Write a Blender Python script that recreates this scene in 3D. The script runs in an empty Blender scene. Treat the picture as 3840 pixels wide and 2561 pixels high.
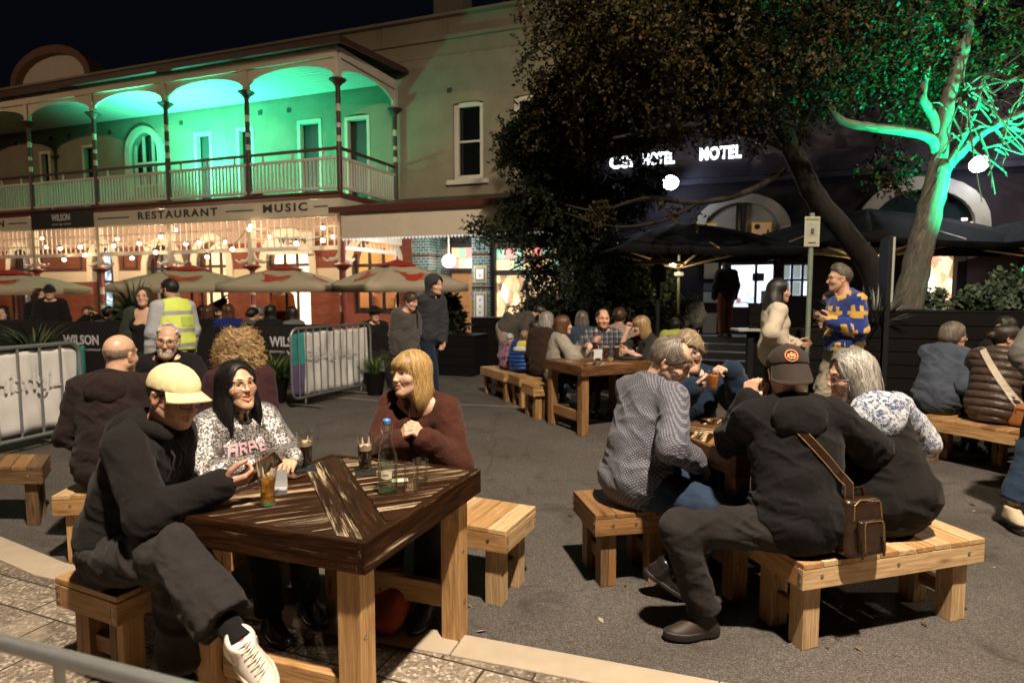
import bpy, math, random
import numpy as np
from mathutils import Vector, Matrix
R_ = random.Random(7)
NR = np.random.RandomState(11)
SC = bpy.context.scene
COL = SC.collection
PI = math.pi
rad = math.radians

# ------------------------------------------------------------------ camera
FPX, YH, CAMH = 2350.0, 1090.0, 1.6
PITCH = math.atan((1280.5 - YH) / FPX)
cam = bpy.data.cameras.new('camera')
cam.sensor_width = 36.0
cam.lens = 36.0 * FPX / 3840.0
cam.clip_start, cam.clip_end = 0.05, 400
cam.dof.use_dof = True
cam.dof.focus_distance = 2.9
cam.dof.aperture_fstop = 3.0
camo = bpy.data.objects.new('camera', cam)
camo.location = (0, 0, CAMH)
camo.rotation_euler = (PI / 2 - PITCH, 0, 0)
COL.objects.link(camo)
SC.camera = camo

# ------------------------------------------------------------------ night sky, exposure
SC.world = bpy.data.worlds.new('World')
SC.world.use_nodes = True
bg = SC.world.node_tree.nodes['Background']
bg.inputs['Color'].default_value = (0.42, 0.52, 1.0, 1)
bg.inputs['Strength'].default_value = 0.0032
SC.view_settings.view_transform = 'Standard'
SC.view_settings.look = 'None'
SC.view_settings.exposure = 0.28
SC.view_settings.gamma = 1.0
SC.cycles.use_denoising = True
SC.cycles.max_bounces = 6
SC.cycles.diffuse_bounces = 3
SC.cycles.glossy_bounces = 3
SC.cycles.transmission_bounces = 6
SC.cycles.transparent_max_bounces = 12
SC.cycles.caustics_reflective = False
SC.cycles.caustics_refractive = False
SC.cycles.sample_clamp_indirect = 4.0


def lamp(name, kind, loc, power, color, size=0.1, aim=None, spot=None, blend=0.3, parent=None):
	l = bpy.data.lights.new(name, kind)
	l.energy = power
	l.color = color
	if kind == 'AREA':
		l.size = size
	else:
		l.shadow_soft_size = size
	if spot:
		l.spot_size = rad(spot)
		l.spot_blend = blend
	o = bpy.data.objects.new(name, l)
	COL.objects.link(o)
	o.location = loc
	if aim is not None:
		o.rotation_euler = (Vector(aim) - Vector(loc)).to_track_quat('-Z', 'Y').to_euler()
	if parent is not None:
		o.parent = parent
		o.matrix_parent_inverse = parent.matrix_basis.inverted()
	return o


def at(px, py, d):
	"""world point seen at photo pixel (px,py) at forward distance d"""
	x = (px - 1920) / FPX
	y = -(py - 1280.5) / FPX
	dy = math.cos(PITCH) + y * math.sin(PITCH)
	dz = -math.sin(PITCH) + y * math.cos(PITCH)
	t = d / dy
	return Vector((x * t, d, CAMH + dz * t))


def atz(px, py, z):
	x = (px - 1920) / FPX
	y = -(py - 1280.5) / FPX
	dy = math.cos(PITCH) + y * math.sin(PITCH)
	dz = -math.sin(PITCH) + y * math.cos(PITCH)
	t = (z - CAMH) / dz
	return Vector((x * t, dy * t, z))


# ------------------------------------------------------------------ object helpers
def tag(o, label=None, cat=None, group=None, kind=None):
	if label: o['label'] = label
	if cat: o['category'] = cat
	if group: o['group'] = group
	if kind: o['kind'] = kind
	return o


def thing(name, label, cat, loc=(0, 0, 0), rz=0.0, group=None):
	o = bpy.data.objects.new(name, None)
	o.empty_display_size = 0.1
	COL.objects.link(o)
	o.location = loc
	o.rotation_euler = (0, 0, rz)
	return tag(o, label, cat, group)


def link_mesh(name, me, parent=None, mats=()):
	for m in mats:
		me.materials.append(m)
	o = bpy.data.objects.new(name, me)
	COL.objects.link(o)
	if parent is not None:
		o.parent = parent
	return o


def copy_tree(o, parent=None):
	c = o.copy()
	COL.objects.link(c)
	if parent is not None:
		c.parent = parent
	for ch in list(o.children):
		copy_tree(ch, c)
	return c


def mk(name, V, F, mats, parent=None, smooth=True, attrs=None, mi=None, world=True):
	"""mesh from arrays; F = ndarray (n,4)/(n,3) or list of lists"""
	V = np.asarray(V, np.float32)
	if parent is not None and world:
		M = parent_world(parent).inverted()
		Mn = np.array(M, np.float32)
		V = V @ Mn[:3, :3].T + Mn[:3, 3]
	me = bpy.data.meshes.new(name)
	if isinstance(F, np.ndarray):
		n, k = F.shape
		flat = F.reshape(-1).astype(np.int32)
		starts = (np.arange(n) * k).astype(np.int32)
		tot = np.full(n, k, np.int32)
	else:
		flat = np.array([i for f in F for i in f], np.int32)
		tot = np.array([len(f) for f in F], np.int32)
		starts = np.concatenate([[0], np.cumsum(tot)[:-1]]).astype(np.int32)
		n = len(F)
	me.vertices.add(len(V))
	me.vertices.foreach_set('co', V.reshape(-1))
	me.loops.add(len(flat))
	me.loops.foreach_set('vertex_index', flat)
	me.polygons.add(n)
	me.polygons.foreach_set('loop_start', starts)
	me.polygons.foreach_set('loop_total', tot)
	if mi is not None:
		me.polygons.foreach_set('material_index', np.asarray(mi, np.int32))
	me.update(calc_edges=True)
	me.validate()
	me.polygons.foreach_set('use_smooth', np.full(len(me.polygons), smooth is True))
	if attrs:
		for k, a in attrs.items():
			a = np.asarray(a, np.float32)
			if k == 'tint':
				at_ = me.attributes.new('tint', 'FLOAT_COLOR', 'POINT')
				if a.shape[1] == 3:
					a = np.concatenate([a, np.ones((len(a), 1), np.float32)], 1)
				at_.data.foreach_set('color', a.reshape(-1))
			else:
				at_ = me.attributes.new(k, 'FLOAT_VECTOR', 'POINT')
				at_.data.foreach_set('vector', a.reshape(-1))
	if not isinstance(mats, (list, tuple)):
		mats = [mats]
	return link_mesh(name, me, parent, mats)


def parent_world(o):
	M = o.matrix_basis.copy()
	p = o.parent
	while p is not None:
		M = p.matrix_basis @ M
		p = p.parent
	return M


class MB:
	"""collects boxes, tubes, lathes... into ONE mesh; 'rest' holds grain coordinates"""
	def __init__(s):
		s.v, s.f, s.r, s.m = [], [], [], []

	def add(s, V, F, rest=None, mat=0):
		b = len(s.v)
		s.v += [tuple(x) for x in V]
		s.f += [[b + i for i in f] for f in F]
		s.r += [tuple(x) for x in (rest if rest is not None else V)]
		s.m += [mat] * len(F)
		return s

	def box(s, c, size, axes=None, long=0, mat=0):
		"""c centre, size full dims, axes 3 vectors (rows), long = index of grain axis"""
		A = np.eye(3) if axes is None else np.array([np.array(a, float) / np.linalg.norm(a) for a in axes])
		h = np.array(size, float) / 2
		sg = [(-1, -1, -1), (1, -1, -1), (1, 1, -1), (-1, 1, -1), (-1, -1, 1), (1, -1, 1), (1, 1, 1), (-1, 1, 1)]
		c = np.array(c, float)
		V = [c + (np.array(g) * h) @ A for g in sg]
		off = np.array([R_.uniform(-50, 50) for _ in range(3)])
		o = [long, (long + 1) % 3, (long + 2) % 3]
		rest = [(np.array(g) * h)[o] + off for g in sg]
		s.add(V, [(0, 3, 2, 1), (4, 5, 6, 7), (0, 1, 5, 4), (1, 2, 6, 5), (2, 3, 7, 6), (3, 0, 4, 7)], rest, mat)
		return s

	def prism(s, poly, z0, z1, O=(0, 0, 0), X=(1, 0, 0), Y=(0, 1, 0), Z=(0, 0, 1), mat=0, gx=None):
		"""poly 2-D in X,Y plane extruded along Z (poly CCW seen from +Z)"""
		O, X, Y, Z = [np.array(a, float) for a in (O, X, Y, Z)]
		n = len(poly)
		V = [O + X * p[0] + Y * p[1] + Z * z0 for p in poly] + [O + X * p[0] + Y * p[1] + Z * z1 for p in poly]
		off = np.array([R_.uniform(-50, 50) for _ in range(3)])
		g = np.array(gx if gx is not None else (1, 0), float)
		gy = np.array((-g[1], g[0]))
		rr = [np.array((np.dot(p, g), np.dot(p, gy), z0)) + off for p in poly] + \
             [np.array((np.dot(p, g), np.dot(p, gy), z1)) + off for p in poly]
		F = [list(range(n))[::-1], list(range(n, 2 * n))] + [[i, (i + 1) % n, n + (i + 1) % n, n + i] for i in range(n)]
		return s.add(V, F, rr, mat)

	def tube(s, pts, r, n=8, mat=0, cap=True):
		P = [np.array(p, float) for p in pts]
		rs = r if isinstance(r, (list, tuple, np.ndarray)) else [r] * len(P)
		V, F, rest = [], [], []
		up = None
		L = 0
		for i, p in enumerate(P):
			a = P[max(i - 1, 0)]
			b = P[min(i + 1, len(P) - 1)]
			t = (b - a) / (np.linalg.norm(b - a) + 1e-9)
			if up is None:
				up = np.array((0, 0, 1.0)) if abs(t[2]) < .9 else np.array((1.0, 0, 0))
			x = np.cross(up, t); x /= np.linalg.norm(x) + 1e-9
			y = np.cross(t, x)
			up = y
			if i: L += np.linalg.norm(p - P[i - 1])
			for k in range(n):
				q = 2 * PI * k / n
				V.append(p + rs[i] * (x * math.cos(q) + y * math.sin(q)))
				rest.append((L, q * rs[i], 0))
		for i in range(len(P) - 1):
			for k in range(n):
				k2 = (k + 1) % n
				F.append((i * n + k, i * n + k2, (i + 1) * n + k2, (i + 1) * n + k))
		if cap:
			F.append(list(range(n))[::-1])
			F.append([(len(P) - 1) * n + k for k in range(n)])
		return s.add(V, F, rest, mat)

	def lathe(s, prof, c=(0, 0, 0), n=24, mat=0, axes=None):
		"""prof: list of (r,z)"""
		A = np.eye(3) if axes is None else np.array(axes, float)
		c = np.array(c, float)
		V, F = [], []
		for r, z in prof:
			for k in range(n):
				q = 2 * PI * k / n
				V.append(c + np.array((r * math.cos(q), r * math.sin(q), z)) @ A)
		for i in range(len(prof) - 1):
			for k in range(n):
				k2 = (k + 1) % n
				F.append((i * n + k, i * n + k2, (i + 1) * n + k2, (i + 1) * n + k))
		if prof[0][0] > 1e-6: F.append(list(range(n))[::-1])
		if prof[-1][0] > 1e-6: F.append([(len(prof) - 1) * n + k for k in range(n)])
		return s.add(V, F, None, mat)

	def quad(s, a, b, c, d, mat=0):
		return s.add([a, b, c, d], [(0, 1, 2, 3)], None, mat)

	def build(s, name, mats, parent=None, smooth=False, bevel=0, seg=2, world=True, sharp=True):
		o = mk(name, np.array(s.v, np.float32), s.f, mats, parent, smooth, {'rest': np.array(s.r, np.float32)}, s.m, world)
		if bevel:
			b = o.modifiers.new('bevel', 'BEVEL')
			b.width = bevel
			b.segments = seg
			b.limit_method = 'ANGLE'
			b.angle_limit = rad(40)
		if smooth and sharp:
			try:
				o.data.set_sharp_from_angle(angle=rad(38))
			except Exception:
				pass
		return o


def uvw(heading):
	"""right, forward, up for a heading in degrees (0 = +x)"""
	a = rad(heading)
	return np.array((math.sin(a), -math.cos(a), 0)), np.array((math.cos(a), math.sin(a), 0)), np.array((0, 0, 1.0))


_txt_n = [0]


def text_mesh(body, size, depth=0.0, offset=0.0, align='CENTER', spacing=1.0):
	"""returns (verts (n,3) in text plane, faces)"""
	cu = bpy.data.curves.new('lettering_curve', 'FONT')
	cu.body = body
	cu.size = size
	cu.extrude = depth
	cu.offset = offset
	cu.align_x = align
	cu.align_y = 'CENTER'
	cu.space_character = spacing
	cu.resolution_u = 3
	o = bpy.data.objects.new('lettering_curve', cu)
	COL.objects.link(o)
	dg = bpy.context.evaluated_depsgraph_get()
	dg.update()
	me = bpy.data.meshes.new_from_object(o.evaluated_get(dg))
	V = np.array([v.co[:] for v in me.vertices])
	F = [list(p.vertices) for p in me.polygons]
	bpy.data.objects.remove(o)
	bpy.data.curves.remove(cu)
	bpy.data.meshes.remove(me)
	return V, F


def lettering(name, body, size, O, X, Y, mat, parent, depth=0.004, offset=0.0, spacing=1.0, sx=1.0, align='CENTER'):
	V, F = text_mesh(body, size, depth, offset, align, spacing)
	O, X, Y = [np.array(a, float) for a in (O, X, Y)]
	X = X / np.linalg.norm(X); Y = Y / np.linalg.norm(Y)
	Z = np.cross(X, Y)
	W = O + V[:, :1] * X * sx + V[:, 1:2] * Y + V[:, 2:3] * Z
	return mk(name, W, F, mat, parent, smooth=False)
# ------------------------------------------------------------------ materials
MATS = {}


class NT:
	def __init__(s, name):
		s.m = bpy.data.materials.new(name)
		s.m.use_nodes = True
		s.t = s.m.node_tree
		s.b = s.t.nodes['Principled BSDF']
		s.out = s.t.nodes['Material Output']

	def n(s, typ, **kw):
		nd = s.t.nodes.new(typ)
		for k, v in kw.items():
			if k.startswith('i_'):
				nd.inputs[k[2:].replace('_', ' ')].default_value = v
			else:
				setattr(nd, k, v)
		return nd

	def l(s, a, b):
		s.t.links.new(a, b)

	def coord(s, kind='Object', scale=(1, 1, 1), rot=(0, 0, 0), loc=(0, 0, 0)):
		if kind in ('rest', 'tint'):
			c = s.n('ShaderNodeAttribute', attribute_name=kind).outputs['Vector']
		else:
			c = s.n('ShaderNodeTexCoord').outputs[kind]
		mp = s.n('ShaderNodeMapping')
		mp.inputs['Scale'].default_value = scale
		mp.inputs['Rotation'].default_value = rot
		mp.inputs['Location'].default_value = loc
		s.l(c, mp.inputs['Vector'])
		return mp.outputs[0]

	def noise(s, vec, scale, detail=4, rough=.55, dist=0):
		nd = s.n('ShaderNodeTexNoise')
		nd.inputs['Scale'].default_value = scale
		nd.inputs['Detail'].default_value = detail
		nd.inputs['Roughness'].default_value = rough
		nd.inputs['Distortion'].default_value = dist
		s.l(vec, nd.inputs['Vector'])
		return nd.outputs['Fac']

	def ramp(s, fac, stops, interp='LINEAR'):
		nd = s.n('ShaderNodeValToRGB')
		cr = nd.color_ramp
		cr.interpolation = interp
		while len(cr.elements) < len(stops):
			cr.elements.new(.5)
		for e, (p, c) in zip(cr.elements, stops):
			e.position = p
			e.color = (c[0], c[1], c[2], 1) if hasattr(c, '__len__') else (c, c, c, 1)
		s.l(fac, nd.inputs['Fac'])
		return nd.outputs['Color']

	def mix(s, fac, a, b, mode='MIX'):
		nd = s.n('ShaderNodeMix', data_type='RGBA', blend_type=mode)
		for sock, val in ((nd.inputs['Factor'], fac), (nd.inputs[6], a), (nd.inputs[7], b)):
			if hasattr(val, 'links') or isinstance(val, bpy.types.NodeSocket):
				s.l(val, sock)
			elif hasattr(val, '__len__'):
				sock.default_value = (val[0], val[1], val[2], 1)
			else:
				sock.default_value = val
		return nd.outputs[2]

	def math(s, op, a, b=0.0, c=0.0):
		nd = s.n('ShaderNodeMath', operation=op)
		for i, val in enumerate((a, b, c)):
			if isinstance(val, bpy.types.NodeSocket):
				s.l(val, nd.inputs[i])
			else:
				nd.inputs[i].default_value = val
		return nd.outputs[0]

	def bump(s, h, strength=.3, dist=.01):
		nd = s.n('ShaderNodeBump')
		nd.inputs['Strength'].default_value = strength
		nd.inputs['Distance'].default_value = dist
		s.l(h, nd.inputs['Height'])
		s.l(nd.outputs[0], s.b.inputs['Normal'])

	def set(s, **kw):
		for k, v in kw.items():
			sock = s.b.inputs[k.replace('_', ' ')]
			if isinstance(v, bpy.types.NodeSocket):
				s.l(v, sock)
			elif hasattr(v, '__len__'):
				sock.default_value = (v[0], v[1], v[2], 1)
			else:
				sock.default_value = v
		return s


def cached(fn):
	def w(*a):
		k = (fn.__name__,) + a
		if k not in MATS:
			MATS[k] = fn(*a)
		return MATS[k]
	return w


def sh(c, k):
	return tuple(min(1, max(0, x * k)) for x in c)


@cached
def plain(name, col, rough=.6, metal=0.0, var=.25, scale=6.0, bump=.15):
	t = NT(name)
	c = t.coord('Object')
	n = t.noise(c, scale, 5)
	n2 = t.noise(c, scale * 9, 3)
	t.set(Base_Color=t.mix(n, sh(col, 1 - var), sh(col, 1 + var)), Metallic=metal)
	t.set(Roughness=t.math('MULTIPLY_ADD', n2, .3, rough - .15))
	if bump: t.bump(n2, bump, .004)
	if rough >= .65: t.b.inputs['Specular IOR Level'].default_value = .15
	return t.m


@cached
def fabric(name, col, var=.22, bump=.35, rough=.92, sheen=.04, weave=380.0):
	t = NT(name)
	c = t.coord('Object')
	n = t.noise(c, 7, 4)
	fine = t.noise(c, weave, 2, .7)
	mid = t.noise(c, 28, 4, .6, .6)
	col_ = t.mix(n, sh(col, 1 - var), sh(col, 1 + var))
	t.set(Base_Color=t.mix(t.math('MULTIPLY', fine, .6), col_, sh(col, .55)), Roughness=rough, Sheen_Weight=sheen)
	t.b.inputs['Sheen Roughness'].default_value = .5
	t.b.inputs['Specular IOR Level'].default_value = .2
	t.bump(t.math('ADD', t.math('MULTIPLY', mid, 1.0), t.math('MULTIPLY', fine, .22)), bump, .012)
	return t.m


@cached
def wood(name, c_dark, c_mid, c_light, rough=.62, dirt=.35, coat=0.0):
	t = NT(name)
	g = t.coord('rest', (1.2, 14, 14))
	g2 = t.coord('rest', (2.2, 90, 90))
	g3 = t.coord('rest', (.35, 1.3, 1.3))
	n1 = t.noise(g, 3.0, 6, .6, 1.2)
	n2 = t.noise(g2, 1.6, 3, .6)
	n3 = t.noise(g3, 3.0, 3)
	base = t.ramp(n1, [(.28, c_dark), (.48, c_mid), (.7, c_light)])
	base = t.mix(t.math('MULTIPLY', t.ramp(n2, [(.42, 1), (.6, 0)]), .35), base, sh(c_dark, .7))
	base = t.mix(t.math('MULTIPLY', t.ramp(n3, [(.4, 0), (.65, 1)]), dirt), base, sh(c_dark, .6))
	# knots
	v = t.n('ShaderNodeTexVoronoi', feature='DISTANCE_TO_EDGE' if False else 'F1')
	v.inputs['Scale'].default_value = 1.0
	t.l(t.coord('rest', (2.4, 9, 9)), v.inputs['Vector'])
	kn = t.ramp(v.outputs['Distance'], [(.05, 1), (.16, 0)])
	base = t.mix(t.math('MULTIPLY', kn, .75), base, sh(c_dark, .35))
	t.set(Base_Color=base, Roughness=t.math('MULTIPLY_ADD', n2, .25, rough - .12), Coat_Weight=coat)
	t.b.inputs['Coat Roughness'].default_value = .25
	t.bump(t.math('ADD', n2, t.math('MULTIPLY', n1, .6)), .35, .004)
	return t.m


@cached
def dark_wood(name, worn, worn_amt=.5):
	"""dark stained boards with worn pale paint streaks along the grain"""
	t = NT(name)
	g = t.coord('rest', (1.5, 16, 16))
	g2 = t.coord('rest', (3, 110, 110))
	n1 = t.noise(g, 2.6, 6, .6, 1.0)
	n2 = t.noise(g2, 1.5, 3, .65)
	base = t.ramp(n1, [(.25, (.008, .0035, .0016)), (.5, (.024, .0095, .0036)), (.68, (.055, .023, .008)), (.86, (.13, .062, .022))])
	base = t.mix(t.math('MULTIPLY', t.ramp(n2, [(.4, 1), (.58, 0)]), .5), base, (.01, .004, .002))
	w1 = t.noise(t.coord('rest', (.9, 13, 13)), 2.0, 3, .5, .3)
	w2 = t.noise(t.coord('rest', (3, 140, 140)), 1.6, 6, .8)
	w = t.math('ADD', t.math('MULTIPLY', w1, .62), t.math('MULTIPLY', w2, .58))
	th = .72 - .12 * worn_amt
	wm = t.ramp(w, [(th, 0), (th + .05, 1)])
	base = t.mix(wm, base, worn)
	t.set(Base_Color=base, Roughness=t.math('MULTIPLY_ADD', wm, .25, .6), Coat_Weight=0)
	t.b.inputs['Specular IOR Level'].default_value = .07
	t.b.inputs['Coat Roughness'].default_value = .3
	t.bump(t.math('ADD', t.math('MULTIPLY', n2, .8), t.math('MULTIPLY', wm, -.4)), .5, .004)
	return t.m


@cached
def emit(name, col, strength, base=(.8, .8, .8)):
	t = NT(name)
	t.set(Base_Color=base, Emission_Color=col, Emission_Strength=strength)
	return t.m


@cached
def clear_glass(name, tint=(1, 1, 1), rough=.02, refl=1.0):
	"""thin clear glass: see-through with fresnel reflections"""
	t = NT(name)
	tr = t.n('ShaderNodeBsdfTransparent'); tr.inputs[0].default_value = (*tint, 1)
	gl = t.n('ShaderNodeBsdfGlossy'); gl.inputs['Roughness'].default_value = rough
	lw = t.n('ShaderNodeLayerWeight'); lw.inputs['Blend'].default_value = .28
	f = t.math('MULTIPLY_ADD', lw.outputs['Facing'], .75 * refl, .05)
	mx = t.n('ShaderNodeMixShader')
	t.l(f, mx.inputs[0]); t.l(tr.outputs[0], mx.inputs[1]); t.l(gl.outputs[0], mx.inputs[2])
	t.l(mx.outputs[0], t.out.inputs['Surface'])
	return t.m


@cached
def skin_mat(name, col, rough=.46):
	t = NT(name)
	a = t.n('ShaderNodeAttribute', attribute_name='tint')
	c = t.coord('Object')
	n = t.noise(c, 60, 4, .6)
	base = t.mix(1.0, col, a.outputs['Color'], 'MULTIPLY')
	base = t.mix(t.math('MULTIPLY', t.ramp(n, [(.35, 1), (.7, 0)]), .18), base, sh(col, .62))
	t.set(Base_Color=base, Roughness=rough, Subsurface_Weight=.10)
	t.b.inputs['Subsurface Radius'].default_value = (1.0, .35, .2)
	t.b.inputs['Subsurface Scale'].default_value = .006
	t.b.inputs['Specular IOR Level'].default_value = .4
	t.bump(t.noise(c, 420, 2), .12, .002)
	return t.m


@cached
def hair_mat(name, col, rough=.42):
	t = NT(name)
	a = t.n('ShaderNodeAttribute', attribute_name='tint')
	c = t.coord('Object')
	base = t.mix(1.0, col, a.outputs['Color'], 'MULTIPLY')
	t.set(Base_Color=base, Roughness=rough)
	t.b.inputs['Specular IOR Level'].default_value = .5
	t.bump(t.noise(c, 300, 3), .3, .003)
	return t.m
# ------------------------------------------------------------------ signed-distance modelling of people
def nrm(v):
	v = np.array(v, float)
	return v / (np.linalg.norm(v) + 1e-12)


def cone(p, a, b, ra, rb):
	a = np.asarray(a, np.float32); b = np.asarray(b, np.float32)
	ba = b - a
	pa = p - a
	t = np.clip(pa @ ba / (ba @ ba + 1e-12), 0, 1)
	return np.sqrt(((pa - t[:, None] * ba) ** 2).sum(1)) - (ra + (rb - ra) * t)


def ell(p, c, r, M=None):
	q = p - np.asarray(c, np.float32)
	if M is not None: q = q @ np.asarray(M, np.float32)
	r = np.asarray(r, np.float32)
	k0 = np.sqrt(((q / r) ** 2).sum(1))
	k1 = np.sqrt(((q / (r * r)) ** 2).sum(1))
	return k0 * (k0 - 1) / np.maximum(k1, 1e-6)


def smin(a, b, k):
	h = np.clip(.5 + .5 * (b - a) / k, 0, 1)
	return b * (1 - h) + a * h - k * h * (1 - h)


def smax(a, b, k):
	return -smin(-a, -b, k)


def vnoise(p, seed=0):
	p = np.asarray(p, np.float64) + 1000.0
	i = np.floor(p).astype(np.int64)
	f = p - i
	f = f * f * (3 - 2 * f)
	r = 0
	for dx in (0, 1):
		for dy in (0, 1):
			for dz in (0, 1):
				h = (i[:, 0] + dx) * 374761393 + (i[:, 1] + dy) * 668265263 + (i[:, 2] + dz) * 1274126177 + seed * 974711
				h = (h ^ (h >> 13)) * 1103515245
				h = (h ^ (h >> 16)) & 0xffff
				w = (f[:, 0] if dx else 1 - f[:, 0]) * (f[:, 1] if dy else 1 - f[:, 1]) * (f[:, 2] if dz else 1 - f[:, 2])
				r = r + w * (h / 32767.5 - 1)
	return r


def surfnet(F, lo, h):
	S = F < 0
	nx, ny, nz = F.shape
	c = np.zeros((nx - 1, ny - 1, nz - 1), np.int8)
	cor = [(a, b, d) for a in (0, 1) for b in (0, 1) for d in (0, 1)]
	for a, b, d in cor:
		c += S[a:nx - 1 + a, b:ny - 1 + b, d:nz - 1 + d]
	act = (c > 0) & (c < 8)
	ids = np.argwhere(act)
	if len(ids) == 0: return np.zeros((0, 3), np.float32), np.zeros((0, 4), np.int32)
	idx = -np.ones(act.shape, np.int32)
	idx[act] = np.arange(len(ids))
	V8 = {q: F[ids[:, 0] + q[0], ids[:, 1] + q[1], ids[:, 2] + q[2]] for q in cor}
	pos = np.zeros((len(ids), 3)); cnt = np.zeros(len(ids))
	for i, qa in enumerate(cor):
		for qb in cor[i + 1:]:
			if sum(abs(x - y) for x, y in zip(qa, qb)) != 1: continue
			va, vb = V8[qa], V8[qb]
			m = (va < 0) != (vb < 0)
			t = (va[m] / (va[m] - vb[m]))[:, None]
			pos[m] += np.array(qa) + (np.array(qb) - np.array(qa)) * t
			cnt[m] += 1
	P = (ids + pos / cnt[:, None]) * h + lo
	Q = []
	for ax in range(3):
		A = np.moveaxis(S, ax, 0); I = np.moveaxis(idx, ax, 0)
		e = A[:-1] != A[1:]
		e[:, 0, :] = False; e[:, :, 0] = False
		e[:, -1, :] = False; e[:, :, -1] = False
		w = np.argwhere(e)
		if len(w) == 0: continue
		i, j, k = w.T
		q = np.stack([I[i, j - 1, k - 1], I[i, j, k - 1], I[i, j, k], I[i, j - 1, k]], 1)
		flip = ~A[i, j, k]
		if ax == 1: flip = ~flip
		q[flip] = q[flip][:, ::-1]
		Q.append(q)
	Q = np.concatenate(Q)
	Q = Q[(Q >= 0).all(1)]
	return P.astype(np.float32), Q.astype(np.int32)


def sdf_mesh(fn, lo, hi, h):
	lo = np.asarray(lo, np.float32); hi = np.asarray(hi, np.float32)
	B = 4
	n = np.ceil((hi - lo) / (h * B)).astype(int) + 1
	ax = [lo[i] + (np.arange(n[i]) + .5) * h * B for i in range(3)]
	G = np.stack(np.meshgrid(*ax, indexing='ij'), -1).reshape(-1, 3).astype(np.float32)
	d = fn(G).reshape(n)
	near = np.abs(d) < h * B * 2.3
	Fv = np.repeat(np.repeat(np.repeat(d, B, 0), B, 1), B, 2).astype(np.float32)
	m = np.repeat(np.repeat(np.repeat(near, B, 0), B, 1), B, 2)
	ii = np.argwhere(m)
	if len(ii) == 0: return np.zeros((0, 3), np.float32), np.zeros((0, 4), np.int32)
	P = (lo + (ii + .5) * h).astype(np.float32)
	vals = np.concatenate([fn(P[k:k + 400000]) for k in range(0, len(P), 400000)])
	Fv[m] = vals
	return surfnet(Fv, lo + .5 * h, h)


def vnormals(V, Q):
	n = np.cross(V[Q[:, 2]] - V[Q[:, 0]], V[Q[:, 3]] - V[Q[:, 1]]) if Q.shape[1] == 4 else \
		np.cross(V[Q[:, 1]] - V[Q[:, 0]], V[Q[:, 2]] - V[Q[:, 0]])
	N = np.zeros_like(V)
	for k in range(Q.shape[1]): np.add.at(N, Q[:, k], n)
	return N / (np.linalg.norm(N, axis=1, keepdims=True) + 1e-9)


def relax_mesh(V, Q, it=1, w=.5):
	for _ in range(it):
		A = np.zeros_like(V); c = np.zeros(len(V))
		for k in range(4):
			np.add.at(A, Q[:, k], V[Q[:, (k + 1) % 4]] + V[Q[:, (k + 3) % 4]])
			np.add.at(c, Q[:, k], 2)
		V = V * (1 - w) + w * A / np.maximum(c, 1)[:, None]
	return V


def ik(a, t, l1, l2, hint):
	a = np.array(a, float); t = np.array(t, float)
	d = t - a
	L = np.linalg.norm(d)
	u = d / (L + 1e-9)
	L = min(max(L, abs(l1 - l2) + .02), (l1 + l2) * .998)
	x = (l1 * l1 - l2 * l2 + L * L) / (2 * L)
	hgt = math.sqrt(max(l1 * l1 - x * x, 0))
	hn = np.array(hint, float)
	hn = hn - u * (hn @ u)
	hn = hn / (np.linalg.norm(hn) + 1e-9)
	return a + u * x + hn * hgt, a + u * L


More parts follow.
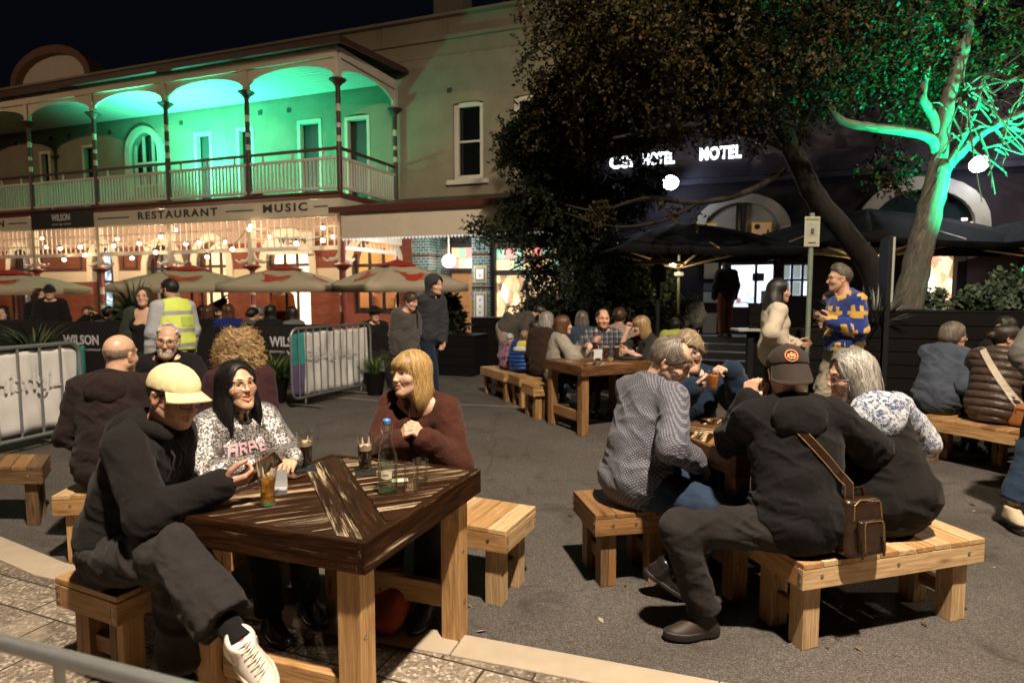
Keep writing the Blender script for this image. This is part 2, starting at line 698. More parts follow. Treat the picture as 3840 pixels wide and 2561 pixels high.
# ------------------------------------------------------------------ head
def head_fn(ft):
	old = ft.get('old', 0); fat = ft.get('fat', 0); jw = ft.get('jaw', 1.0); male = ft.get('male', 0)
	om = ft.get('mouth', 0.0); sm = ft.get('smile', 0.0); ns = ft.get('nose', 1.0)

	def f(q):
		x = np.abs(q[:, 0])
		s = np.stack([x, q[:, 1], q[:, 2]], 1)
		d = ell(q, (0, -.012, .036), (.0755, .094, .086))
		d = smin(d, ell(q, (0, .028, -.030), (.059 + .006 * fat, .067, .086)), .03)
		d = smin(d, cone(s, (.052 * jw + .004 * fat, -.004, -.050), (.015, .066, -.094 - om * .012), .019 + .008 * fat, .018), .028)
		d = smin(d, ell(q, (0, .070, -.095 - om * .014), (.020, .018, .016)), .018)
		d = smin(d, ell(s, (.043, .055, -.024 + .006 * sm), (.025, .025, .024)), .022)            # cheeks
		if fat: d = smin(d, ell(q, (0, .030, -.112), (.05, .055, .035)), .03)
		d = smin(d, cone(s, (.008, .0835, .027), (.043, .0715, .031), .0082 + .0032 * male, .009), .018)   # brow
		# sockets
		d = smax(d, -ell(s, (.032, .0945, .007), (.019, .018, .0125)), .012)
		# lids
		lid = ell(s, (.032, .0665, .0075), (.0165, .0165, .0155))
		lid = smax(lid, -ell(s, (.032, .087, .0065), (.0150, .02, ft.get('eye', .0060))), .003)
		d = smin(d, lid, .005)
		# nose
		nz_ = -.026 + .016 * (1.05 - ns)
		nose = cone(q, (0, .083, .020), (0, .1045 - .010 * (1.05 - ns), nz_), .0068 * ns, .0104 * ns)
		nose = smin(nose, ell(s, (.0100 * ns, .094, nz_ - .004), (.0074 * ns, .011, .0072 * ns)), .008)
		nose = smin(nose, ell(q, (0, .1040 - .010 * (1.05 - ns), nz_ - .002), (.0108 * ns, .0105, .0096 * ns)), .006)
		nose = smax(nose, -ell(s, (.0062, .101, nz_ - .013), (.0033, .006, .0045)), .003)
		d = smin(d, nose, .011)
		# lips
		mz = -.0585
		up = cone(s, (0, .0925, mz + .0055), (.024 + .004 * sm, .079, mz + .0035 + .007 * sm), .0048, .0026)
		lo_ = cone(s, (0, .0905, mz - .0075 - om * .014), (.022 + .004 * sm, .078, mz + .0005 + .007 * sm - om * .004), .0060, .0026)
		d = smin(d, smin(up, lo_, .002), .007)
		d = smax(d, -cone(s, (0, .0985, mz - .0008 - om * .006), (.024, .084, mz + .0018 + .007 * sm - om * .003), .0022 + om * .0085, .0018), .003)
		# nasolabial fold
		d = smax(d, -cone(s, (.019, .0905, -.034), (.034 + .003 * sm, .074, -.066), .0008 + .0024 * old + .0012 * sm, .0008), .010)
		# ears
		e = ell(s, (.0765, -.013, -.008), (.0085, .019, .032))
		e = smin(e, cone(s, (.083, -.023, .016), (.082, -.027, -.010), .006, .005), .006)
		e = smax(e, -ell(s, (.0875, -.008, -.004), (.008, .011, .017)), .005)
		d = smin(d, e, .006)
		return d
	return f


def head_tint(q, ft):
	n = len(q)
	T = np.ones((n, 3), np.float32)
	x = np.abs(q[:, 0])

	def blob(c, r, col, amt):
		g = np.exp(-((((np.stack([x, q[:, 1], q[:, 2]], 1) - c) / r) ** 2).sum(1)))[:, None] * amt
		T[:] = T * (1 - g) + T * np.array(col) * g
	blob((.043, .065, -.025), (.025, .03, .02), (1.04, .84, .79), .5)
	blob((0, .112, -.028), (.016, .02, .016), (1.02, .84, .78), .4)
	blob((.08, -.01, -.005), (.014, .03, .035), (1.0, .76, .70), .6)
	lip = (x < .027) & (q[:, 1] > .074) & (np.abs(q[:, 2] + .0600 + ft.get('mouth', 0) * .006) < (.0125 + ft.get('mouth', 0) * .013) * np.sqrt(np.clip(1 - (x / .028) ** 2, 0, 1)))
	T[lip] *= np.array(ft.get('lip', (.88, .64, .60)))
	inside = lip & (q[:, 1] < .080) & (x < .018)
	if ft.get('mouth', 0) > .3: T[inside] *= np.array((.35, .25, .25))
	if ft.get('stubble', 0):
		g = ((q[:, 2] < -.045) & (q[:, 1] > -.02)).astype(float)[:, None] * ft['stubble']
		g[lip] = 0
		T = T * (1 - g) + T * np.array((.62, .60, .60)) * g
	T *= 1 + .05 * vnoise(q * 55, 3)[:, None]
	return T


# ------------------------------------------------------------------ ribbons (hair strands, grass)
def ribbons(paths, widths, outs):
	"""paths (n,k,3); widths (n,k); outs (n,k,3) outward normals -> V,Q"""
	n, k, _ = paths.shape
	t = np.gradient(paths, axis=1)
	t /= np.linalg.norm(t, axis=2, keepdims=True) + 1e-9
	side = np.cross(t, outs)
	side /= np.linalg.norm(side, axis=2, keepdims=True) + 1e-9
	L = paths - side * widths[..., None] * .5
	Rr = paths + side * widths[..., None] * .5
	C = paths + outs * widths[..., None] * .28
	V = np.stack([L, C, Rr], 2).reshape(-1, 3)
	i = np.arange(n)[:, None] * (k * 3) + np.arange(k - 1)[None] * 3
	Q = np.concatenate([np.stack([i, i + 1, i + 4, i + 3], -1).reshape(-1, 4),
						np.stack([i + 1, i + 2, i + 5, i + 4], -1).reshape(-1, 4)])
	return V.astype(np.float32), Q.astype(np.int32)


def grad(fn, p, e=.002):
	g = np.stack([fn(p + np.array(o, np.float32)) - fn(p - np.array(o, np.float32))
                  for o in ((e, 0, 0), (0, e, 0), (0, 0, e))], 1)
	return g / (np.linalg.norm(g, axis=1, keepdims=True) + 1e-9)


def hair_styles(st):
	"""returns sdf in head space (unit scale)"""
	name = st['style']
	t = st.get('t', .010)

	def cran(q, t): return ell(q, (0, -.013, .038), (.0765 + t, .096 + t, .087 + t))
	if name == 'short':
		top = st.get('top', .0)

		def f(q):
			d = cran(q, t)
			d = smin(d, ell(q, (0, .015, .09 + top), (.055 + top * .3, .06, .032 + top)), .03)
			line = (st.get('line', .012) + .80 * q[:, 1]) - q[:, 2]
			d = smax(d, line, .012)
			d = smax(d, -ell(q * np.array((1, 1, 1)), (0, .12, -.02), (.058, .06, .10)), .01)
			if st.get('recede'):
				d = smax(d, -ell(np.stack([np.abs(q[:, 0]), q[:, 1], q[:, 2]], 1), (.025, .075, .115), (.05, .075, .05)), .012)
			return d
	elif name == 'fringe_bald':
		def f(q):
			d = cran(q, t * .5)
			d = smax(d, q[:, 2] - .05 - .1 * q[:, 1], .006)
			return smax(d, (.0 + .9 * q[:, 1]) - q[:, 2], .006)
	elif name in ('long', 'bob', 'mid'):
		L = {'long': .33, 'bob': .185, 'mid': .24}[name] if 'len' not in st else st['len']
		wd = st.get('wide', 0)

		def f(q):
			d = cran(q, t + .006)
			zc = .035 - L * .5
			body = ell(q, (0, st.get('cy', -.035), zc), (.098 + wd, .085 + wd * .6, L * .62))
			d = smin(d, body, .035)
			d = smax(d, -(q[:, 2] + L - .02), .02)
			fw = st.get('face_w', .062)
			face = ell(q, (st.get('face_x', 0), .125, -.030), (fw, .12, .138))
			d = smax(d, -face, .012)
			d = smax(d, -cone(np.stack([q[:, 0], q[:, 1], q[:, 2]], 1), (0, .03, -.10), (0, .06, -.40), .055, .09), .02)
			if st.get('bangs'):
				bg_ = ell(q, (0, .066, .058), (.062, .034, .040))
				bg_ = smax(bg_, -(q[:, 2] - .024), .006)
				d = smin(d, bg_, .01)
			return d
	elif name == 'curly':
		r = st.get('r', 1.0)

		def f(q):
			d = ell(q, (0, -.028, .012), (.122 * r, .115 * r, .124 * r))
			d = smin(d, ell(q, (0, -.05, -.07), (.13 * r, .085, .09)), .04)
			return smax(d, -ell(q, (0, .13, -.04), (.062, .10, .11)), .015)
	elif name == 'bun':
		def f(q):
			d = cran(q, t)
			d = smax(d, (.0 + .72 * q[:, 1]) - q[:, 2], .012)
			d = smax(d, -ell(q, (0, .12, -.02), (.058, .06, .10)), .01)
			return smin(d, ell(q, (0, -.125, .02), (.038, .035, .038)), .012)
	elif name == 'beard':
		def f(q):
			d = head_fn({'jaw': 1.0, 'male': 1})(q) - t
			d = smax(d, q[:, 2] + .050 - .9 * np.maximum(.06 - q[:, 1], 0), .006)
			d = smax(d, -(q[:, 1] - .0 + .3 * (q[:, 2] + .05)), .008)
			return smax(d, -ell(q, (0, .098, -.062), (.020, .02, .0085)), .003)
	return f


def comb(st, root, p, down):
	"""preferred strand direction in head space"""
	name = st['style']
	n = len(p)
	D = np.tile(np.array(down, np.float32), (n, 1))
	if name in ('short', 'fringe_bald', 'bun'):
		D = D * .35
		D[:, 1] += (.9 * np.clip((root[:, 1] + .02) * 14, -1, 1) * st.get('fwd', 1.0)) * (root[:, 2] > .06) - .25 * (root[:, 2] <= .06)
		D[:, 0] += st.get('part', .35) * (root[:, 2] > .06)
	elif name == 'curly':
		c = p - np.array((0, -.03, .03), np.float32)
		D = D * .5 + c / (np.linalg.norm(c, axis=1, keepdims=True) + 1e-6) * .4
	else:
		px = st.get('part', 0.0)
		top = np.clip((root[:, 2] - .05) / .06, 0, 1) * np.clip((p[:, 2] - .04) / .06, 0, 1)
		D[:, 0] += np.sign(root[:, 0] - px) * 1.2 * top
		fr = (root[:, 1] > .045) & (root[:, 2] > .04)
		if st.get('bangs'): D[fr] = np.array((0.15, .8, -.7), np.float32)
		else: D[:, 1] -= 1.0 * top * (root[:, 1] > .02)
	return D


def add_hair(parent, hc, M, s, st, lod, name='hair'):
	f = hair_styles(st)
	h = (.0045, .007, .010)[lod]
	L = .36 if st['style'] in ('long', 'mid') else .26
	lo, hi = (-.21, -.21, -L - .05), (.21, .21, .19)
	cols = st['col']
	mat = hair_mat('hair_%s' % st.get('mname', str(cols)), cols)
	seed = st.get('seed', 1)

	if st.get('cap') is not None:
		f0_ = f; kb = -1 if st['cap'] == 'back' else 1
		f = lambda q: smax(f0_(q), q[:, 2] - (.026 + .10 * kb * q[:, 1]), .004)

	def g(q):
		return f(q) + st.get('bn', .0016) * vnoise(q * np.array((90, 90, 22)), seed) * (1.0 if st['style'] != 'curly' else 0) + \
			(.026 * vnoise(q * 24, seed) + .013 * vnoise(q * 60, seed) if st['style'] == 'curly' else 0)
	V, Q = sdf_mesh(g, lo, hi, h)
	if len(V) == 0: return
	N = vnormals(V, Q)
	parts_V = [V]; parts_Q = [Q]
	dv = np.clip(.48 + .16 * vnoise(V * np.array((120, 120, 18)), seed + 5), .15, 1.1)
	parts_T = [np.tile(dv[:, None], (1, 3))]
	cnt = st.get('n', (2000, 520, 140)[lod])
	rs = np.random.RandomState(seed + 40)
	if cnt:
		sel = rs.randint(0, len(V), cnt)
		root = V[sel].copy()
		k = 9
		step = st.get('slen', {'short': .034, 'fringe_bald': .02, 'bun': .10, 'curly': .16, 'beard': .012}.get(st['style'], .19)) / (k - 1)
		down = np.array(M).T @ np.array((0, 0, -1.0))
		P = root.copy()
		path = [P.copy()]; outs = [grad(f, P)]
		lift = rs.uniform(.0005, .0050, cnt)[:, None] * st.get('lift', 1.0)
		lift[: cnt // 9] *= 3.4
		if st['style'] == 'curly': lift *= 2.6
		ph = rs.uniform(0, 6.28, (cnt, 1)); amp = st.get('wave', .15)
		for i in range(1, k):
			gr = grad(f, P)
			D = comb(st, root, P, down)
			if st['style'] == 'beard': D = np.tile(down, (cnt, 1)) * .8 + gr * .5
			D = D - gr * (D * gr).sum(1)[:, None] * (0.9 if st['style'] != 'beard' else .2)
			D /= np.linalg.norm(D, axis=1, keepdims=True) + 1e-6
			sd = np.cross(D, gr)
			if st['style'] == 'curly':
				D = D * .32 + sd * np.cos(ph + i * 1.1) * .95 + gr * np.sin(ph + i * 1.1) * .95
			else:
				D = D + sd * np.sin(ph + i * .7) * amp + .035 * rs.normal(size=D.shape)
			P = P + D * step * ((f(P) < .016) | (st['style'] in ('curly', 'beard')))[:, None]
			if st['style'] not in ('beard',):
				dist = f(P)[:, None]
				gr = grad(f, P)
				lim = lift * (i / k if st['style'] != 'curly' else 1) + (.004 if st['style'] == 'curly' else 0)
				P = P - gr * (dist - lim) * (np.abs(dist) < .03) * (.85 if st['style'] != 'curly' else .45)
			path.append(P.copy()); outs.append(gr)
		path = np.stack(path, 1); outs = np.stack(outs, 1)
		w = st.get('w', (.0022, .0045, .009)[lod]) * rs.uniform(.6, 1.3, (cnt, 1)) * np.linspace(1, .35, k)[None]
		RV, RQ = ribbons(path, w, outs)
		tv = rs.uniform(.4, 1.6, cnt) * (1 + .25 * vnoise(root * 40, seed + 9))
		T = np.repeat(np.clip(tv, .25, 1.8), k * 3)
		T = np.tile(T[:, None], (1, 3))
		if st.get('grey'):
			gs = np.repeat(rs.uniform(0, 1, cnt) < st['grey'], k * 3)
			T[gs] = np.array(st.get('grey_k', (2.0, 2.2, 2.6)))
		parts_Q.append(RQ + len(V)); parts_V.append(RV); parts_T.append(T)
	V = np.concatenate(parts_V); Q = np.concatenate(parts_Q); T = np.concatenate(parts_T)
	W = (V * s) @ np.array(M, np.float32).T + np.array(hc, np.float32)
	return mk(name, W, Q, mat, parent, True, {'tint': T})


# ------------------------------------------------------------------ hands
CURL = {'relax': (22, 32, 18), 'flat': (6, 10, 6), 'fist': (78, 92, 55), 'grip': (38, 52, 34), 'hold': (52, 62, 36), 'phone': (30, 70, 45)}


def hand_mesh(wr, d, n, side, s, pose, h, spread=1.0):
	d = nrm(d); n = np.array(n, float); n = nrm(n - d * (n @ d))
	t = np.cross(d, n) * (1 if side == 'R' else -1)
	M = np.stack([t, d, n], 1)
	cu = [rad(c) for c in CURL[pose]]
	segs = []
	fl = (.073, .081, .075, .060); fo = (.029, .010, -.009, -.027); fb = (.086, .090, .086, .077)
	for i in range(4):
		p = np.array((fo[i], fb[i], 0.0))
		a = 0
		sp = fo[i] * 1.6 * spread
		jit = (0.0, .06, .0, -.05)[i]
		for j, fr in enumerate((.46, .30, .24)):
			a += cu[j] * (1 + jit + .06 * i)
			q = p + fl[i] * fr * np.array((sp * (1 if a < 1 else .3), math.cos(a), math.sin(a)))
			segs.append((p, q, .0092 - .0008 * j - .0006 * (i == 3), .0086 - .0009 * j - .0006 * (i == 3)))
			p = q
	tb = np.array((.022, .022, .006))
	k = {'fist': .9, 'grip': .65, 'hold': .75, 'phone': .4}.get(pose, .3)
	t1 = tb + .046 * nrm((.75, .6, .30 + .5 * k))
	t2 = t1 + .034 * nrm((.45 - .5 * k, .8, .15 + .45 * k))
	t3 = t2 + .027 * nrm((.20 - .8 * k, .85, .10 + .35 * k))
	segs += [(tb, t1, .0145, .0115), (t1, t2, .0108, .0098), (t2, t3, .0098, .0080)]

	def f(q):
		pal = cone(q, (.012, .0, 0), (.027, .084, 0), .0165, .0115)
		for o, b in ((.009, .088), (-.009, .084), (-.026, .075)):
			pal = smin(pal, cone(q, (o * .5, 0, 0), (o, b, 0), .017, .0112), .012)
		pal = smin(pal, ell(q, (.020, .034, .008), (.016, .028, .013)), .012)
		pal = smin(pal, ell(q, (-.020, .034, .006), (.012, .028, .010)), .01)
		pal = smin(pal, cone(q, (0, -.06, 0), (0, .012, 0), .026, .0235), .02)
		fi = None
		for a, b, ra, rb in segs:
			c = cone(q, a, b, ra, rb)
			fi = c if fi is None else np.minimum(fi, c)
		return smin(pal, fi, .006)
	V, Q = sdf_mesh(f, (-.07, -.08, -.05), (.10, .20, .12), h)
	tint = np.ones((len(V), 3), np.float32)
	tip = np.clip((V[:, 1] - .06) / .1, 0, 1)[:, None]
	tint = tint * (1 - .35 * tip) + np.array((1.0, .80, .74)) * .35 * tip
	return (V * s) @ M.T.astype(np.float32) + np.array(wr, np.float32), Q, tint


# ------------------------------------------------------------------ glasses, eyes
def eyes_mesh(parent, hc, M, s, ft, lod):
	Mx = np.array(M)
	em = [plain('eye_white', (.62, .58, .54), .2, 0, .05, 6, 0), plain('eye_iris_%s' % (ft.get('iris', 'dark'),), {'dark': (.012, .008, .006), 'blue': (.05, .09, .13), 'brown': (.03, .014, .008)}[ft.get('iris', 'dark')], .15, 0, .1, 6, 0)]
	bm = hair_mat('brow_%s' % (ft.get('brow_col', (.05, .03, .02)),), ft.get('brow_col', (.05, .03, .02)), .7)
	for sx in (-1, 1):
		mb = MB()
		c = np.array((sx * .032, .0675, .0070))
		g = nrm(np.array(ft.get('gaze', (0, 1, -.05))))
		W = hc + Mx @ (c * s)
		gd = Mx @ g
		a = nrm(np.cross(gd, (0, 0, 1.0))); b = np.cross(a, gd)
		n = 10 if lod else 14
		prof = [(1e-7, -.0128)] + [(.0128 * math.sin(q), -.0128 * math.cos(q)) for q in np.linspace(.4, 2.55, 9)]
		mb.lathe([(r * s, z * s) for r, z in prof], W, n, 0, (a, b, gd))
		mb.lathe([(.0069 * s, .0106 * s), (.0066 * s, .0117 * s), (1e-7, .0131 * s)], W, n, 1, (a, b, gd))
		mb.build('eye', em, parent, True)
	# lashes + brows
	for sx in (-1, 1):
		mb = MB()
		pts = []
		for u in np.linspace(-1, 1, 7):
			q = np.array((sx * .032 + u * .0150, .0828 - .0065 * u * u + (-.0025 if u * sx > 0 else .001), .0075 + .0060 * (1 - u * u) + .001 * u * sx))
			pts.append(hc + Mx @ (q * s))
		mb.tube(pts, [.0007 * s, .0011 * s, .0014 * s, .0015 * s, .0014 * s, .0013 * s, .0009 * s], 5)
		if ft.get('brow', 1):
			pts = []
			for u in np.linspace(0, 1, 7):
				q = np.array((sx * (.013 + .038 * u), .0925 - .020 * u * u, .0310 + .0045 * math.sin(u * 2.6) + ft.get('brow_z', 0)))
				pts.append(hc + Mx @ (q * s))
			bw = ft.get('brow', 1)
			mb.tube(pts, [.0014 * s * bw, .0024 * s * bw, .0025 * s * bw, .0023 * s * bw, .0019 * s * bw, .0013 * s * bw, .0006 * s], 6)
		mb.build('eyebrow', bm, parent, True)


def glasses(parent, hc, M, s, col, w=.027, hgt=.019, thick=.0016, mat=None, tilt=0.0, dz=-.002, rnd=2.6):
	mb = MB(); ln = MB()
	Mx = np.array(M)
	P = lambda q: hc + Mx @ (np.array(q) * s)
	yc = .0985
	for sx in (-1, 1):
		ring = []
		for a in np.linspace(0, 2 * PI, 25):
			ca, sa = math.cos(a), math.sin(a)
			r = (abs(ca) ** rnd + abs(sa) ** rnd) ** (-1 / rnd)
			x = sx * (.0335 + ca * r * w)
			ring.append(P((x, yc - .16 * (abs(x) - .012) ** 1 * .9, dz + .004 + sa * r * hgt)))
		mb.tube(ring, thick * s, 6, 0, False)
		ln.add(ring[:-1], [list(range(24))])
		xo = sx * (.0335 + w)
		mb.tube([P((xo, yc - .0075, dz + .012)), P((sx * .077, .070, dz + .012)), P((sx * .0825, -.005, dz + .012)), P((sx * .080, -.022, dz - .004))], [thick * 1.3 * s, thick * 1.2 * s, thick * s, thick * s], 6)
	mb.tube([P((-.0085, yc, dz + .006)), P((0, yc + .003, dz + .009)), P((.0085, yc, dz + .006))], thick * s, 6)
	g = mb.build('glasses', mat or plain('frame_%s' % (col,), col, .3, .0, .1, 6, 0), parent, True)
	ln.build('lenses', clear_glass('lens', (.97, .97, .97), .02, .5), g, False)
	return g


def cap(parent, hc, M, s, mat, back=False, name='cap', brim_pitch=-8):
	"""baseball cap; head frame; back=True turns the brim backwards"""
	Mx = np.array(M, float)
	if back:
		Mx = Mx @ np.diag([-1, -1, 1.0])
	P = lambda q: hc + Mx @ (np.array(q) * s)
	yo = .013 if not back else -.010

	def f(q):
		d = ell(q, (0, -yo, .042), (.0865, .108, .088))
		cut = .032 + .10 * (q[:, 1] * (1 if not back else 1)) - q[:, 2]
		d = smax(d, cut, .004)
		return d + .0012 * vnoise(q * 60, 4)
	V, Q = sdf_mesh(f, (-.11, -.14, -.02), (.11, .13, .15), .0035)
	W = (V * s) @ Mx.T.astype(np.float32) + np.array(hc, np.float32)
	c = mk(name, W, Q, mat, parent, True)
	# brim
	n, k = 17, 6
	Vb, Fb = [], []
	for lay in (0, 1):
		for j in range(k):
			t = j / (k - 1)
			for i in range(n):
				a = rad(-68 + 136 * i / (n - 1))
				rx, ry = .083 + .010 * t, .098 + .078 * t
				y = math.cos(a) * ry - yo
				x = math.sin(a) * rx * (1 + .02 * t)
				z = .037 + .10 * math.cos(a) * .098 - t * .016 - .020 * (x / .08) ** 2 * t - lay * .0035 + math.tan(rad(brim_pitch)) * .078 * t * math.cos(a)
				Vb.append(P((x, y, z)))
	for lay in (0, 1):
		for j in range(k - 1):
			for i in range(n - 1):
				q = [lay * n * k + j * n + i, lay * n * k + j * n + i + 1, lay * n * k + (j + 1) * n + i + 1, lay * n * k + (j + 1) * n + i]
				Fb.append(q if lay == 1 else q[::-1])
	o = n * k
	for i in range(n - 1):
		Fb.append([(k - 1) * n + i, (k - 1) * n + i + 1, o + (k - 1) * n + i + 1, o + (k - 1) * n + i])
	for j in range(k - 1):
		Fb.append([j * n, (j + 1) * n, o + (j + 1) * n, o + j * n])
		Fb.append([j * n + n - 1, o + j * n + n - 1, o + (j + 1) * n + n - 1, (j + 1) * n + n - 1])
	mk('brim', Vb, Fb, mat, c, True)
	b = MB()
	b.lathe([(.009 * s, 0), (.008 * s, .004 * s), (1e-7, .006 * s)], P((0, -yo, .129)), 10, 0, (Mx[:, 0], Mx[:, 1], Mx[:, 2]))
	b.build('button', mat, c, True)
	return c


# ------------------------------------------------------------------ whole people
def shoe_mesh(ank, fwd, up, s, h, sole=.026):
	fwd = nrm(fwd); up = np.array(up, float); up = nrm(up - fwd * (up @ fwd))
	r = np.cross(fwd, up)
	M = np.stack([r, fwd, up], 1)

	def fu(q):
		d = cone(q, (0, .0, .01), (0, -.012, -.045), .047, .040)
		d = smin(d, cone(q, (0, -.025, -.050), (0, .06, -.048), .036, .038), .03)
		d = smin(d, ell(q, (0, .10, -.060), (.044, .085, .036)), .03)
		d = smin(d, cone(q, (0, .015, .0), (0, .095, -.045), .034, .026), .03)
		d = smax(d, q[:, 2] - .030 - .25 * (-q[:, 1]), .006)
		return smax(d, -(q[:, 2] + .080 - sole * .4), .006)

	def fs(q):
		d2 = np.minimum(ell(q, (0, .095, -.07), (.050, .100, .5)), ell(q, (0, -.02, -.07), (.041, .055, .5)))
		d2 = smin(d2, cone(q * np.array((1, 1, 0)), (0, -.02, 0), (0, .1, 0), .036, .046), .02)
		b = np.abs(q[:, 2] + .084 - sole * .5 - .08 * np.maximum(q[:, 1] - .11, 0)) - sole * .5
		return smax(d2, b, .008)
	out = []
	for f in (fu, fs):
		V, Q = sdf_mesh(f, (-.09, -.12, -.12), (.09, .24, .08), h)
		out.append(((V * s) @ M.T.astype(np.float32) + np.array(ank, np.float32), Q))
	return out


def person(label, pos, h=90, s=1.0, lean=6, side=0, curve=1.0, twist=0, head=None, armR=None, armL=None, legR=None, legL=None,
           g=1.0, sw=1.0, bust=0.0, belly=0.0, hipw=1.0, skin=(.52, .30, .20), ft=None, hair=None, top=None, over=None, bottom=None,
           shoes=None, res=.010, lod=1, neck=1.0, group=None, headdrop=0.0, nk=0.0, standing=False, bare_legs=False):
	ft = ft or {}
	P = np.array(pos, float)
	r0, f0, z = uvw(h)
	l1, l2 = rad(lean * (1 - .35 * curve)), rad(lean * (1 + .35 * curve))
	sd = rad(side)
	U1 = nrm(z * math.cos(l1) + f0 * math.sin(l1) + r0 * math.sin(sd * .6))
	U2 = nrm(z * math.cos(l2) + f0 * math.sin(l2) + r0 * math.sin(sd))
	Md = P + U1 * .23 * s
	N = Md + U2 * .29 * s
	rc, fc, _ = uvw(h + twist)
	fc = nrm(fc - U2 * (fc @ U2)); rc = np.cross(fc, U2)
	SB = N - U2 * .050 * s
	sh_ = {'R': SB + rc * .165 * s * sw, 'L': SB - rc * .165 * s * sw}
	hp = {'R': P + r0 * .092 * s * hipw, 'L': P - r0 * .092 * s * hipw}
	# head frame
	hh, hpit, hrol = head if head else (h + twist, 0, 0)
	hr, hf, _ = uvw(hh)
	a = rad(hpit)
	hf2 = hf * math.cos(a) - z * math.sin(a)
	hu = z * math.cos(a) + hf * math.sin(a)
	b = rad(hrol)
	hr2 = hr * math.cos(b) - hu * math.sin(b)
	hu2 = hu * math.cos(b) + hr * math.sin(b)
	HM = np.stack([hr2, hf2, hu2], 1)
	nd = nrm(U2 * .75 + hu2 * .35 + hf2 * .12)
	NT_ = N + nd * (.055 + nk) * s * neck
	HC = NT_ + hu2 * .090 * s + hf2 * .030 * s
	# limbs
	J = {}
	for sdn in 'RL':
		spec = (armR if sdn == 'R' else armL) or {}
		out = rc if sdn == 'R' else -rc
		w = spec.get('w')
		if w is None: w = sh_[sdn] + out * .06 * s + fc * .08 * s - z * .52 * s
		hint = spec.get('e', out * .5 - f0 * .6 - z * .3)
		el, wr = ik(sh_[sdn], w, .285 * s, .255 * s, hint)
		hd = nrm(spec.get('dir', wr - el))
		pn = spec.get('n', -out * .7 + f0 * .1)
		J['a' + sdn] = (sh_[sdn], el, wr, hd, np.array(pn, float), spec.get('pose', 'relax'))
		spec = (legR if sdn == 'R' else legL) or {}
		an = spec.get('a')
		out = r0 if sdn == 'R' else -r0
		if an is None:
			an = hp[sdn] + out * .02 - z * (hp[sdn][2] - .085 * s) + (0 if standing else 0)
		kn, an = ik(hp[sdn], an, .43 * s, .42 * s, spec.get('k', f0))
		th = spec.get('toe', h)
		tf = uvw(th)[1] * math.cos(rad(spec.get('tp', 0))) - z * math.sin(rad(spec.get('tp', 0)))
		J['l' + sdn] = (hp[sdn], kn, an, tf)
	base = np.array((P[0], P[1], 0.0))
	lo_z = min(J['lR'][2][2], J['lL'][2][2]) - .085 * s
	base[2] = max(0.0, lo_z) if lo_z > .05 else 0.0
	TM = np.stack([rc, fc, U2], 1); PM = np.stack([r0, f0, U1], 1)
	gg = g

	def torso(p, t):
		d = ell(p, P + U1 * .02 * s, np.array((.158 * hipw, .122, .14)) * gg * s + t, PM)
		d = smin(d, ell(p, P + U1 * .155 * s + f0 * .03 * belly, np.array((.148, .108 + .05 * belly, .16)) * gg * s + t, PM), .06)
		d = smin(d, ell(p, Md + U2 * .10 * s, np.array((.158 * sw, .112, .19)) * (gg * .5 + .5) * s + t, TM), .06)
		d = smin(d, cone(p, SB - rc * .125 * s * sw, SB + rc * .125 * s * sw, .060 * s + t, .060 * s + t), .05)
		d = smin(d, cone(p, N + U2 * .02 * s, SB + rc * .13 * s * sw, .050 * s + t, .050 * s + t), .04)
		d = smin(d, cone(p, N + U2 * .02 * s, SB - rc * .13 * s * sw, .050 * s + t, .050 * s + t), .04)
		d = smin(d, ell(p, N - fc * .035 * s - U2 * .07 * s, np.array((.10, .05, .09)) * s + t, TM), .05)
		if bust:
			for e in (-1, 1):
				d = smin(d, ell(p, Md + U2 * .10 * s + rc * e * .072 * s + fc * .085 * s, np.array((.07, .055, .065)) * s * bust + t, TM), .04)
		return d

	def arm(p, sdn, t, upto=1.0, loose=0.0):
		a_, e_, w_, hd, pn, po = J['a' + sdn]
		d = cone(p, a_, e_, .054 * s * (gg * .4 + .6) + t, .042 * s + t + loose)
		if upto > .5:
			e2 = e_ + (w_ - e_) * min(upto, 1.0)
			d = smin(d, cone(p, e_, e2, .042 * s + t + loose, .031 * s + t + loose * .5), .025)
		return d

	def leg(p, sdn, t, flare=0.0, upto=1.0):
		a_, k_, n_, tf = J['l' + sdn]
		d = cone(p, a_, k_, .082 * s * (gg * .5 + .5) + t, .058 * s + t + flare * .4)
		e2 = k_ + (n_ - k_) * upto
		d = smin(d, cone(p, k_, e2, .056 * s + t + flare * .4, .040 * s + t + flare), .03)
		return d

	# ---------------- body (one mesh: head, neck, trunk, limbs, hands)
	hf_ = head_fn(ft)
	hh_ = (.0030, .0042, .0065)[lod]
	nb = HC + hu2 * (-.075 * s) - hf2 * .030 * s

	def fhead(q):
		d = hf_(q)
		# neck from skull base down, in head space
		nl = (np.array(N) - HC) @ HM / s
		d = smin(d, cone(q, (0, -.026, -.055), nl + np.array((0, 0, 0)), .050 * (1 + .06 * ft.get('male', 0) + .1 * ft.get('fat', 0)), .057), .022)
		if ft.get('male'): d = smin(d, ell(q, (0, .025, -.150), (.012, .014, .016)), .015)
		return d
	HVl, HQ = sdf_mesh(fhead, (-.12, -.17, -.26), (.12, .15, .15), hh_)
	HV = (HVl * s) @ HM.T.astype(np.float32) + HC.astype(np.float32)
	VV = [HV]; QQ = [HQ]; TT = [head_tint(HVl, ft)]
	off = len(HV)
	allj = np.array([N, P] + [q for k_ in J for q in J[k_][:3]])
	lo = allj.min(0) - .26; hi = allj.max(0) + .26

	def fbody(p):
		d = torso(p, -.012 * s)
		d = np.maximum(d, (p - (N + U2 * .045 * s)) @ U2)
		for e in 'RL':
			d = smin(d, arm(p, e, 0), .03)
			d = smin(d, leg(p, e, -.006), .03)
		return d
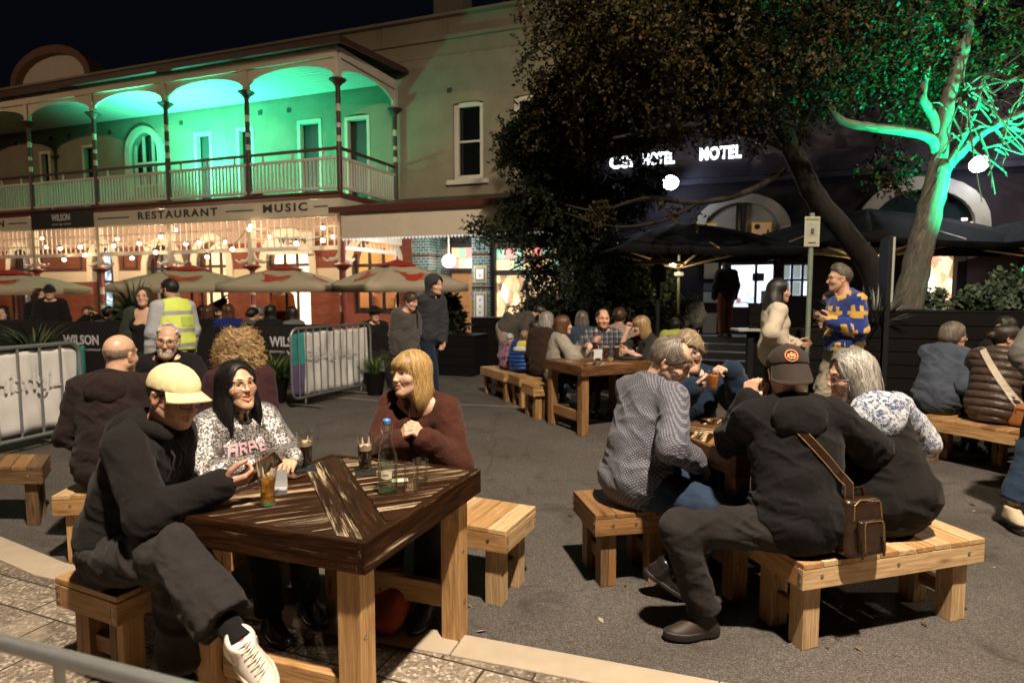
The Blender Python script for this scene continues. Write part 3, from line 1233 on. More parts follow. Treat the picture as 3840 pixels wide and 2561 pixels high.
	BV, BQ = sdf_mesh(fbody, lo, hi, max(res * 1.6, .014))
	VV.append(BV); QQ.append(BQ + off); TT.append(np.ones((len(BV), 3))); off += len(BV)
	for e in 'RL':
		a_, e_, w_, hd, pn, po = J['a' + e]
		sp = (armR if e == 'R' else armL) or {}
		if sp.get('nohand'): continue
		V1, Q1, T1 = hand_mesh(w_, hd, pn, e, s, po, (.0034, .0045, .007)[lod], sp.get('spread', 1.0))
		VV.append(V1); QQ.append(Q1 + off); TT.append(T1); off += len(V1)
	sk = skin_mat('skin_%s' % (skin,), skin, ft.get('rough', .46))
	root = bpy.data.objects.new('person', None)
	V = np.concatenate(VV); Q = np.concatenate(QQ); T = np.concatenate(TT)
	bpy.data.objects.remove(root)
	root = mk('person', V - base.astype(np.float32), Q, sk, None, True, {'tint': T})
	root.location = base
	tag(root, label, 'person', group)
	S = dict(P=P, N=N, HC=HC, HM=HM, J=J, s=s, root=root, TM=TM, U2=U2, U1=U1, rc=rc, fc=fc, Md=Md, r0=r0, f0=f0, SB=SB, hu=hu2, hf=hf2, lod=lod)
	eyes_mesh(root, HC, HM, s, ft, lod)
	if hair:
		for hs in (hair if isinstance(hair, list) else [hair]):
			add_hair(root, HC, HM, s, hs, lod, 'beard' if hs['style'] == 'beard' else 'hair')

	# ---------------- clothes
	def garment(name, fn, mat, parent, amp=.006, seed=1, hres=None, lo_=None, hi_=None, horiz=1.0, extra=None, solid=0):
		hr_ = hres or res
		V, Q = sdf_mesh(fn, lo if lo_ is None else lo_, hi if hi_ is None else hi_, hr_)
		if len(V) == 0: return None
		V = relax_mesh(V, Q, 1, .35)
		Nn = vnormals(V, Q)
		loc = (V - P.astype(np.float32)) @ TM.astype(np.float32)
		ca, sa = math.cos(.5), math.sin(.5)
		rot = np.array([[ca, 0, sa], [0, 1, 0], [-sa, 0, ca]], np.float32)
		def rg(q, sd): return np.clip(1 - np.abs(vnoise(q, sd)) * 2.6, -.6, 1)
		wv = loc + .03 * np.stack([vnoise(loc * 9, seed + 31), vnoise(loc * 9, seed + 32), vnoise(loc * 9, seed + 33)], 1)
		dsp = rg(wv @ rot * np.array((4.5, 5, 19)), seed) * .75 + rg(wv @ rot.T * np.array((5.5, 5, 15)), seed + 3) * .65 + vnoise(loc * 8, seed + 7) * .7 + rg(wv * np.array((26, 26, 34)), seed + 11) * .22
		wgt = np.full(len(V), .55)
		for e in 'RL':
			for jn in (J['a' + e][1], J['l' + e][1], J['l' + e][2], J['l' + e][0]):
				wgt += .6 * np.exp(-((V - jn) ** 2).sum(1) / (.10 * s) ** 2)
		wgt += .5 * np.exp(-(((V - P) @ U1 - .08) / .10) ** 2) * horiz
		V = V + Nn * (dsp * amp * 1.15 * np.minimum(wgt, 1.3))[:, None].astype(np.float32)
		return mk(name, V, Q, mat, parent, True, {'rest': loc})

	def top_fn(tp):
		t = tp.get('t', .016); hem = tp.get('hem', -.06); sl = tp.get('sleeve', 1.0); lo_s = tp.get('loose', .012)
		cut_n = N + U2 * tp.get('neck', .030) * s - fc * .02
		nz = nrm(U2 * 1.0 + fc * tp.get('neck_tilt', .55))

		def f(p):
			d = torso(p, t)
			d = smin(d, ell(p, P + U1 * tp.get('blouse', .07) * s, np.array((.165 * hipw, .13 + .04 * belly, .11)) * gg * s + t, PM), .05) if tp.get('blouse') else d
			hz = (p - P) @ U1 - hem * s
			d = smax(d, -hz, .01)
			d = smax(d, (p - cut_n) @ nz, .008)
			if sl > 0:
				for e in 'RL':
					d = smin(d, arm(p, e, t, sl, lo_s), .035)
			else:
				for e in 'RL':
					a_ = J['a' + e][0]
					oo = rc if e == 'R' else -rc
					d = smax(d, -(cone(p, a_ + oo * .01, J['a' + e][1] + oo * .02, .068 * s + t, .055 * s + t)), .012)
			return d
		return f
	if bottom:
		t = bottom.get('t', .012); fl = bottom.get('flare', .012); up = bottom.get('upto', .93)

		def fb(p):
			d = ell(p, P + U1 * .015 * s, np.array((.160 * hipw, .128, .13)) * gg * s + t * .7, PM)
			for e in 'RL':
				d = smin(d, leg(p, e, t, fl, up), .045)
				kk, an = J['l' + e][1], J['l' + e][2]
				ax_ = nrm(an - kk)
				d = smax(d, np.where(((p - kk) @ ax_ > 0) & (((p - (kk + (an - kk) * up)) ** 2).sum(1) < (.16 * s) ** 2), (p - (kk + (an - kk) * up)) @ ax_, -1), .006)
			d = smax(d, (p - P) @ U1 - .12 * s - 4 * np.maximum((p - P) @ f0 - .10 * s, 0), .01)
			return d
		S['bottom'] = garment(bottom.get('name', 'trousers'), fb, bottom['mat'], root, bottom.get('amp', .006), 21, horiz=.4)
	if top:
		ff = top_fn(top)
		S['top'] = garment(top.get('name', 'jacket'), ff, top['mat'], root, top.get('amp', .006), top.get('seed', 5))
		S['top_fn'] = ff
		S['torso_fn'] = lambda p: torso(p, top.get('t', .016))
		par = S['top']
		if top.get('hood'):
			def fh(p):
				c0 = N - fc * .055 * s + U2 * .005 * s
				d = None
				pts = []
				for a in np.linspace(-2.45, 2.45, 9):
					pts.append(N + U2 * (.030 - .045 * (1 - abs(a) / 2.45) - .012 * (abs(a) > 2)) * s + (-fc * math.cos(a) * .085 + rc * math.sin(a) * .082 + fc * .012) * s - fc * .012)
				for i in range(8):
					c = cone(p, pts[i], pts[i + 1], .030 * s, .030 * s)
					d = c if d is None else smin(d, c, .02)
				hz_ = top.get('hs', 1.0)
				d = smin(d, ell(p, N - fc * (.070 + .040 * hz_) * s - U2 * .060 * s, np.array((.112 * hz_, .055 * hz_, .095 * hz_)) * s, TM), .035)
				d = smax(d, -ell(p, N + U2 * .08 * s - fc * .01, np.array((.062, .064, .11)) * s, TM), .015)
				return d
			garment('hood', fh, top.get('hood_mat', top['mat']), par, .006, 9, hres=min(res, .008), lo_=N - .24, hi_=N + .24)
		if top.get('collar'):
			ch = top['collar'] if top['collar'] is not True else .035

			def fcol(p):
				q = (p - N) @ TM / s
				rr = np.sqrt((q[:, 0] / 1.0) ** 2 + ((q[:, 1] + .004) / 1.06) ** 2)
				hb = q[:, 2] + .42 * np.maximum(q[:, 1], -.02)
				rad_ = .066 + .25 * np.maximum(-(hb - .02), 0) + .16 * np.clip(.045 - hb, 0, .03)
				d = np.abs(rr - rad_) - .0045
				d = smax(d, np.abs(hb - .028) - ch * .75, .003)
				an = np.abs(np.arctan2(q[:, 0], q[:, 1]))
				return smax(d, (.22 - an) * .06, .003)
			garment('collar', fcol, top.get('collar_mat', top['mat']), par, .0015, 9, hres=min(res * .6, .0055), lo_=N - .17, hi_=N + .17)
		if top.get('cuff'):
			for e in 'RL':
				mb = MB()
				a_, e_, w_, hd, pn, po = J['a' + e]
				ax_ = nrm(w_ - e_)
				end = e_ + (w_ - e_) * top.get('sleeve', 1.0)
				x_ = nrm(np.cross(ax_, (0.3, .2, 1))); y_ = np.cross(ax_, x_)
				rr = .031 * s + top.get('t', .016) + .001
				mb.lathe([(rr - .004, -.045), (rr + .003, -.042), (rr + .002, .004), (rr - .010, .006)], end, 16, 0, (x_, y_, ax_))
				mb.build('cuff', top.get('cuff_mat', top['mat']), par, True, world=True)
	if over:
		ff = top_fn(over)
		S['over'] = garment(over.get('name', 'vest'), ff, over['mat'], root, over.get('amp', .006), over.get('seed', 15))
		S['over_fn'] = ff
	if shoes:
		hs = shoes.get('h', (.005, .007, .012)[lod])
		for e in 'RL':
			a_, k_, n_, tf = J['l' + e]
			spec = (legR if e == 'R' else legL) or {}
			if spec.get('noshoe'): continue
			upv = spec.get('up', z)
			(V1, Q1), (V2, Q2) = shoe_mesh(n_ + np.array((0, 0, .0)), tf, upv, s, hs, shoes.get('sole', .026))
			so = mk('shoe', V1, Q1, shoes['mat'], root, True)
			mk('sole', V2, Q2, shoes.get('sole_mat', shoes['mat']), so, True)
			S['shoe' + e] = so
		if shoes.get('sock'):
			for e in 'RL':
				mb = MB()
				a_, k_, n_, tf = J['l' + e]
				mb.tube([k_ + (n_ - k_) * .62, k_ + (n_ - k_) * .9, n_ + (n_ - k_) * .02], [.046 * s, .040 * s, .045 * s], 14)
				mb.build('sock', shoes['sock'], root, True)
	return S


def drape_blocks(name, word, S, mat, z0, cw, chh, R=.15, dist=.012, a0=0.0):
	"""woven block capitals wrapped round the chest of a garment"""
	G = dict(C='####/#.../#.../#.../####', A='####/#..#/####/#..#/#..#', R='####/#..#/###./#.##/#..#', P='####/#..#/####/#.../#...', E='####/#.../###./#.../####', T='####/.##./.##./.##./.##.')
	V, F, D = [], [], []
	n = len(word)
	for k, ch in enumerate(word):
		for j, row in enumerate(G[ch].split('/')):
			for i, c in enumerate(row):
				if c != '#': continue
				b = len(V)
				for di, dj in ((0, 0), (1, 0), (1, 1), (0, 1)):
					u = ((k - (n - 1) / 2) * 5 + i + di - 2) * cw; v = z0 + (2.5 - j - dj) * chh
					th = a0 + u / R; dr = S['fc'] * math.cos(th) - S['rc'] * math.sin(th)
					V.append(S['Md'] + S['U2'] * v + dr * .40); D.append(-dr)
				F.append([b + 3, b + 2, b + 1, b])
	P = np.array(V, np.float32); D = np.array(D, np.float32); t = np.zeros(len(P), np.float32)
	for _ in range(40):
		t += np.clip(S['torso_fn'](P + t[:, None] * D) - dist, -.02, .05) * .8
	return mk(name, P + t[:, None] * D, F, mat, S['top'], False)


def project(name, P, F, dirn, fn, mat, parent, dist=.003, maxd=.6):
	P = P.astype(np.float32).copy()
	t = np.zeros(len(P), np.float32)
	for _ in range(40):
		d = fn(P + t[:, None] * dirn.astype(np.float32))
		t += np.clip(d - dist - .004, -.02, .05) * .8
		t = np.minimum(t, maxd)
	W = P + t[:, None] * dirn.astype(np.float32)
	return mk(name, W, F, mat, parent, False)
# ------------------------------------------------------------------ ground
def asphalt_mat():
	t = NT('asphalt')
	c = t.coord('Object')
	v = t.n('ShaderNodeTexVoronoi'); v.inputs['Scale'].default_value = 185; t.l(c, v.inputs['Vector'])
	v2 = t.n('ShaderNodeTexVoronoi'); v2.inputs['Scale'].default_value = 380; t.l(c, v2.inputs['Vector'])
	g = t.n('ShaderNodeSeparateColor'); t.l(v.outputs['Color'], g.inputs[0])
	g2 = t.n('ShaderNodeSeparateColor'); t.l(v2.outputs['Color'], g2.inputs[0])
	spk = t.math('ADD', t.math('MULTIPLY', g.outputs[0], .6), t.math('MULTIPLY', g2.outputs[1], .4))
	base = t.ramp(spk, [(.15, (.045, .040, .036)), (.5, (.098, .088, .079)), (.75, (.145, .131, .118)), (.9, (.25, .23, .21))])
	big = t.noise(c, .9, 5, .6)
	base = t.mix(t.ramp(big, [(.35, .45), (.65, 0)]), base, (.045, .036, .030))
	st = t.noise(c, 2.6, 6, .7, .6)
	base = t.mix(t.ramp(st, [(.54, 0), (.70, .75)]), base, (.032, .026, .022))
	# fine hairline cracks
	vo = t.n('ShaderNodeTexVoronoi', feature='DISTANCE_TO_EDGE'); vo.inputs['Scale'].default_value = .33
	w = t.n('ShaderNodeTexNoise'); w.inputs['Scale'].default_value = 3; w.inputs['Detail'].default_value = 6; t.l(c, w.inputs['Vector'])
	t.l(t.mix(.12, c, w.outputs['Color'], 'ADD'), vo.inputs['Vector'])
	cr = t.ramp(vo.outputs['Distance'], [(.0, 1), (.006, 0)])
	base = t.mix(t.math('MULTIPLY', cr, .3), base, (.015, .013, .012))
	t.set(Base_Color=base, Roughness=.86)
	t.b.inputs['Specular IOR Level'].default_value = .3
	t.bump(t.math('ADD', v.outputs['Distance'], t.math('MULTIPLY', v2.outputs['Distance'], .5)), .55, .006)
	return t.m


def paving_mat():
	t = NT('paving')
	c = t.coord('Object', rot=(0, 0, rad(22)))
	w = t.n('ShaderNodeTexNoise'); w.inputs['Scale'].default_value = 5; t.l(c, w.inputs['Vector'])
	cw = t.mix(.012, c, w.outputs['Color'], 'ADD')
	b = t.n('ShaderNodeTexBrick')
	for k, v in (('Scale', 1.0), ('Mortar Size', .006), ('Mortar Smooth', .3), ('Bias', 0), ('Brick Width', .42), ('Row Height', .21)):
		b.inputs[k].default_value = v
	b.offset = .5
	b.inputs['Color1'].default_value = (.42, .42, .42, 1); b.inputs['Color2'].default_value = (1, 1, 1, 1); b.inputs['Mortar'].default_value = (0, 0, 0, 1)
	t.l(cw, b.inputs['Vector'])
	v = t.n('ShaderNodeTexVoronoi'); v.inputs['Scale'].default_value = 75; t.l(c, v.inputs['Vector'])
	g = t.n('ShaderNodeSeparateColor'); t.l(v.outputs['Color'], g.inputs[0])
	st = t.ramp(g.outputs[0], [(.12, (.15, .12, .092)), (.5, (.26, .21, .16)), (.8, (.38, .32, .245)), (.93, (.62, .55, .46))])
	st = t.mix(t.math('MULTIPLY', t.noise(c, 22, 4), .5), st, (.17, .125, .085))
	br = t.mix(.85, st, b.outputs['Color'], 'MULTIPLY')
	pale = t.ramp(t.noise(c, 1.3, 2), [(.55, 0), (.6, .35)])
	br = t.mix(pale, br, (.42, .35, .25))
	base = t.mix(b.outputs['Fac'], br, (.035, .028, .02))
	t.set(Base_Color=base, Roughness=.85)
	t.bump(t.math('SUBTRACT', t.math('MULTIPLY', v.outputs['Distance'], -.6), t.math('MULTIPLY', b.outputs['Fac'], 1.2)), .7, .008)
	return t.m


m = MB(); m.box((0, 40, -.05), (160, 130, .1)); tag(m.build('asphalt_road', asphalt_mat()), kind='structure')
KB = [(-9.5, 7.3), (-6, 5.42), (-3.33, 3.96), (-2.62, 3.56), (-1.6, 3.20), (-.22, 2.79), (.85, 2.44), (3, 1.74), (7, .45)]
def kerb_off(o):
	out = []
	for i, p in enumerate(KB):
		a = np.array(KB[max(i - 1, 0)]); b = np.array(KB[min(i + 1, len(KB) - 1)])
		t_ = nrm(b - a); n_ = np.array((-t_[1], t_[0]))
		out.append(np.array(p) - n_ * o)
	return out
k0, k1 = kerb_off(0), kerb_off(.17)
pv = [(*p, 0.004) for p in k1] + [(7, -8, .004), (-12, -8, .004), (-12, 7.5, .004)]
tag(mk('brick_paving', np.array(pv), [list(range(len(pv)))[::-1]], paving_mat(), None, False), kind='structure')
m = MB()
for i in range(len(KB) - 1):
	L = np.linalg.norm(k0[i + 1] - k0[i]); nseg = max(1, int(L / .9))
	for j in range(nseg):
		f0_, f1_ = j / nseg, (j + 1) / nseg - .006 / L
		q = [k0[i] + (k0[i + 1] - k0[i]) * f0_, k0[i] + (k0[i + 1] - k0[i]) * f1_, k1[i] + (k1[i + 1] - k1[i]) * f1_, k1[i] + (k1[i + 1] - k1[i]) * f0_]
		m.prism([tuple(p) for p in q][::-1], -.02, .012)
tag(m.build('kerb_strip', plain('kerb_concrete', (.40, .335, .25), .85, 0, .16, 9, .5), None, bevel=.004), kind='structure')
wl = plain('road_line', (.20, .17, .13), .85, 0, .35, 5, .3)
m = MB()
pts = [(-3.4, 9.62), (-2.79, 9.38), (-1.68, 8.92), (-1.03, 8.78), (0.3, 8.52), (1.2, 8.3)]
for a, b in zip(pts[:-1], pts[1:]):
	t_ = nrm(np.array(b) - np.array(a)); n_ = np.array((-t_[1], t_[0])) * .045
	m.quad((a[0] - n_[0], a[1] - n_[1], .004), (b[0] - n_[0], b[1] - n_[1], .004), (b[0] + n_[0], b[1] + n_[1], .004), (a[0] + n_[0], a[1] + n_[1], .004))
tag(m.build('road_marking', wl), kind='structure')

# ------------------------------------------------------------------ assumed street lamp, out of view, that lights the square (behind the photographer)
sl = thing('unseen_street_lamp', 'assumed tall steel street lamp standing behind the photographer at the footpath edge', 'street lamp', (2.6, -3.2, 0))
steel = plain('galvanised', (.34, .35, .35), .45, .85, .15, 30, .1)
black_metal = plain('black_metal', (.012, .012, .013), .66, 0, .2, 20, .1)
m = MB(); m.tube([(2.6, -3.2, 0), (2.6, -3.2, 4), (2.6, -3.2, 8.9)], [.09, .075, .055], 12); m.tube([(2.6, -3.2, 8.8), (2.2, -2.2, 9.3), (1.5, -.9, 9.45)], .035, 8)
m.build('pole', steel, sl, True)
m = MB(); m.box((1.38, -.68, 9.45), (.28, .62, .09), [(.88, .47, 0), (-.47, .88, 0), (0, 0, 1)]); m.build('lamp_head', steel, sl, bevel=.02)
m = MB(); m.box((1.38, -.68, 9.395), (.2, .45, .01), [(.88, .47, 0), (-.47, .88, 0), (0, 0, 1)]); m.build('lens', emit('street_lens', (1, .72, .42), 8), sl)
lamp('unseen_street_light', 'SPOT', (1.38, -.68, 9.36), 9600, (1.0, .83, .64), .20, (1.2, 5.0, 0), 120, .5, parent=sl)

added_left_lamp = thing('unseen_street_lamp', 'added lamp on a tall steel pole past the left end of the hotel veranda', 'street lamp', (-19.5, 9.5, 0))  # added out of view to light the pediment and left side of the hotel
m = MB(); m.tube([(-19.5, 9.5, 0), (-19.5, 9.5, 7.4)], [.08, .05], 10); m.build('pole', steel, added_left_lamp, True)
m = MB(); m.box((-19.3, 9.6, 7.42), (.5, .3, .09)); m.build('lamp_head', steel, added_left_lamp, bevel=.02)
lamp('unseen_street_light', 'POINT', (-19.2, 9.7, 7.25), 900, (1.0, .70, .46), .12, parent=added_left_lamp)

fill_lamp = thing('unseen_street_lamp', 'added fill lamp on a steel pole outside the right edge of the square', 'street lamp', (11.5, 3.2, 0))  # added lamp out of view, fills the right-hand group, umbrellas and planter
m = MB(); m.tube([(11.5, 3.2, 0), (11.5, 3.2, 7.4)], [.08, .05], 10); m.build('pole', steel, fill_lamp, True)
m = MB(); m.box((11.3, 3.3, 7.42), (.5, .3, .09)); m.build('lamp_head', steel, fill_lamp, bevel=.02)
lamp('unseen_street_light', 'POINT', (11.2, 3.3, 7.25), 1300, (1.0, .78, .56), .2, parent=fill_lamp)

# ------------------------------------------------------------------ hotel
C0 = np.array((-3.97, 14.7, 0)); HRZ = math.atan2(-.348, .9375)
ex, ey = np.array((.9375, -.348, 0)), np.array((.348, .9375, 0))
def HL(x, y, z): return C0 + ex * x + ey * y + np.array((0, 0, z))
def hotel_x(px):
	u = (px - 1920) / FPX
	return -((-3.97 - 14.7 * u) / (.9375 + .348 * u))
def wall_x(px):
	"""local x where pixel column px meets the wall plane y=2.6"""
	u = (px - 1920) / FPX
	W0 = HL(0, 2.6, 0)
	return (u * W0[1] - W0[0]) / (ex[0] - u * ex[1])

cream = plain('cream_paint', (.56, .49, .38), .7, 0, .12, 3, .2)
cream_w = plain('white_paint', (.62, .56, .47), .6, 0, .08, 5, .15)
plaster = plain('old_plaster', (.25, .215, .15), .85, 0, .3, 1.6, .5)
brown = plain('brown_paint', (.055, .022, .014), .5, 0, .2, 8, .15)
redbrown = plain('oxblood_paint', (.20, .035, .02), .45, 0, .2, 8, .15)
darkdoor = plain('dark_door', (.045, .05, .045), .6, 0, .2, 6, .1)
frame_dark = plain('dark_frame', (.018, .015, .017), .5, 0, .2, 8, .1)


def brick_mat():
	t = NT('brick_wall')
	co = t.n('ShaderNodeTexCoord').outputs['Object']
	sx = t.n('ShaderNodeSeparateXYZ'); t.l(co, sx.inputs[0])
	cb = t.n('ShaderNodeCombineXYZ'); t.l(t.math('ADD', sx.outputs[0], sx.outputs[1]), cb.inputs[0]); t.l(sx.outputs[2], cb.inputs[1])
	b = t.n('ShaderNodeTexBrick')
	for k, v in (('Scale', 1.0), ('Mortar Size', .006), ('Brick Width', .23), ('Row Height', .076)):
		b.inputs[k].default_value = v
	b.inputs['Color1'].default_value = (.25, .062, .028, 1); b.inputs['Color2'].default_value = (.17, .038, .018, 1); b.inputs['Mortar'].default_value = (.17, .06, .032, 1)
	t.l(cb.outputs[0], b.inputs['Vector'])
	z = sx.outputs[2]
	band = t.math('MULTIPLY', t.math('GREATER_THAN', z, 1.89), t.math('LESS_THAN', z, 2.24))
	base = t.mix(t.math('MULTIPLY', t.noise(co, 3, 4), .5), b.outputs['Color'], (.16, .03, .012))
	up = t.math('GREATER_THAN', z, 3.02)
	base = t.mix(t.math('MULTIPLY', up, .75), base, (.50, .36, .27))
	base = t.mix(band, base, (.60, .50, .37))
	t.set(Base_Color=base, Roughness=.8)
	t.bump(b.outputs['Fac'], -.3, .006)
	return t.m


brick = brick_mat()


def arc(xa, xb, zs, rise, n=14):
	c, r = (xa + xb) / 2, (xb - xa) / 2
	return [(c + r * math.cos(q), zs + rise * math.sin(q)) for q in np.linspace(0, PI, n)]      # right to left


def wall(mb, x0, x1, z0, z1, y0, y1, ops, mat=0):
	"""wall slab between y0 (front) and y1 with openings (xa,xb,za,zb,rise)"""
	Y = (0, 0, 1)
	pr = lambda poly: mb.prism(poly, -y1, -y0, (0, 0, 0), (1, 0, 0), (0, 0, 1), (0, -1, 0), mat)
	x = x0
	for xa, xb, za, zb, rise in sorted(ops):
		if xa > x: pr([(x, z0), (xa, z0), (xa, z1), (x, z1)])
		if za > z0: pr([(xa, z0), (xb, z0), (xb, za), (xa, za)])
		if zb + rise < z1:
			a = arc(xa, xb, zb, rise) if rise else [(xb, zb), (xa, zb)]
			pr([(xa, z1)] + a[::-1] + [(xb, z1)])
		x = xb
	if x < x1: pr([(x, z0), (x1, z0), (x1, z1), (x, z1)])


def band(mb, xa, xb, zs, rise, w, y0, y1, zb=None, mat=0):
	"""arched surround of width w"""
	o = arc(xa - w, xb + w, zs, rise + w); i = arc(xa, xb, zs, rise)
	pr = lambda poly: mb.prism(poly, -y1, -y0, (0, 0, 0), (1, 0, 0), (0, 0, 1), (0, -1, 0), mat)
	for k in range(len(o) - 1):
		pr([o[k], o[k + 1], i[k + 1], i[k]])
	if zb is not None:
		pr([(xb, zb), (xb + w, zb), (xb + w, zs), (xb, zs)])
		pr([(xa - w, zb), (xa, zb), (xa, zs), (xa - w, zs)])


hotel = thing('hotel_building', 'old two storey hotel with cream walls, red brick ground floor and long green lit veranda', 'building', tuple(C0), HRZ)
HB = lambda mb, name, mats, parent=hotel, **k: mb.build(name, mats, parent, world=False, **k)
XL = -21.0
PX = [0, -2.63, -5.26, -7.89, -10.52, -13.15, -15.78, -18.41]
# ground floor openings
G_OPS = [(-15.95, -14.85, .0, 2.45, .62), (-11.8, -10.8, .0, 2.45, .62), (-9.3, -7.95, .9, 2.3, .75), (-7.2, -6.0, .0, 2.4, .7), (-4.5, -2.95, .0, 2.4, .78), (-1.5, -.12, .95, 2.35, .7)]
mb = MB(); wall(mb, XL, .45, 0, 3.72, 2.6, 2.95, G_OPS); HB(mb, 'brick_wall', brick)
for o in G_OPS:
	mb = MB(); band(mb, o[0], o[1], o[3], o[4], .24, 2.56, 2.82, 1.9); HB(mb, 'arch_surround', plain('arch_cream', (.70, .61, .47), .7, 0, .1, 4, .2))
for a, b in ((-14.4, -12.3), (-10.4, -9.72), (-7.66, -7.5)):     # framed brick panels between the arches
	mb = MB()
	for q in ((a, 2.3, b, 2.36), (a, 2.36, a + .07, 3.0), (b - .07, 2.36, b, 3.0)):
		mb.box(((q[0] + q[2]) / 2, 2.585, (q[1] + q[3]) / 2), (q[2] - q[0], .03, q[3] - q[1]))
	HB(mb, 'panel_frame', frame_dark)
warm_a = emit('window_warm', (1.0, .74, .42), 2.6); warm_b = emit('window_amber', (1.0, .60, .27), 1.1)
cool_a = emit('window_blue', (.55, .80, 1.0), 1.5); dim_a = emit('window_dim', (.75, .55, .42), .42)
def interior(name, strength, tint):
	"""what shows through a lit pub window: shelves, lamps and shapes"""
	t = NT(name)
	c = t.coord('Object')
	n = t.noise(t.coord('Object', (3, 3, 1.2)), 1.5, 3, .6)
	v = t.n('ShaderNodeTexVoronoi'); v.inputs['Scale'].default_value = 3.5; t.l(t.coord('Object', (1.6, 1.6, .8)), v.inputs['Vector'])
	g = t.n('ShaderNodeSeparateColor'); t.l(v.outputs['Color'], g.inputs[0])
	f = t.math('ADD', t.math('MULTIPLY', n, .5), t.math('MULTIPLY', g.outputs[0], .5))
	col = t.ramp(f, [(.25, sh(tint, .12)), (.45, sh(tint, .5)), (.62, tint), (.8, (1, .95, .85))])
	t.set(Base_Color=(.1, .1, .1), Emission_Color=col, Emission_Strength=strength)
	return t.m
int_warm = interior('pub_interior', 1.5, (1.0, .62, .30)); int_cool = interior('bar_interior', 1.3, (.55, .78, 1.0)); int_dim = interior('dim_interior', .35, (.8, .5, .38))
WM = [int_dim, int_cool, int_dim, warm_b, warm_a, None]
for o, wm in zip(G_OPS, WM):
	xa, xb, za, zb, ri = o
	w = MB()
	cx_ = (xa + xb) / 2
	for x in (xa + .04, cx_ - .22, cx_ + .22, xb - .04): w.box((x, 2.76, (za + zb + ri * .6) / 2), (.07, .06, zb + ri * .6 - za))
	for z in ((1.9, 2.35) if za < .5 else (2.3,)): w.box((cx_, 2.75, z), (xb - xa, .07, .09))
	w.box((cx_, 2.75, za + .05), (xb - xa, .08, .1))
	fr = HB(w, 'window', frame_dark)
	if wm is not None:
		w = MB()
		w.prism([(xa - .05, za), (xb + .05, za)] + arc(xa - .05, xb + .05, zb, ri + .05), -3.02, -2.99, (0, 0, 0), (1, 0, 0), (0, 0, 1), (0, -1, 0))
		HB(w, 'pane', wm, fr)
lettering('window_lettering', 'BREWING', .17, HL(-11.3, 2.72, 1.78), ex, (0, 0, 1), plain('glass_letters', (.75, .75, .75), .6, 0, .05), hotel, .003)
lettering('window_lettering', '& CO', .17, HL(-11.15, 2.72, 1.5), ex, (0, 0, 1), plain('glass_letters', (.75, .75, .75), .6, 0, .05), hotel, .003)
# lit bar room behind the last arch
mb = MB(); mb.box((-.8, 4.9, 1.7), (2.6, .05, 3.4)); mb.box((-2.1, 3.9, 1.7), (.05, 2, 3.4)); mb.box((.5, 3.95, 1.7), (.05, 1.9, 3.4)); mb.box((-.8, 3.9, 3.42), (2.6, 2, .05))
HB(mb, 'bar_room', plain('bar_room_wall', (.75, .55, .36), .8, 0, .1, 3, .1))
mb = MB(); mb.box((-.8, 3.25, .55), (2.4, .5, 1.1)); HB(mb, 'bar_counter', frame_dark)
mb = MB()
for i, x in enumerate(np.linspace(-1.35, -.55, 7)): mb.lathe([(.045, 0), (.045, .22), (.016, .3), (.016, .38), (1e-6, .38)], (x, 4.7, 1.35 + .0 * i), 8)
mb.box((-.95, 4.72, 1.33), (1.1, .25, .03))
HB(mb, 'bottle_shelf', plain('bottle_blue', (.05, .12, .28), .15, 0, .3))
lamp('bar_light', 'POINT', tuple(HL(-.7, 3.7, 3.1)), 80, (1, .68, .36), .15, parent=hotel)

# upper wall
U_OPS = [(-17.2, -16.5, 3.87, 6.4, 0), (-14.1, -13.55, 3.87, 6.35, 0), (-12.0, -11.3, 3.87, 6.4, 0), (-9.75, -8.55, 4.9, 5.95, .62), (-7.1, -6.4, 3.87, 6.4, 0), (-5.45, -4.8, 3.87, 6.4, 0), (-3.24, -2.42, 3.87, 6.4, 0), (-1.65, -.85, 3.87, 6.35, .06), (1.647, 2.488, 4.45, 6.36, .05), (3.3, 4.15, 4.45, 6.36, .05)]
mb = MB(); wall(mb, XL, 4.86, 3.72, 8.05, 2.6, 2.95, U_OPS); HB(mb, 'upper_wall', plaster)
mb = MB(); mb.box(((XL + 4.86) / 2, 2.78, 8.3), (4.86 - XL, .30, .5)); mb.box(((XL + 4.86) / 2, 2.72, 8.58), (4.90 - XL, .52, .07)); mb.box(((XL + 4.86) / 2, 2.56, 8.03), (4.88 - XL, .10, .09))
for x in np.arange(XL + 1.0, 4.8, 1.95): mb.box((x, 2.615, 8.31), (.06, .03, .44))
for x in np.arange(0.4, 4.8, 1.1): mb.box((x, 2.585, 7.62), (1.0, .02, .03))
HB(mb, 'parapet', plaster)
mb = MB(); mb.box((.9, 4.2, 9.3), (.9, .6, 1.2)); mb.box((.9, 4.2, 9.93), (1.05, .75, .1)); HB(mb, 'chimney', plaster)
ped = MB(); ped.prism([(-15.1, 8.62), (-11.3, 8.62)] + arc(-15.1, -11.3, 8.62, 1.0, 24)[1:-1], -2.95, -2.7, (0, 0, 0), (1, 0, 0), (0, 0, 1), (0, -1, 0))
pe = HB(ped, 'pediment', cream)
ped = MB(); band(ped, -14.9, -11.5, 8.62, .85, .26, 2.45, 2.97)
HB(ped, 'pediment_moulding', plain('pediment_brown', (.16, .09, .06), .8, 0, .2, 4, .2), pe)
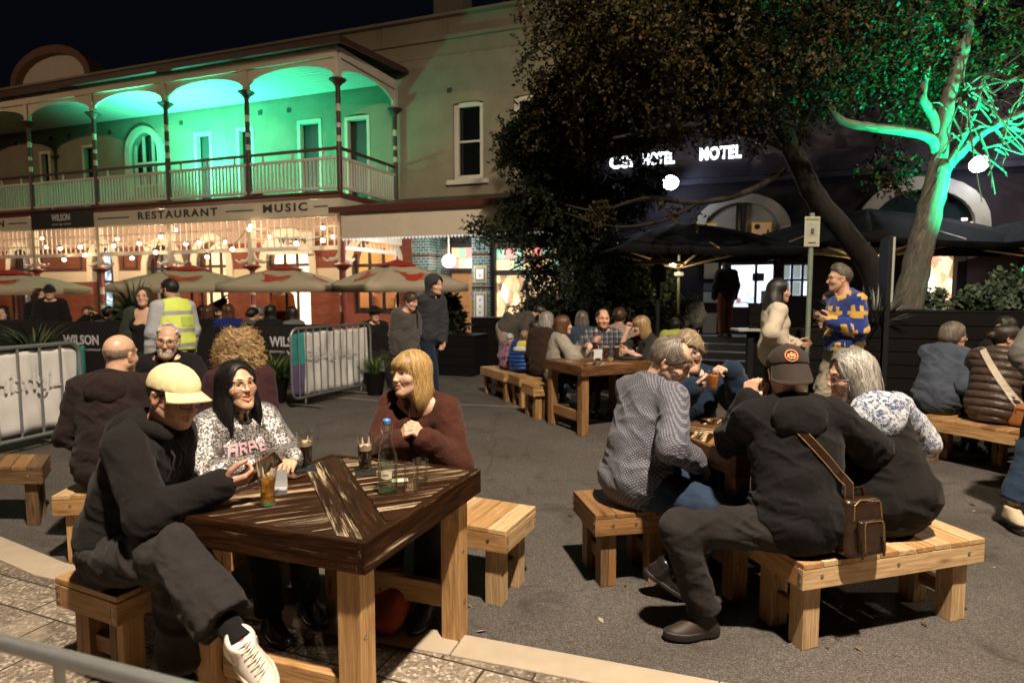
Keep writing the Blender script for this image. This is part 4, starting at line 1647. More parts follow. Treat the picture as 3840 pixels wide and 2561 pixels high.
for i, o in enumerate(U_OPS):
	xa, xb, za, zb, ri = o
	w = MB(); cx_ = (xa + xb) / 2
	if i == 3:      # round arched window
		bnd = MB(); band(bnd, xa, xb, zb, ri, .2, 2.5, 2.62, za - .3); HB(bnd, 'arch_moulding', cream)
		for x in (xa + .04, cx_ - .2, cx_ + .2, xb - .04): w.box((x, 2.72, 5.55), (.07, .06, 1.9))
		w.box((cx_, 2.72, za + .75), (xb - xa, .07, .08)); w.box((cx_, 2.72, za + .04), (xb - xa, .07, .08))
		fr = HB(w, 'arched_window', cream)
		g = MB(); g.box((cx_, 2.82, 5.5), (xb - xa + .1, .02, 2.4)); HB(g, 'pane', plain('dark_glass', (.01, .02, .02), .1, 0, .1, 5, 0), fr)
	elif i < 8:
		for x in (xa + .045, xb - .045): w.box((x, 2.66, (za + zb) / 2), (.09, .16, zb - za))
		w.box((cx_, 2.66, zb - .045), (xb - xa - .18, .16, .09))
		fr = HB(w, 'balcony_door', cream)
		g = MB(); g.box((cx_, 2.84, (za + zb) / 2), (xb - xa + .02, .05, zb - za + .1))
		for z in (za + .6, za + 1.6): g.box((cx_, 2.81, z), ((xb - xa) * .55, .02, .7))
		HB(g, 'door_leaf', darkdoor, fr)
	else:
		for x in (xa + .06, xb - .06): w.box((x, 2.72, (za + zb) / 2), (.12, .1, zb - za))
		w.box((cx_, 2.72, zb - .05 + ri), (xb - xa - .24, .1, .14)); w.box((cx_, 2.72, za + .06), (xb - xa - .24, .1, .12)); w.box((cx_, 2.74, za + .98), (xb - xa - .24, .07, .05))
		w.box((cx_, 2.56, za - .07), (xb - xa + .3, .16, .12))
		fr = HB(w, 'sash_window', cream_w, bevel=.006)
		g = MB(); g.box((cx_, 2.82, (za + zb) / 2), (xb - xa + .1, .02, zb - za + .2)); HB(g, 'pane', plain('black_glass', (.006, .007, .008), .08, 0, .1, 5, 0), fr)
mb = MB()
for px_, py_ in ((40, 545), (100, 540), (230, 520), (297, 512), (447, 497), (710, 462), (1000, 424), (1105, 415), (1692, 340)):
	x = wall_x(px_); p = HL(x, 2.6, 0); z = at(px_, py_, p[1]).z
	mb = MB(); mb.box((x, 2.59, z), (.13, .02, .12)); HB(mb, 'air_vent', plain('vent_dark', (.06, .055, .05), .8))

# veranda: floor, roof, posts, rails, arches, lattice
mb = MB(); mb.box((XL / 2, 1.28, 3.80), (-XL + .06, 2.62, .10)); HB(mb, 'balcony_floor', plain('veranda_boards', (.10, .07, .05), .7))
mb = MB(); mb.box((XL / 2, -.045, 3.79), (-XL + .12, .05, .13)); mb.box((.045, 1.25, 3.79), (.05, 2.55, .13)); mb.tube([(XL, -.10, 3.86), (.1, -.10, 3.86)], .035, 8); HB(mb, 'balcony_edge', plain('edge_brown', (.11, .035, .02), .35, 0, .2))
mb = MB(); mb.box((XL / 2, 1.22, 7.08), (-XL + .1, 2.6, .05))
for y in np.arange(.1, 2.5, .16): mb.box((XL / 2, y, 7.05), (-XL, .012, .012))
HB(mb, 'veranda_ceiling', cream_w)
mb = MB(); mb.add([(XL, -.32, 7.13), (.32, -.32, 7.13), (.32, 2.6, 7.36), (XL, 2.6, 7.36), (XL, -.32, 7.20), (.32, -.32, 7.20), (.32, 2.6, 7.43), (XL, 2.6, 7.43)], [(0, 3, 2, 1), (4, 5, 6, 7), (0, 1, 5, 4), (1, 2, 6, 5), (2, 3, 7, 6), (3, 0, 4, 7)])
mb.box((XL / 2, -.36, 7.10), (-XL + .7, .10, .14)); mb.box((.345, 1.15, 7.2), (.05, 2.9, .10), [(1, 0, 0), (0, 1, .079), (0, -.079, 1)])
HB(mb, 'veranda_roof', brown)
mb = MB(); mb.box((XL / 2, -.05, 6.98), (-XL + .1, .09, .22)); mb.box((.045, 1.25, 6.98), (.09, 2.5, .22)); HB(mb, 'veranda_beam', cream)


def post(x, y):
	m_ = MB()
	sg = [(.062, 3.86, 5.0, 0), (.052, 5.0, 5.14, 1), (.056, 5.14, 5.32, 0), (.052, 5.32, 5.42, 1), (.056, 5.42, 5.68, 0), (.052, 5.68, 5.84, 1), (.058, 5.84, 6.02, 0), (.056, 6.02, 6.30, 0)]
	for r, a, b, k in sg: m_.lathe([(r * 1.15, a), (r, a + .02), (r, b)], (x, y, 0), 10, k)
	m_.lathe([(.06, 6.24), (.11, 6.30), (.16, 6.34), (.20, 6.37), (.20, 6.39), (.08, 6.42)], (x, y, 0), 12, 0)
	m_.box((x, y, 6.66), (.13, .13, .46), mat=1)
	g = [(.066, 0, 1.1, 0), (.058, 1.1, 1.25, 1), (.062, 1.25, 1.5, 0), (.058, 1.5, 1.7, 1), (.064, 1.7, 2.14, 0)]
	for r, a, b, k in g: m_.lathe([(r * 1.15, a), (r, a + .02), (r, b)], (x, y, 0), 10, 2 if k == 0 else 1)
	m_.lathe([(.07, 2.08), (.12, 2.13), (.21, 2.17), (.24, 2.20), (.09, 2.24)], (x, y, 0), 12, 2)
	m_.box((x, y, 2.99), (.12, .12, 1.5), mat=1)
	return HB(m_, 'post', [brown, cream, redbrown], smooth=True)


for x in PX: post(x, 0)
post(0, 2.48)


def bay(p0, p1):
	"""one bay: arched valance, railing, lattice and brackets between two posts (local x,y)"""
	p0 = np.array((*p0, 0.)); p1 = np.array((*p1, 0.))
	L = np.linalg.norm(p1 - p0); X = (p1 - p0) / L; N_ = np.cross(X, (0, 0, 1))
	m_ = MB(); a = arc(.07, L - .07, 6.46, .34, 16)
	m_.prism([(0.07, 6.86)] + a[::-1] + [(L - .07, 6.86)], -.025, .025, p0, X, (0, 0, 1), -N_); HB(m_, 'arched_valance', cream)
	m_ = MB()
	P = lambda t_, z, o=0: p0 + X * t_ + np.array((0, 0, z)) + N_ * o
	m_.box(P(L / 2, 4.66), (L - .12, .05, .06), (X, N_, (0, 0, 1))); m_.box(P(L / 2, 3.98), (L - .12, .05, .06), (X, N_, (0, 0, 1)))
	n = int(L / .118)
	for i in range(n): m_.box(P(.09 + (L - .18) * (i + .5) / n, 4.32), (.034, .034, .62), (X, N_, (0, 0, 1)))
	for i in range(3): m_.box(P(L * (i + .5) / 3, 4.76), (.035, .035, .16), (X, N_, (0, 0, 1)))
	r_ = HB(m_, 'railing', plain('rail_cream', (.55, .50, .42), .6, 0, .1))
	m_ = MB(); m_.box(P(L / 2, 4.87), (L - .12, .07, .06), (X, N_, (0, 0, 1))); HB(m_, 'handrail', brown, r_)
	m_ = MB()
	for z, h_ in ((3.34, .05), (3.10, .028), (2.86, .028), (2.60, .10)): m_.box(P(L / 2, z, .0), (L - .12, .045, h_), (X, N_, (0, 0, 1)))
	n = int(L / .20)
	for i in range(n): m_.box(P(.06 + (L - .12) * (i + .5) / n, 2.98, .035), (.030, .022, .70), (X, N_, (0, 0, 1)))
	la = HB(m_, 'lattice', plain('lattice_white', (.76, .70, .60), .6, 0, .08))
	for s_, o_ in ((1, 0), (-1, L)):
		m_ = MB()
		for r_q, c_ in ((.27, (.33, 2.56)), (.11, (.17, 2.44))):
			pts = [P(o_ + s_ * (c_[0] + r_q * math.cos(q)), c_[1] + r_q * math.sin(q)) for q in np.linspace(PI * .95, PI * 1.75, 9)]
			m_.tube(pts, [.022, .028, .03, .032, .034, .032, .03, .026, .02], 6)
		m_.lathe([(1e-6, -.05), (.045, -.02), (.045, .02), (1e-6, .05)], P(o_ + s_ * .30, 2.33), 8)
		HB(m_, 'bracket', cream_w, la, smooth=True)


for a, b in zip(PX[1:], PX[:-1]): bay((a, 0), (b, 0))
bay((0, 0), (0, 2.48))
mb = MB(); mb.box((XL / 2, -.072, 3.54), (-XL + .1, .03, .36)); mb.box((.035, 1.25, 3.54), (.03, 2.4, .36)); mb.box((XL / 2, .2, 3.715), (-XL, .4, .02))
fas = HB(mb, 'sign_fascia', plain('fascia_cream', (.50, .45, .35), .7, 0, .1, 4, .1))
ink = plain('sign_ink', (.02, .018, .016), .6, 0, .1)
for tx, xc, wd in (('RESTAURANT', -4.95, 2.72), ('MUSIC', -1.51, 1.30), ('EN', -11.95, .5)):
	V, F = text_mesh(tx, .265, .004, .008, 'CENTER', 1.28)
	k_ = wd / (V[:, 0].max() - V[:, 0].min())
	O = HL(xc, -.092, 3.555)
	mk('lettering', O + V[:, :1] * k_ * ex + V[:, 1:2] * np.array((0, 0, 1.)) - V[:, 2:3] * ey, F, ink, fas, False)
mb = MB()
for a, b in ((-7.8, -6.62), (-3.32, -2.45), (-.66, -.28), (-11.5, -10.7)): mb.box(((a + b) / 2, -.092, 3.55), (b - a, .01, .03))
HB(mb, 'sign_dash', ink, fas)


def wilson_board(name, label, O, X, w, h, parent_group=None, kind='sign', sub=True, size=.24, off=(0, .06)):
	t_ = thing(name, label, kind, tuple(O), 0, parent_group)
	X = nrm(X); Zz = np.array((0, 0, 1.0)); N_ = np.cross(X, Zz)
	m_ = MB(); m_.box(O, (w, .03, h), (X, -N_, Zz)); m_.build('board', plain('sign_black', (.013, .011, .011), .55, 0, .15), t_, bevel=.004)
	wm_ = plain('sign_white', (.55, .52, .52), .6, 0, .05)
	P = O + N_ * .019 + X * off[0] + Zz * off[1]
	lettering('lettering', 'WILSON', size, P, X, Zz, wm_, t_, .002, .006, 1.0, .78)
	if sub:
		P2 = P - Zz * size * .72
		lettering('lettering', 'BREWING', size * .24, P2 - X * size * .95, X, Zz, wm_, t_, .002, 0, 1.15)
		lettering('lettering', 'COMPANY', size * .24, P2 + X * size * .95, X, Zz, wm_, t_, .002, 0, 1.15)
		m2 = MB()     # bird-like emblem between the two words
		Q = P2 - Zz * .01
		for s_ in (-1, 1):
			m2.add([Q + N_ * .002 + X * s_ * .0 - Zz * .04, Q + N_ * .002 + X * s_ * .10 * size * 2 + Zz * .02, Q + N_ * .002 + X * s_ * .05 * size * 2 + Zz * .035, Q + N_ * .002 + Zz * .0], [(0, 1, 2, 3) if s_ > 0 else (3, 2, 1, 0)])
		m2.build('emblem', wm_, t_)
	return t_


wilson_board('sign_board', 'black sign board with white lettering fixed under the green lit balcony', HL(-9.2, -.115, 3.57), ex, 2.5, .47, size=.25)
lt = thing('wall_sign', 'cream board with dark lettering over the arched window under the veranda', 'sign', tuple(HL(-3.5, 2.45, 2.95)), HRZ)
mb = MB(); mb.box((0, 0, 0), (1.6, .04, .62)); mb.build('board', cream_w, lt, world=False)
lettering('lettering', 'WILSON', .30, HL(-3.4, 2.42, 3.02), ex, (0, 0, 1), ink, lt, .003, .008, 1, .85)
lettering('lettering', 'COMPANY', .08, HL(-3.2, 2.42, 2.76), ex, (0, 0, 1), ink, lt, .003)

# single-storey awning and tiled entrance to the right of the veranda
mb = MB()
mb.add([(.0, -.3, 3.40), (5.2, -.3, 3.40), (5.2, 2.6, 3.98), (.3, 2.6, 3.98), (0, -.3, 3.47), (5.2, -.3, 3.47), (5.2, 2.6, 4.05), (.3, 2.6, 4.05)], [(0, 3, 2, 1), (4, 5, 6, 7), (0, 1, 5, 4), (1, 2, 6, 5), (2, 3, 7, 6), (3, 0, 4, 7)])
mb.box((2.6, -.34, 3.41), (5.3, .10, .13))
HB(mb, 'awning_roof', plain('awning_red', (.07, .013, .008), .5, 0, .2))
mb = MB(); mb.box((2.7, -.24, 3.09), (5.0, .04, .60)); mb.box((2.7, -.27, 2.80), (5.0, .05, .05)); mb.box((.19, 1.1, 3.09), (.04, 2.6, .6)); HB(mb, 'awning_fascia', cream)
mb = MB()
for x in np.arange(.25, 5.2, .085): mb.lathe([(1e-6, -.035), (.03, 0), (.03, .03)], (x, -.26, 2.75), 6)
mb.box((2.7, -.26, 2.785), (5.0, .012, .03))
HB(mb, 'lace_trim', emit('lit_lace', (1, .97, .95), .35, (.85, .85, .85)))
mb = MB(); mb.box((2.7, 1.2, 3.36), (5.0, 2.8, .03)); HB(mb, 'awning_ceiling', plain('ceiling_white', (.8, .8, .78), .7, 0, .05))
mb = MB(); mb.tube([(.19, -.2, 0), (.19, -.2, 3.4)], .055, 10); mb.lathe([(.06, 2.06), (.13, 2.12), (.21, 2.16), (.22, 2.19), (.08, 2.24)], (.19, -.2, 0), 12); HB(mb, 'awning_post', redbrown, smooth=True)


def tile_mat():
	t = NT('glazed_tiles')
	co = t.n('ShaderNodeTexCoord').outputs['Object']
	sx = t.n('ShaderNodeSeparateXYZ'); t.l(co, sx.inputs[0])
	cb = t.n('ShaderNodeCombineXYZ'); t.l(t.math('ADD', sx.outputs[0], sx.outputs[1]), cb.inputs[0]); t.l(sx.outputs[2], cb.inputs[1])
	b = t.n('ShaderNodeTexBrick')
	for k, v in (('Scale', 1.0), ('Mortar Size', .005), ('Brick Width', .15), ('Row Height', .075)): b.inputs[k].default_value = v
	b.inputs['Color1'].default_value = (.03, .075, .07, 1); b.inputs['Color2'].default_value = (.055, .12, .115, 1); b.inputs['Mortar'].default_value = (.4, .42, .4, 1)
	t.l(cb.outputs[0], b.inputs['Vector'])
	w = t.n('ShaderNodeMath', operation='PINGPONG'); t.l(sx.outputs[2], w.inputs[0]); w.inputs[1].default_value = .42
	bd = t.math('LESS_THAN', w.outputs[0], .035)
	t.set(Base_Color=t.mix(bd, b.outputs['Color'], (.07, .02, .012)), Roughness=.18)
	return t.m


tiles = tile_mat()
mb = MB(); mb.box((.71, 2.75, 1.7), (.52, .5, 3.4)); mb.box((2.44, 2.75, 1.7), (.5, .5, 3.4)); mb.box((.99, 3.35, 1.7), (.08, .7, 3.4)); mb.box((4.72, 2.75, 1.7), (.28, .5, 3.4)); mb.box((3.6, 2.8, .35), (1.9, .35, .7)); mb.box((2.7, 2.8, 3.56), (4.3, .3, .3))
HB(mb, 'tiled_pillar', tiles, bevel=.012)
mb = MB()
for zc, h_, k in ((2.02, .42, 0), (1.05, 1.02, 0)):
	mb.box((2.44, 2.49, zc), (.36, .02, h_), mat=0); mb.box((2.44, 2.478, zc), (.28, .015, h_ - .08), mat=1); mb.box((2.44, 2.468, zc), (.20, .012, h_ - .16), mat=2)
	for q in np.arange(-h_ / 2 + .18, h_ / 2 - .1, .16): mb.box((2.44, 2.460, zc + q), (.05, .008, .05), [(1, 0, 1), (0, 1, 0), (-1, 0, 1)], mat=3)
HB(mb, 'ceramic_panel', [plain('ceramic_ochre', (.50, .36, .14), .3), plain('ceramic_blue', (.10, .16, .20), .3), plain('ceramic_white', (.7, .72, .72), .3), plain('ceramic_gold', (.35, .2, .06), .3)])
mb = MB(); mb.box((1.6, 3.72, 1.05), (1.16, .06, 2.1))
for x in (-.26, .26):
	for z, h_ in ((1.55, .8), (.55, .7)): mb.box((1.6 + x, 3.68, z), (.40, .03, h_))
dr_ = HB(mb, 'entrance_door', plain('orange_timber', (.62, .29, .10), .45, 0, .12, 5, .1), bevel=.01)
mb = MB(); mb.lathe([(.07, 0), (.07, .012)], (1.72, 3.655, 1.5), 16, 0, ((1, 0, 0), (0, 0, 1), (0, -1, 0))); HB(mb, 'blue_sticker', plain('sticker_blue', (.04, .12, .55), .5), dr_)
mb = MB()
for x in (1.0, 2.2): mb.box((x, 3.66, 1.6), (.09, .12, 3.2))
mb.box((1.6, 3.66, 2.16), (1.2, .13, .11)); mb.box((1.6, 3.66, 2.86), (1.2, .13, .10)); mb.box((1.6, 3.7, 3.15), (1.2, .05, .5))
for x in (2.73, 4.55): mb.box((x, 2.72, 1.75), (.10, .12, 3.0))
for z in (.75, 2.05, 2.75): mb.box((3.64, 2.72, z), (1.8, .12, .12))
mb.box((3.64, 2.72, 1.4), (.06, .1, 1.3))
HB(mb, 'joinery', frame_dark)
pal = {'r': (1.0, .10, .06), 'y': (1.0, .62, .18), 'g': (.10, .42, .22), 'o': (1.0, .42, .10), 'c': (1.0, .80, .5)}
def stained(x0, x1, z0, z1, y, rows, st=1.0):
	for j, row in enumerate(rows):
		for i, ch in enumerate(row):
			w_ = (x1 - x0) / len(row); h_ = (z1 - z0) / len(rows)
			mb_ = MB(); mb_.box((x0 + w_ * (i + .5), y, z1 - h_ * (j + .5)), (w_ - .012, .02, h_ - .012)); HB(mb_, 'stained_pane', emit('stained_' + ch, pal[ch], st), hotel)
stained(1.05, 2.16, 2.22, 2.80, 3.70, ['ogrgy', 'rycyr'], 1.1)
stained(2.78, 4.5, 2.12, 2.68, 2.76, ['grgyrgy', 'yygyryg'], .9)
mb = MB(); mb.box((3.64, 2.80, 1.4), (1.72, .02, 1.2)); HB(mb, 'shop_window', int_warm)
gl_ = thing('globe_lamp', 'white glowing globe lamp hanging over the tiled pub doorway', 'lamp', tuple(HL(1.62, 2.35, 2.36)))
mb = MB(); mb.lathe([(.17 * math.sin(q) + 1e-6, -.17 * math.cos(q)) for q in np.linspace(0, PI, 13)], HL(1.62, 2.35, 2.36), 20); mb.build('globe', emit('globe_glow', (1, .95, .85), 9), gl_, True)
mb = MB(); mb.tube([HL(1.62, 2.35, 2.52), HL(1.62, 2.35, 3.35)], .02, 8); mb.build('stem', cream_w, gl_, True)
lamp('globe_light', 'POINT', tuple(HL(1.62, 2.1, 2.36)), 45, (1, .93, .82), .2, parent=gl_)
lamp('awning_light', 'AREA', tuple(HL(2.2, 1.0, 3.32)), 55, (1, .95, .92), 1.2, tuple(HL(2.2, 1.0, 0)), parent=hotel)
lamp('awning_uplight', 'POINT', tuple(HL(.9, .7, 3.0)), 30, (1, .96, .95), .15, parent=hotel)

# veranda lights
lamp('green_light', 'SPOT', tuple(HL(-6.4, .75, 4.2)), 2300, (.075, 1.0, .58), .12, tuple(HL(-6.2, 1.9, 7.1)), 140, .9, parent=hotel)
lamp('green_light', 'SPOT', tuple(HL(-2.9, .55, 4.2)), 420, (.045, 1.0, .55), .12, tuple(HL(-2.9, 2.4, 6.6)), 150, .5, parent=hotel)
mb = MB(); mb.box((-6.0, .5, 3.98), (.3, .2, .22)); mb.box((-2.9, .5, 3.98), (.3, .2, .22)); HB(mb, 'floodlight', black_metal)
for x, p_ in ((-1.4, 75), (-4.2, 90), (-6.8, 90), (-9.4, 90), (-12.2, 80), (-16, 70)):
	lamp('veranda_light', 'POINT', tuple(HL(x, 1.0, 3.2)), p_ * 1.25, (1, .76, .50), .12, parent=hotel)

# festoon bulbs under the veranda
bulb_px = [[(675, 240), (575, 375), (435, 405), (315, 320), (410, 330), (545, 320), (285, 262)], [(795, 265), (770, 312), (945, 295), (895, 395), (1090, 250), (1055, 355), (1190, 205)],
           [(1260, 300), (1350, 290), (1405, 388), (1530, 285), (1575, 335), (1700, 180)], [(1825, 255), (2010, 295), (2190, 190), (2260, 250), (2190, 275), (1690, 200)]]
bulb_e = emit('bulb_glow', (1, .74, .42), 26)
for gi, grp in enumerate(bulb_px):
	st_ = thing('string_lights', ['string of warm bulbs beside the black sign board, left end of the veranda', 'string of warm bulbs crossing under the first letters on the fascia', 'string of warm bulbs crossing the lattice in the middle of the veranda', 'string of warm bulbs by the corner post of the veranda'][gi], 'string lights', (0, 0, 0), 0, 'festoon lights along the veranda')
	pts = []
	for i, (bx, by) in enumerate(grp):
		px_, py_ = bx * .553, 750 + by * .553
		x = hotel_x(px_); d = HL(x, 0, 0)[1] + (-.35 if i % 3 else .55)
		pts.append(np.array(at(px_, py_, d)))
	st_.location = tuple(pts[0]);
	for p in pts:
		b = MB(); b.lathe([(.045 * math.sin(q) + 1e-6, -.045 * math.cos(q)) for q in np.linspace(0, PI, 9)], p, 12); bo = b.build('bulb', bulb_e, st_, True)
		b = MB(); b.lathe([(.02, .04), (.02, .09), (.012, .1)], p, 8); b.build('socket', black_metal, bo, True)
	order = sorted(pts, key=lambda p: p[0])
	path = []
	for a, b_ in zip(order[:-1], order[1:]):
		for f_ in np.linspace(0, 1, 6)[:-1]:
			p = a + (b_ - a) * f_; path.append(p + np.array((0, 0, .1 - .25 * f_ * (1 - f_))))
	path.append(order[-1] + np.array((0, 0, .1)))
	b = MB(); b.tube(path, .008, 5); b.build('cable', black_metal, st_, True)
# ------------------------------------------------------------------ dark tavern on the right
tav = thing('tavern_building', 'dark plum painted tavern with two pale arches and a brightly lit doorway', 'building', tuple(C0), HRZ)
TB = lambda mb, name, mats, parent=tav, **k: mb.build(name, mats, parent, world=False, **k)
plum = plain('plum_wall', (.024, .019, .023), .75, 0, .25, 2, .3)
plum_l = plain('plum_panel', (.075, .050, .055), .75, 0, .2, 2, .3)
stone = plain('pale_render', (.38, .345, .28), .85, 0, .25, 2.5, .4)
D0, D1 = wall_x(2690), wall_x(2905)
W0_, W1_ = wall_x(2925), wall_x(3045)
E0, E1 = wall_x(3470), wall_x(3580)
Yd = 2.6
ops = [(D0, D1, .6, 2.28, 0), (W0_, W1_, 1.45, 2.2, 0), (E0, E1, .6, 2.3, 0)]
mb = MB(); wall(mb, 4.88, 24, 0, 4.0, 2.6, 2.9, ops); TB(mb, 'wall', plum)
mb = MB(); mb.box((14.4, 2.75, 5.0), (19.1, .3, 2.0)); mb.box((14.4, 2.5, 4.02), (19.0, .35, .12)); mb.box((14.4, 2.45, 4.3), (19.1, .3, .42)); mb.box((14.4, 2.55, 6.05), (19.1, .5, .12)); TB(mb, 'parapet', plain('tavern_parapet', (.05, .045, .06), .7, 0, .2, 2, .2))
mb = MB(); mb.box((5.05, 2.5, 2.0), (.36, .34, 4.0)); TB(mb, 'corner_pier', plain('pier_white', (.6, .6, .62), .7, 0, .1, 4, .2))
for x in np.arange(E1 + .15, 22, .95):
	mb = MB(); mb.box((x + .45, 2.57, 1.2), (.9, .05, 2.2)); TB(mb, 'wall_panel', plum_l, bevel=.01)
mb = MB(); mb.box((10.0, 2.5, 2.42), (4.6, .2, .13)); mb.box((16, 2.5, 2.55), (6.5, .25, .14)); TB(mb, 'ledge', stone)
mb = MB(); mb.prism([(7.70, 2.48), (9.72, 2.48)] + arc(7.70, 9.72, 2.95, .78, 22), -2.6, -2.50, (0, 0, 0), (1, 0, 0), (0, 0, 1), (0, -1, 0)); fa = TB(mb, 'filled_arch', stone)
mb = MB(); band(mb, 7.92, 9.5, 2.95, .58, .2, 2.44, 2.55, 2.48); TB(mb, 'arch_moulding', stone, fa)
mb = MB(); mb.box((8.62, 2.47, 3.1), (.05, .04, 1.3)); mb.box((8.78, 2.47, 3.1), (.05, .04, 1.3)); TB(mb, 'drain_pipe', frame_dark)
pz = [((2655, 868), (.30, .34)), ((2845, 868), (.40, .38))]
for (px_, py_), (w_, h_) in pz:
	x = wall_x(px_); z = at(px_, py_, HL(x, 2.45, 0)[1]).z
	t_ = thing('picture', 'framed yellow picture with red dot on the filled arch, ' + ('left of the pipes' if px_ < 2700 else 'right of the pipes'), 'picture', tuple(HL(x, 2.44, z)), HRZ)
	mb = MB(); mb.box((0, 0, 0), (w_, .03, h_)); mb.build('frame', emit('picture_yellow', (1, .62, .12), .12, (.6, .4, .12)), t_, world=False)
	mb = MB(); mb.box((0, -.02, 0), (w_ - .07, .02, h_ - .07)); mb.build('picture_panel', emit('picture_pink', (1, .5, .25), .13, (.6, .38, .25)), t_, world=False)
	mb = MB(); mb.lathe([(.06, 0), (.06, .012)], (-.09, -.032, .10), 14, 0, ((1, 0, 0), (0, 0, 1), (0, -1, 0)))
	mb.box((.08, -.036, -.08), (.14, .012, .05)); mb.box((.13, -.036, -.02), (.04, .012, .10)); mb.build('motif', plain('motif_brown', (.06, .012, .01), .6), t_, world=False)
a0, a1 = wall_x(3195), wall_x(3680)
mb = MB(); band(mb, a0 + .25, a1 - .25, 2.9, .72, .26, 2.38, 2.6, 2.6); TB(mb, 'arch', stone)
mb = MB(); mb.prism([(a0 + .25, 2.6), (a1 - .25, 2.6)] + arc(a0 + .25, a1 - .25, 2.9, .72, 22), -2.6, -2.55, (0, 0, 0), (1, 0, 0), (0, 0, 1), (0, -1, 0)); TB(mb, 'arch_window', plain('dark_glass2', (.012, .02, .02), .12, 0, .2, 4, 0))
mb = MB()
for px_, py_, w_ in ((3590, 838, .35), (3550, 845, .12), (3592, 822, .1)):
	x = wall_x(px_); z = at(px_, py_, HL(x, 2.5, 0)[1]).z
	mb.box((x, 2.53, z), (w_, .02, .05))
TB(mb, 'window_glint', emit('lamp_reflect', (1, .8, .55), 1.6))  # glowing strips stand in for lamp reflections on the dark arch glass
# letters along the roof edge
lm = emit('roof_letters', (.95, 1, 1), 3.0)
for tx, pa, pb, py_ in (('CSI', 2290, 2372, 612), ('HOTEL', 2408, 2522, 598), ('MOTEL', 2612, 2762, 577)):
	xa, xb = wall_x(pa), wall_x(pb)
	z = at((pa + pb) / 2, py_, HL((xa + xb) / 2, 2.3, 0)[1]).z
	V, F = text_mesh(tx, .36, .015, .012, 'CENTER', 1.1)
	k_ = (xb - xa) / (V[:, 0].max() - V[:, 0].min())
	mk('roof_lettering', HL((xa + xb) / 2, 2.28, z) + V[:, :1] * k_ * ex + V[:, 1:2] * np.array((0, 0, 1.)) - V[:, 2:3] * ey, F, lm, tav, False)
# doorway room
dc = (D0 + D1) / 2
mb = MB(); mb.box((dc, 4.9, 1.6), (2.6, .05, 2.6)); mb.box((dc - 1.3, 3.9, 1.6), (.05, 2, 2.6)); mb.box((dc + 1.3, 3.9, 1.6), (.05, 2, 2.6)); mb.box((dc, 3.9, 2.75), (2.6, 2, .05)); mb.box((dc, 3.9, .58), (2.6, 2, .05)); TB(mb, 'entrance_hall', plain('hall_white', (.75, .78, .85), .7, 0, .05))
lamp('hall_light', 'AREA', tuple(HL(dc, 3.9, 2.68)), 62, (.86, .92, 1), 1.2, tuple(HL(dc, 3.9, 0)), parent=tav)
mb = MB()
for x in (D0 + .03, D0 + (D1 - D0) * .66, D1 - .03): mb.box((x, 2.72, 1.44), (.06, .08, 1.68))
mb.box((dc, 2.72, 2.22), (D1 - D0, .08, .1)); mb.box((dc + .0, 2.74, .92), (D1 - D0 - .1, .05, .62))
TB(mb, 'door_frame', frame_dark)
for i, (x, z, w_, h_, c_) in enumerate(((.25, 1.75, .22, .3, (.6, .65, .7)), (.42, 1.45, .35, .25, (.7, .7, .72)), (.7, 1.9, .25, .18, (.10, .12, .12)), (.6, 1.6, .15, .4, (.65, .7, .75)), (.82, 1.45, .16, .3, (.5, .52, .55)), (.35, 1.35, .1, .12, (.4, .1, .08)))):
	mb = MB(); mb.box((D0 + (D1 - D0) * x, 4.85 if i not in (2, 4) else 2.70, z), (w_, .02, h_)); TB(mb, 'notice', plain('notice_%d' % i, c_, .6))
# glazed notice window with six paper panes
wf = MB(); wc = (W0_ + W1_) / 2; ww = W1_ - W0_
for x in (W0_ + .03, W0_ + ww / 3, W0_ + 2 * ww / 3, W1_ - .03): wf.box((x, 2.66, 1.82), (.05, .1, .75))
for z in (1.47, 1.83, 2.18): wf.box((wc, 2.66, z), (ww, .1, .05))
nw = TB(wf, 'notice_window', frame_dark)
for i in range(3):
	for j in range(2):
		if (i, j) == (2, 0): continue
		mb = MB(); mb.box((W0_ + ww * (i + .5) / 3, 2.72, 1.65 + .36 * j), (ww / 3 - .07, .02, .29)); TB(mb, 'pane', emit('paper_lit', (.75, .9, .85), .28, (.5, .55, .5)), nw)
# menu boards left of the door
for i, (py0, py1) in enumerate(((975, 1045), (1062, 1090), (1095, 1135), (1175, 1250))):
	x = wall_x(2662); d_ = HL(x, 2.5, 0)[1]
	z0, z1 = at(2662, py1, d_).z, at(2662, py0, d_).z
	mb = MB(); mb.box((x, 2.57, (z0 + z1) / 2), (.30, .03, z1 - z0)); TB(mb, 'menu_sheet', plain('menu_paper_%d' % i, [(.42, .45, .42), (.10, .12, .12), (.35, .38, .36), (.28, .27, .24)][i], .6, 0, .2, 20))
# second lit doorway, far right
ec = (E0 + E1) / 2
mb = MB(); mb.box((ec, 3.3, 1.45), (E1 - E0 + .3, .02, 1.9)); TB(mb, 'doorway_glow', int_warm)
mb = MB(); mb.box((E0 + .1, 2.95, 1.35), (.16, .02, 1.3)); TB(mb, 'lit_panel', emit('lit_white', (1, .97, .95), 2.0))
mb = MB(); mb.box((E0 + .1, 2.5, 2.24), (.22, .05, .12)); TB(mb, 'red_lamp', emit('red_glow', (1, .12, .05), 2.0))
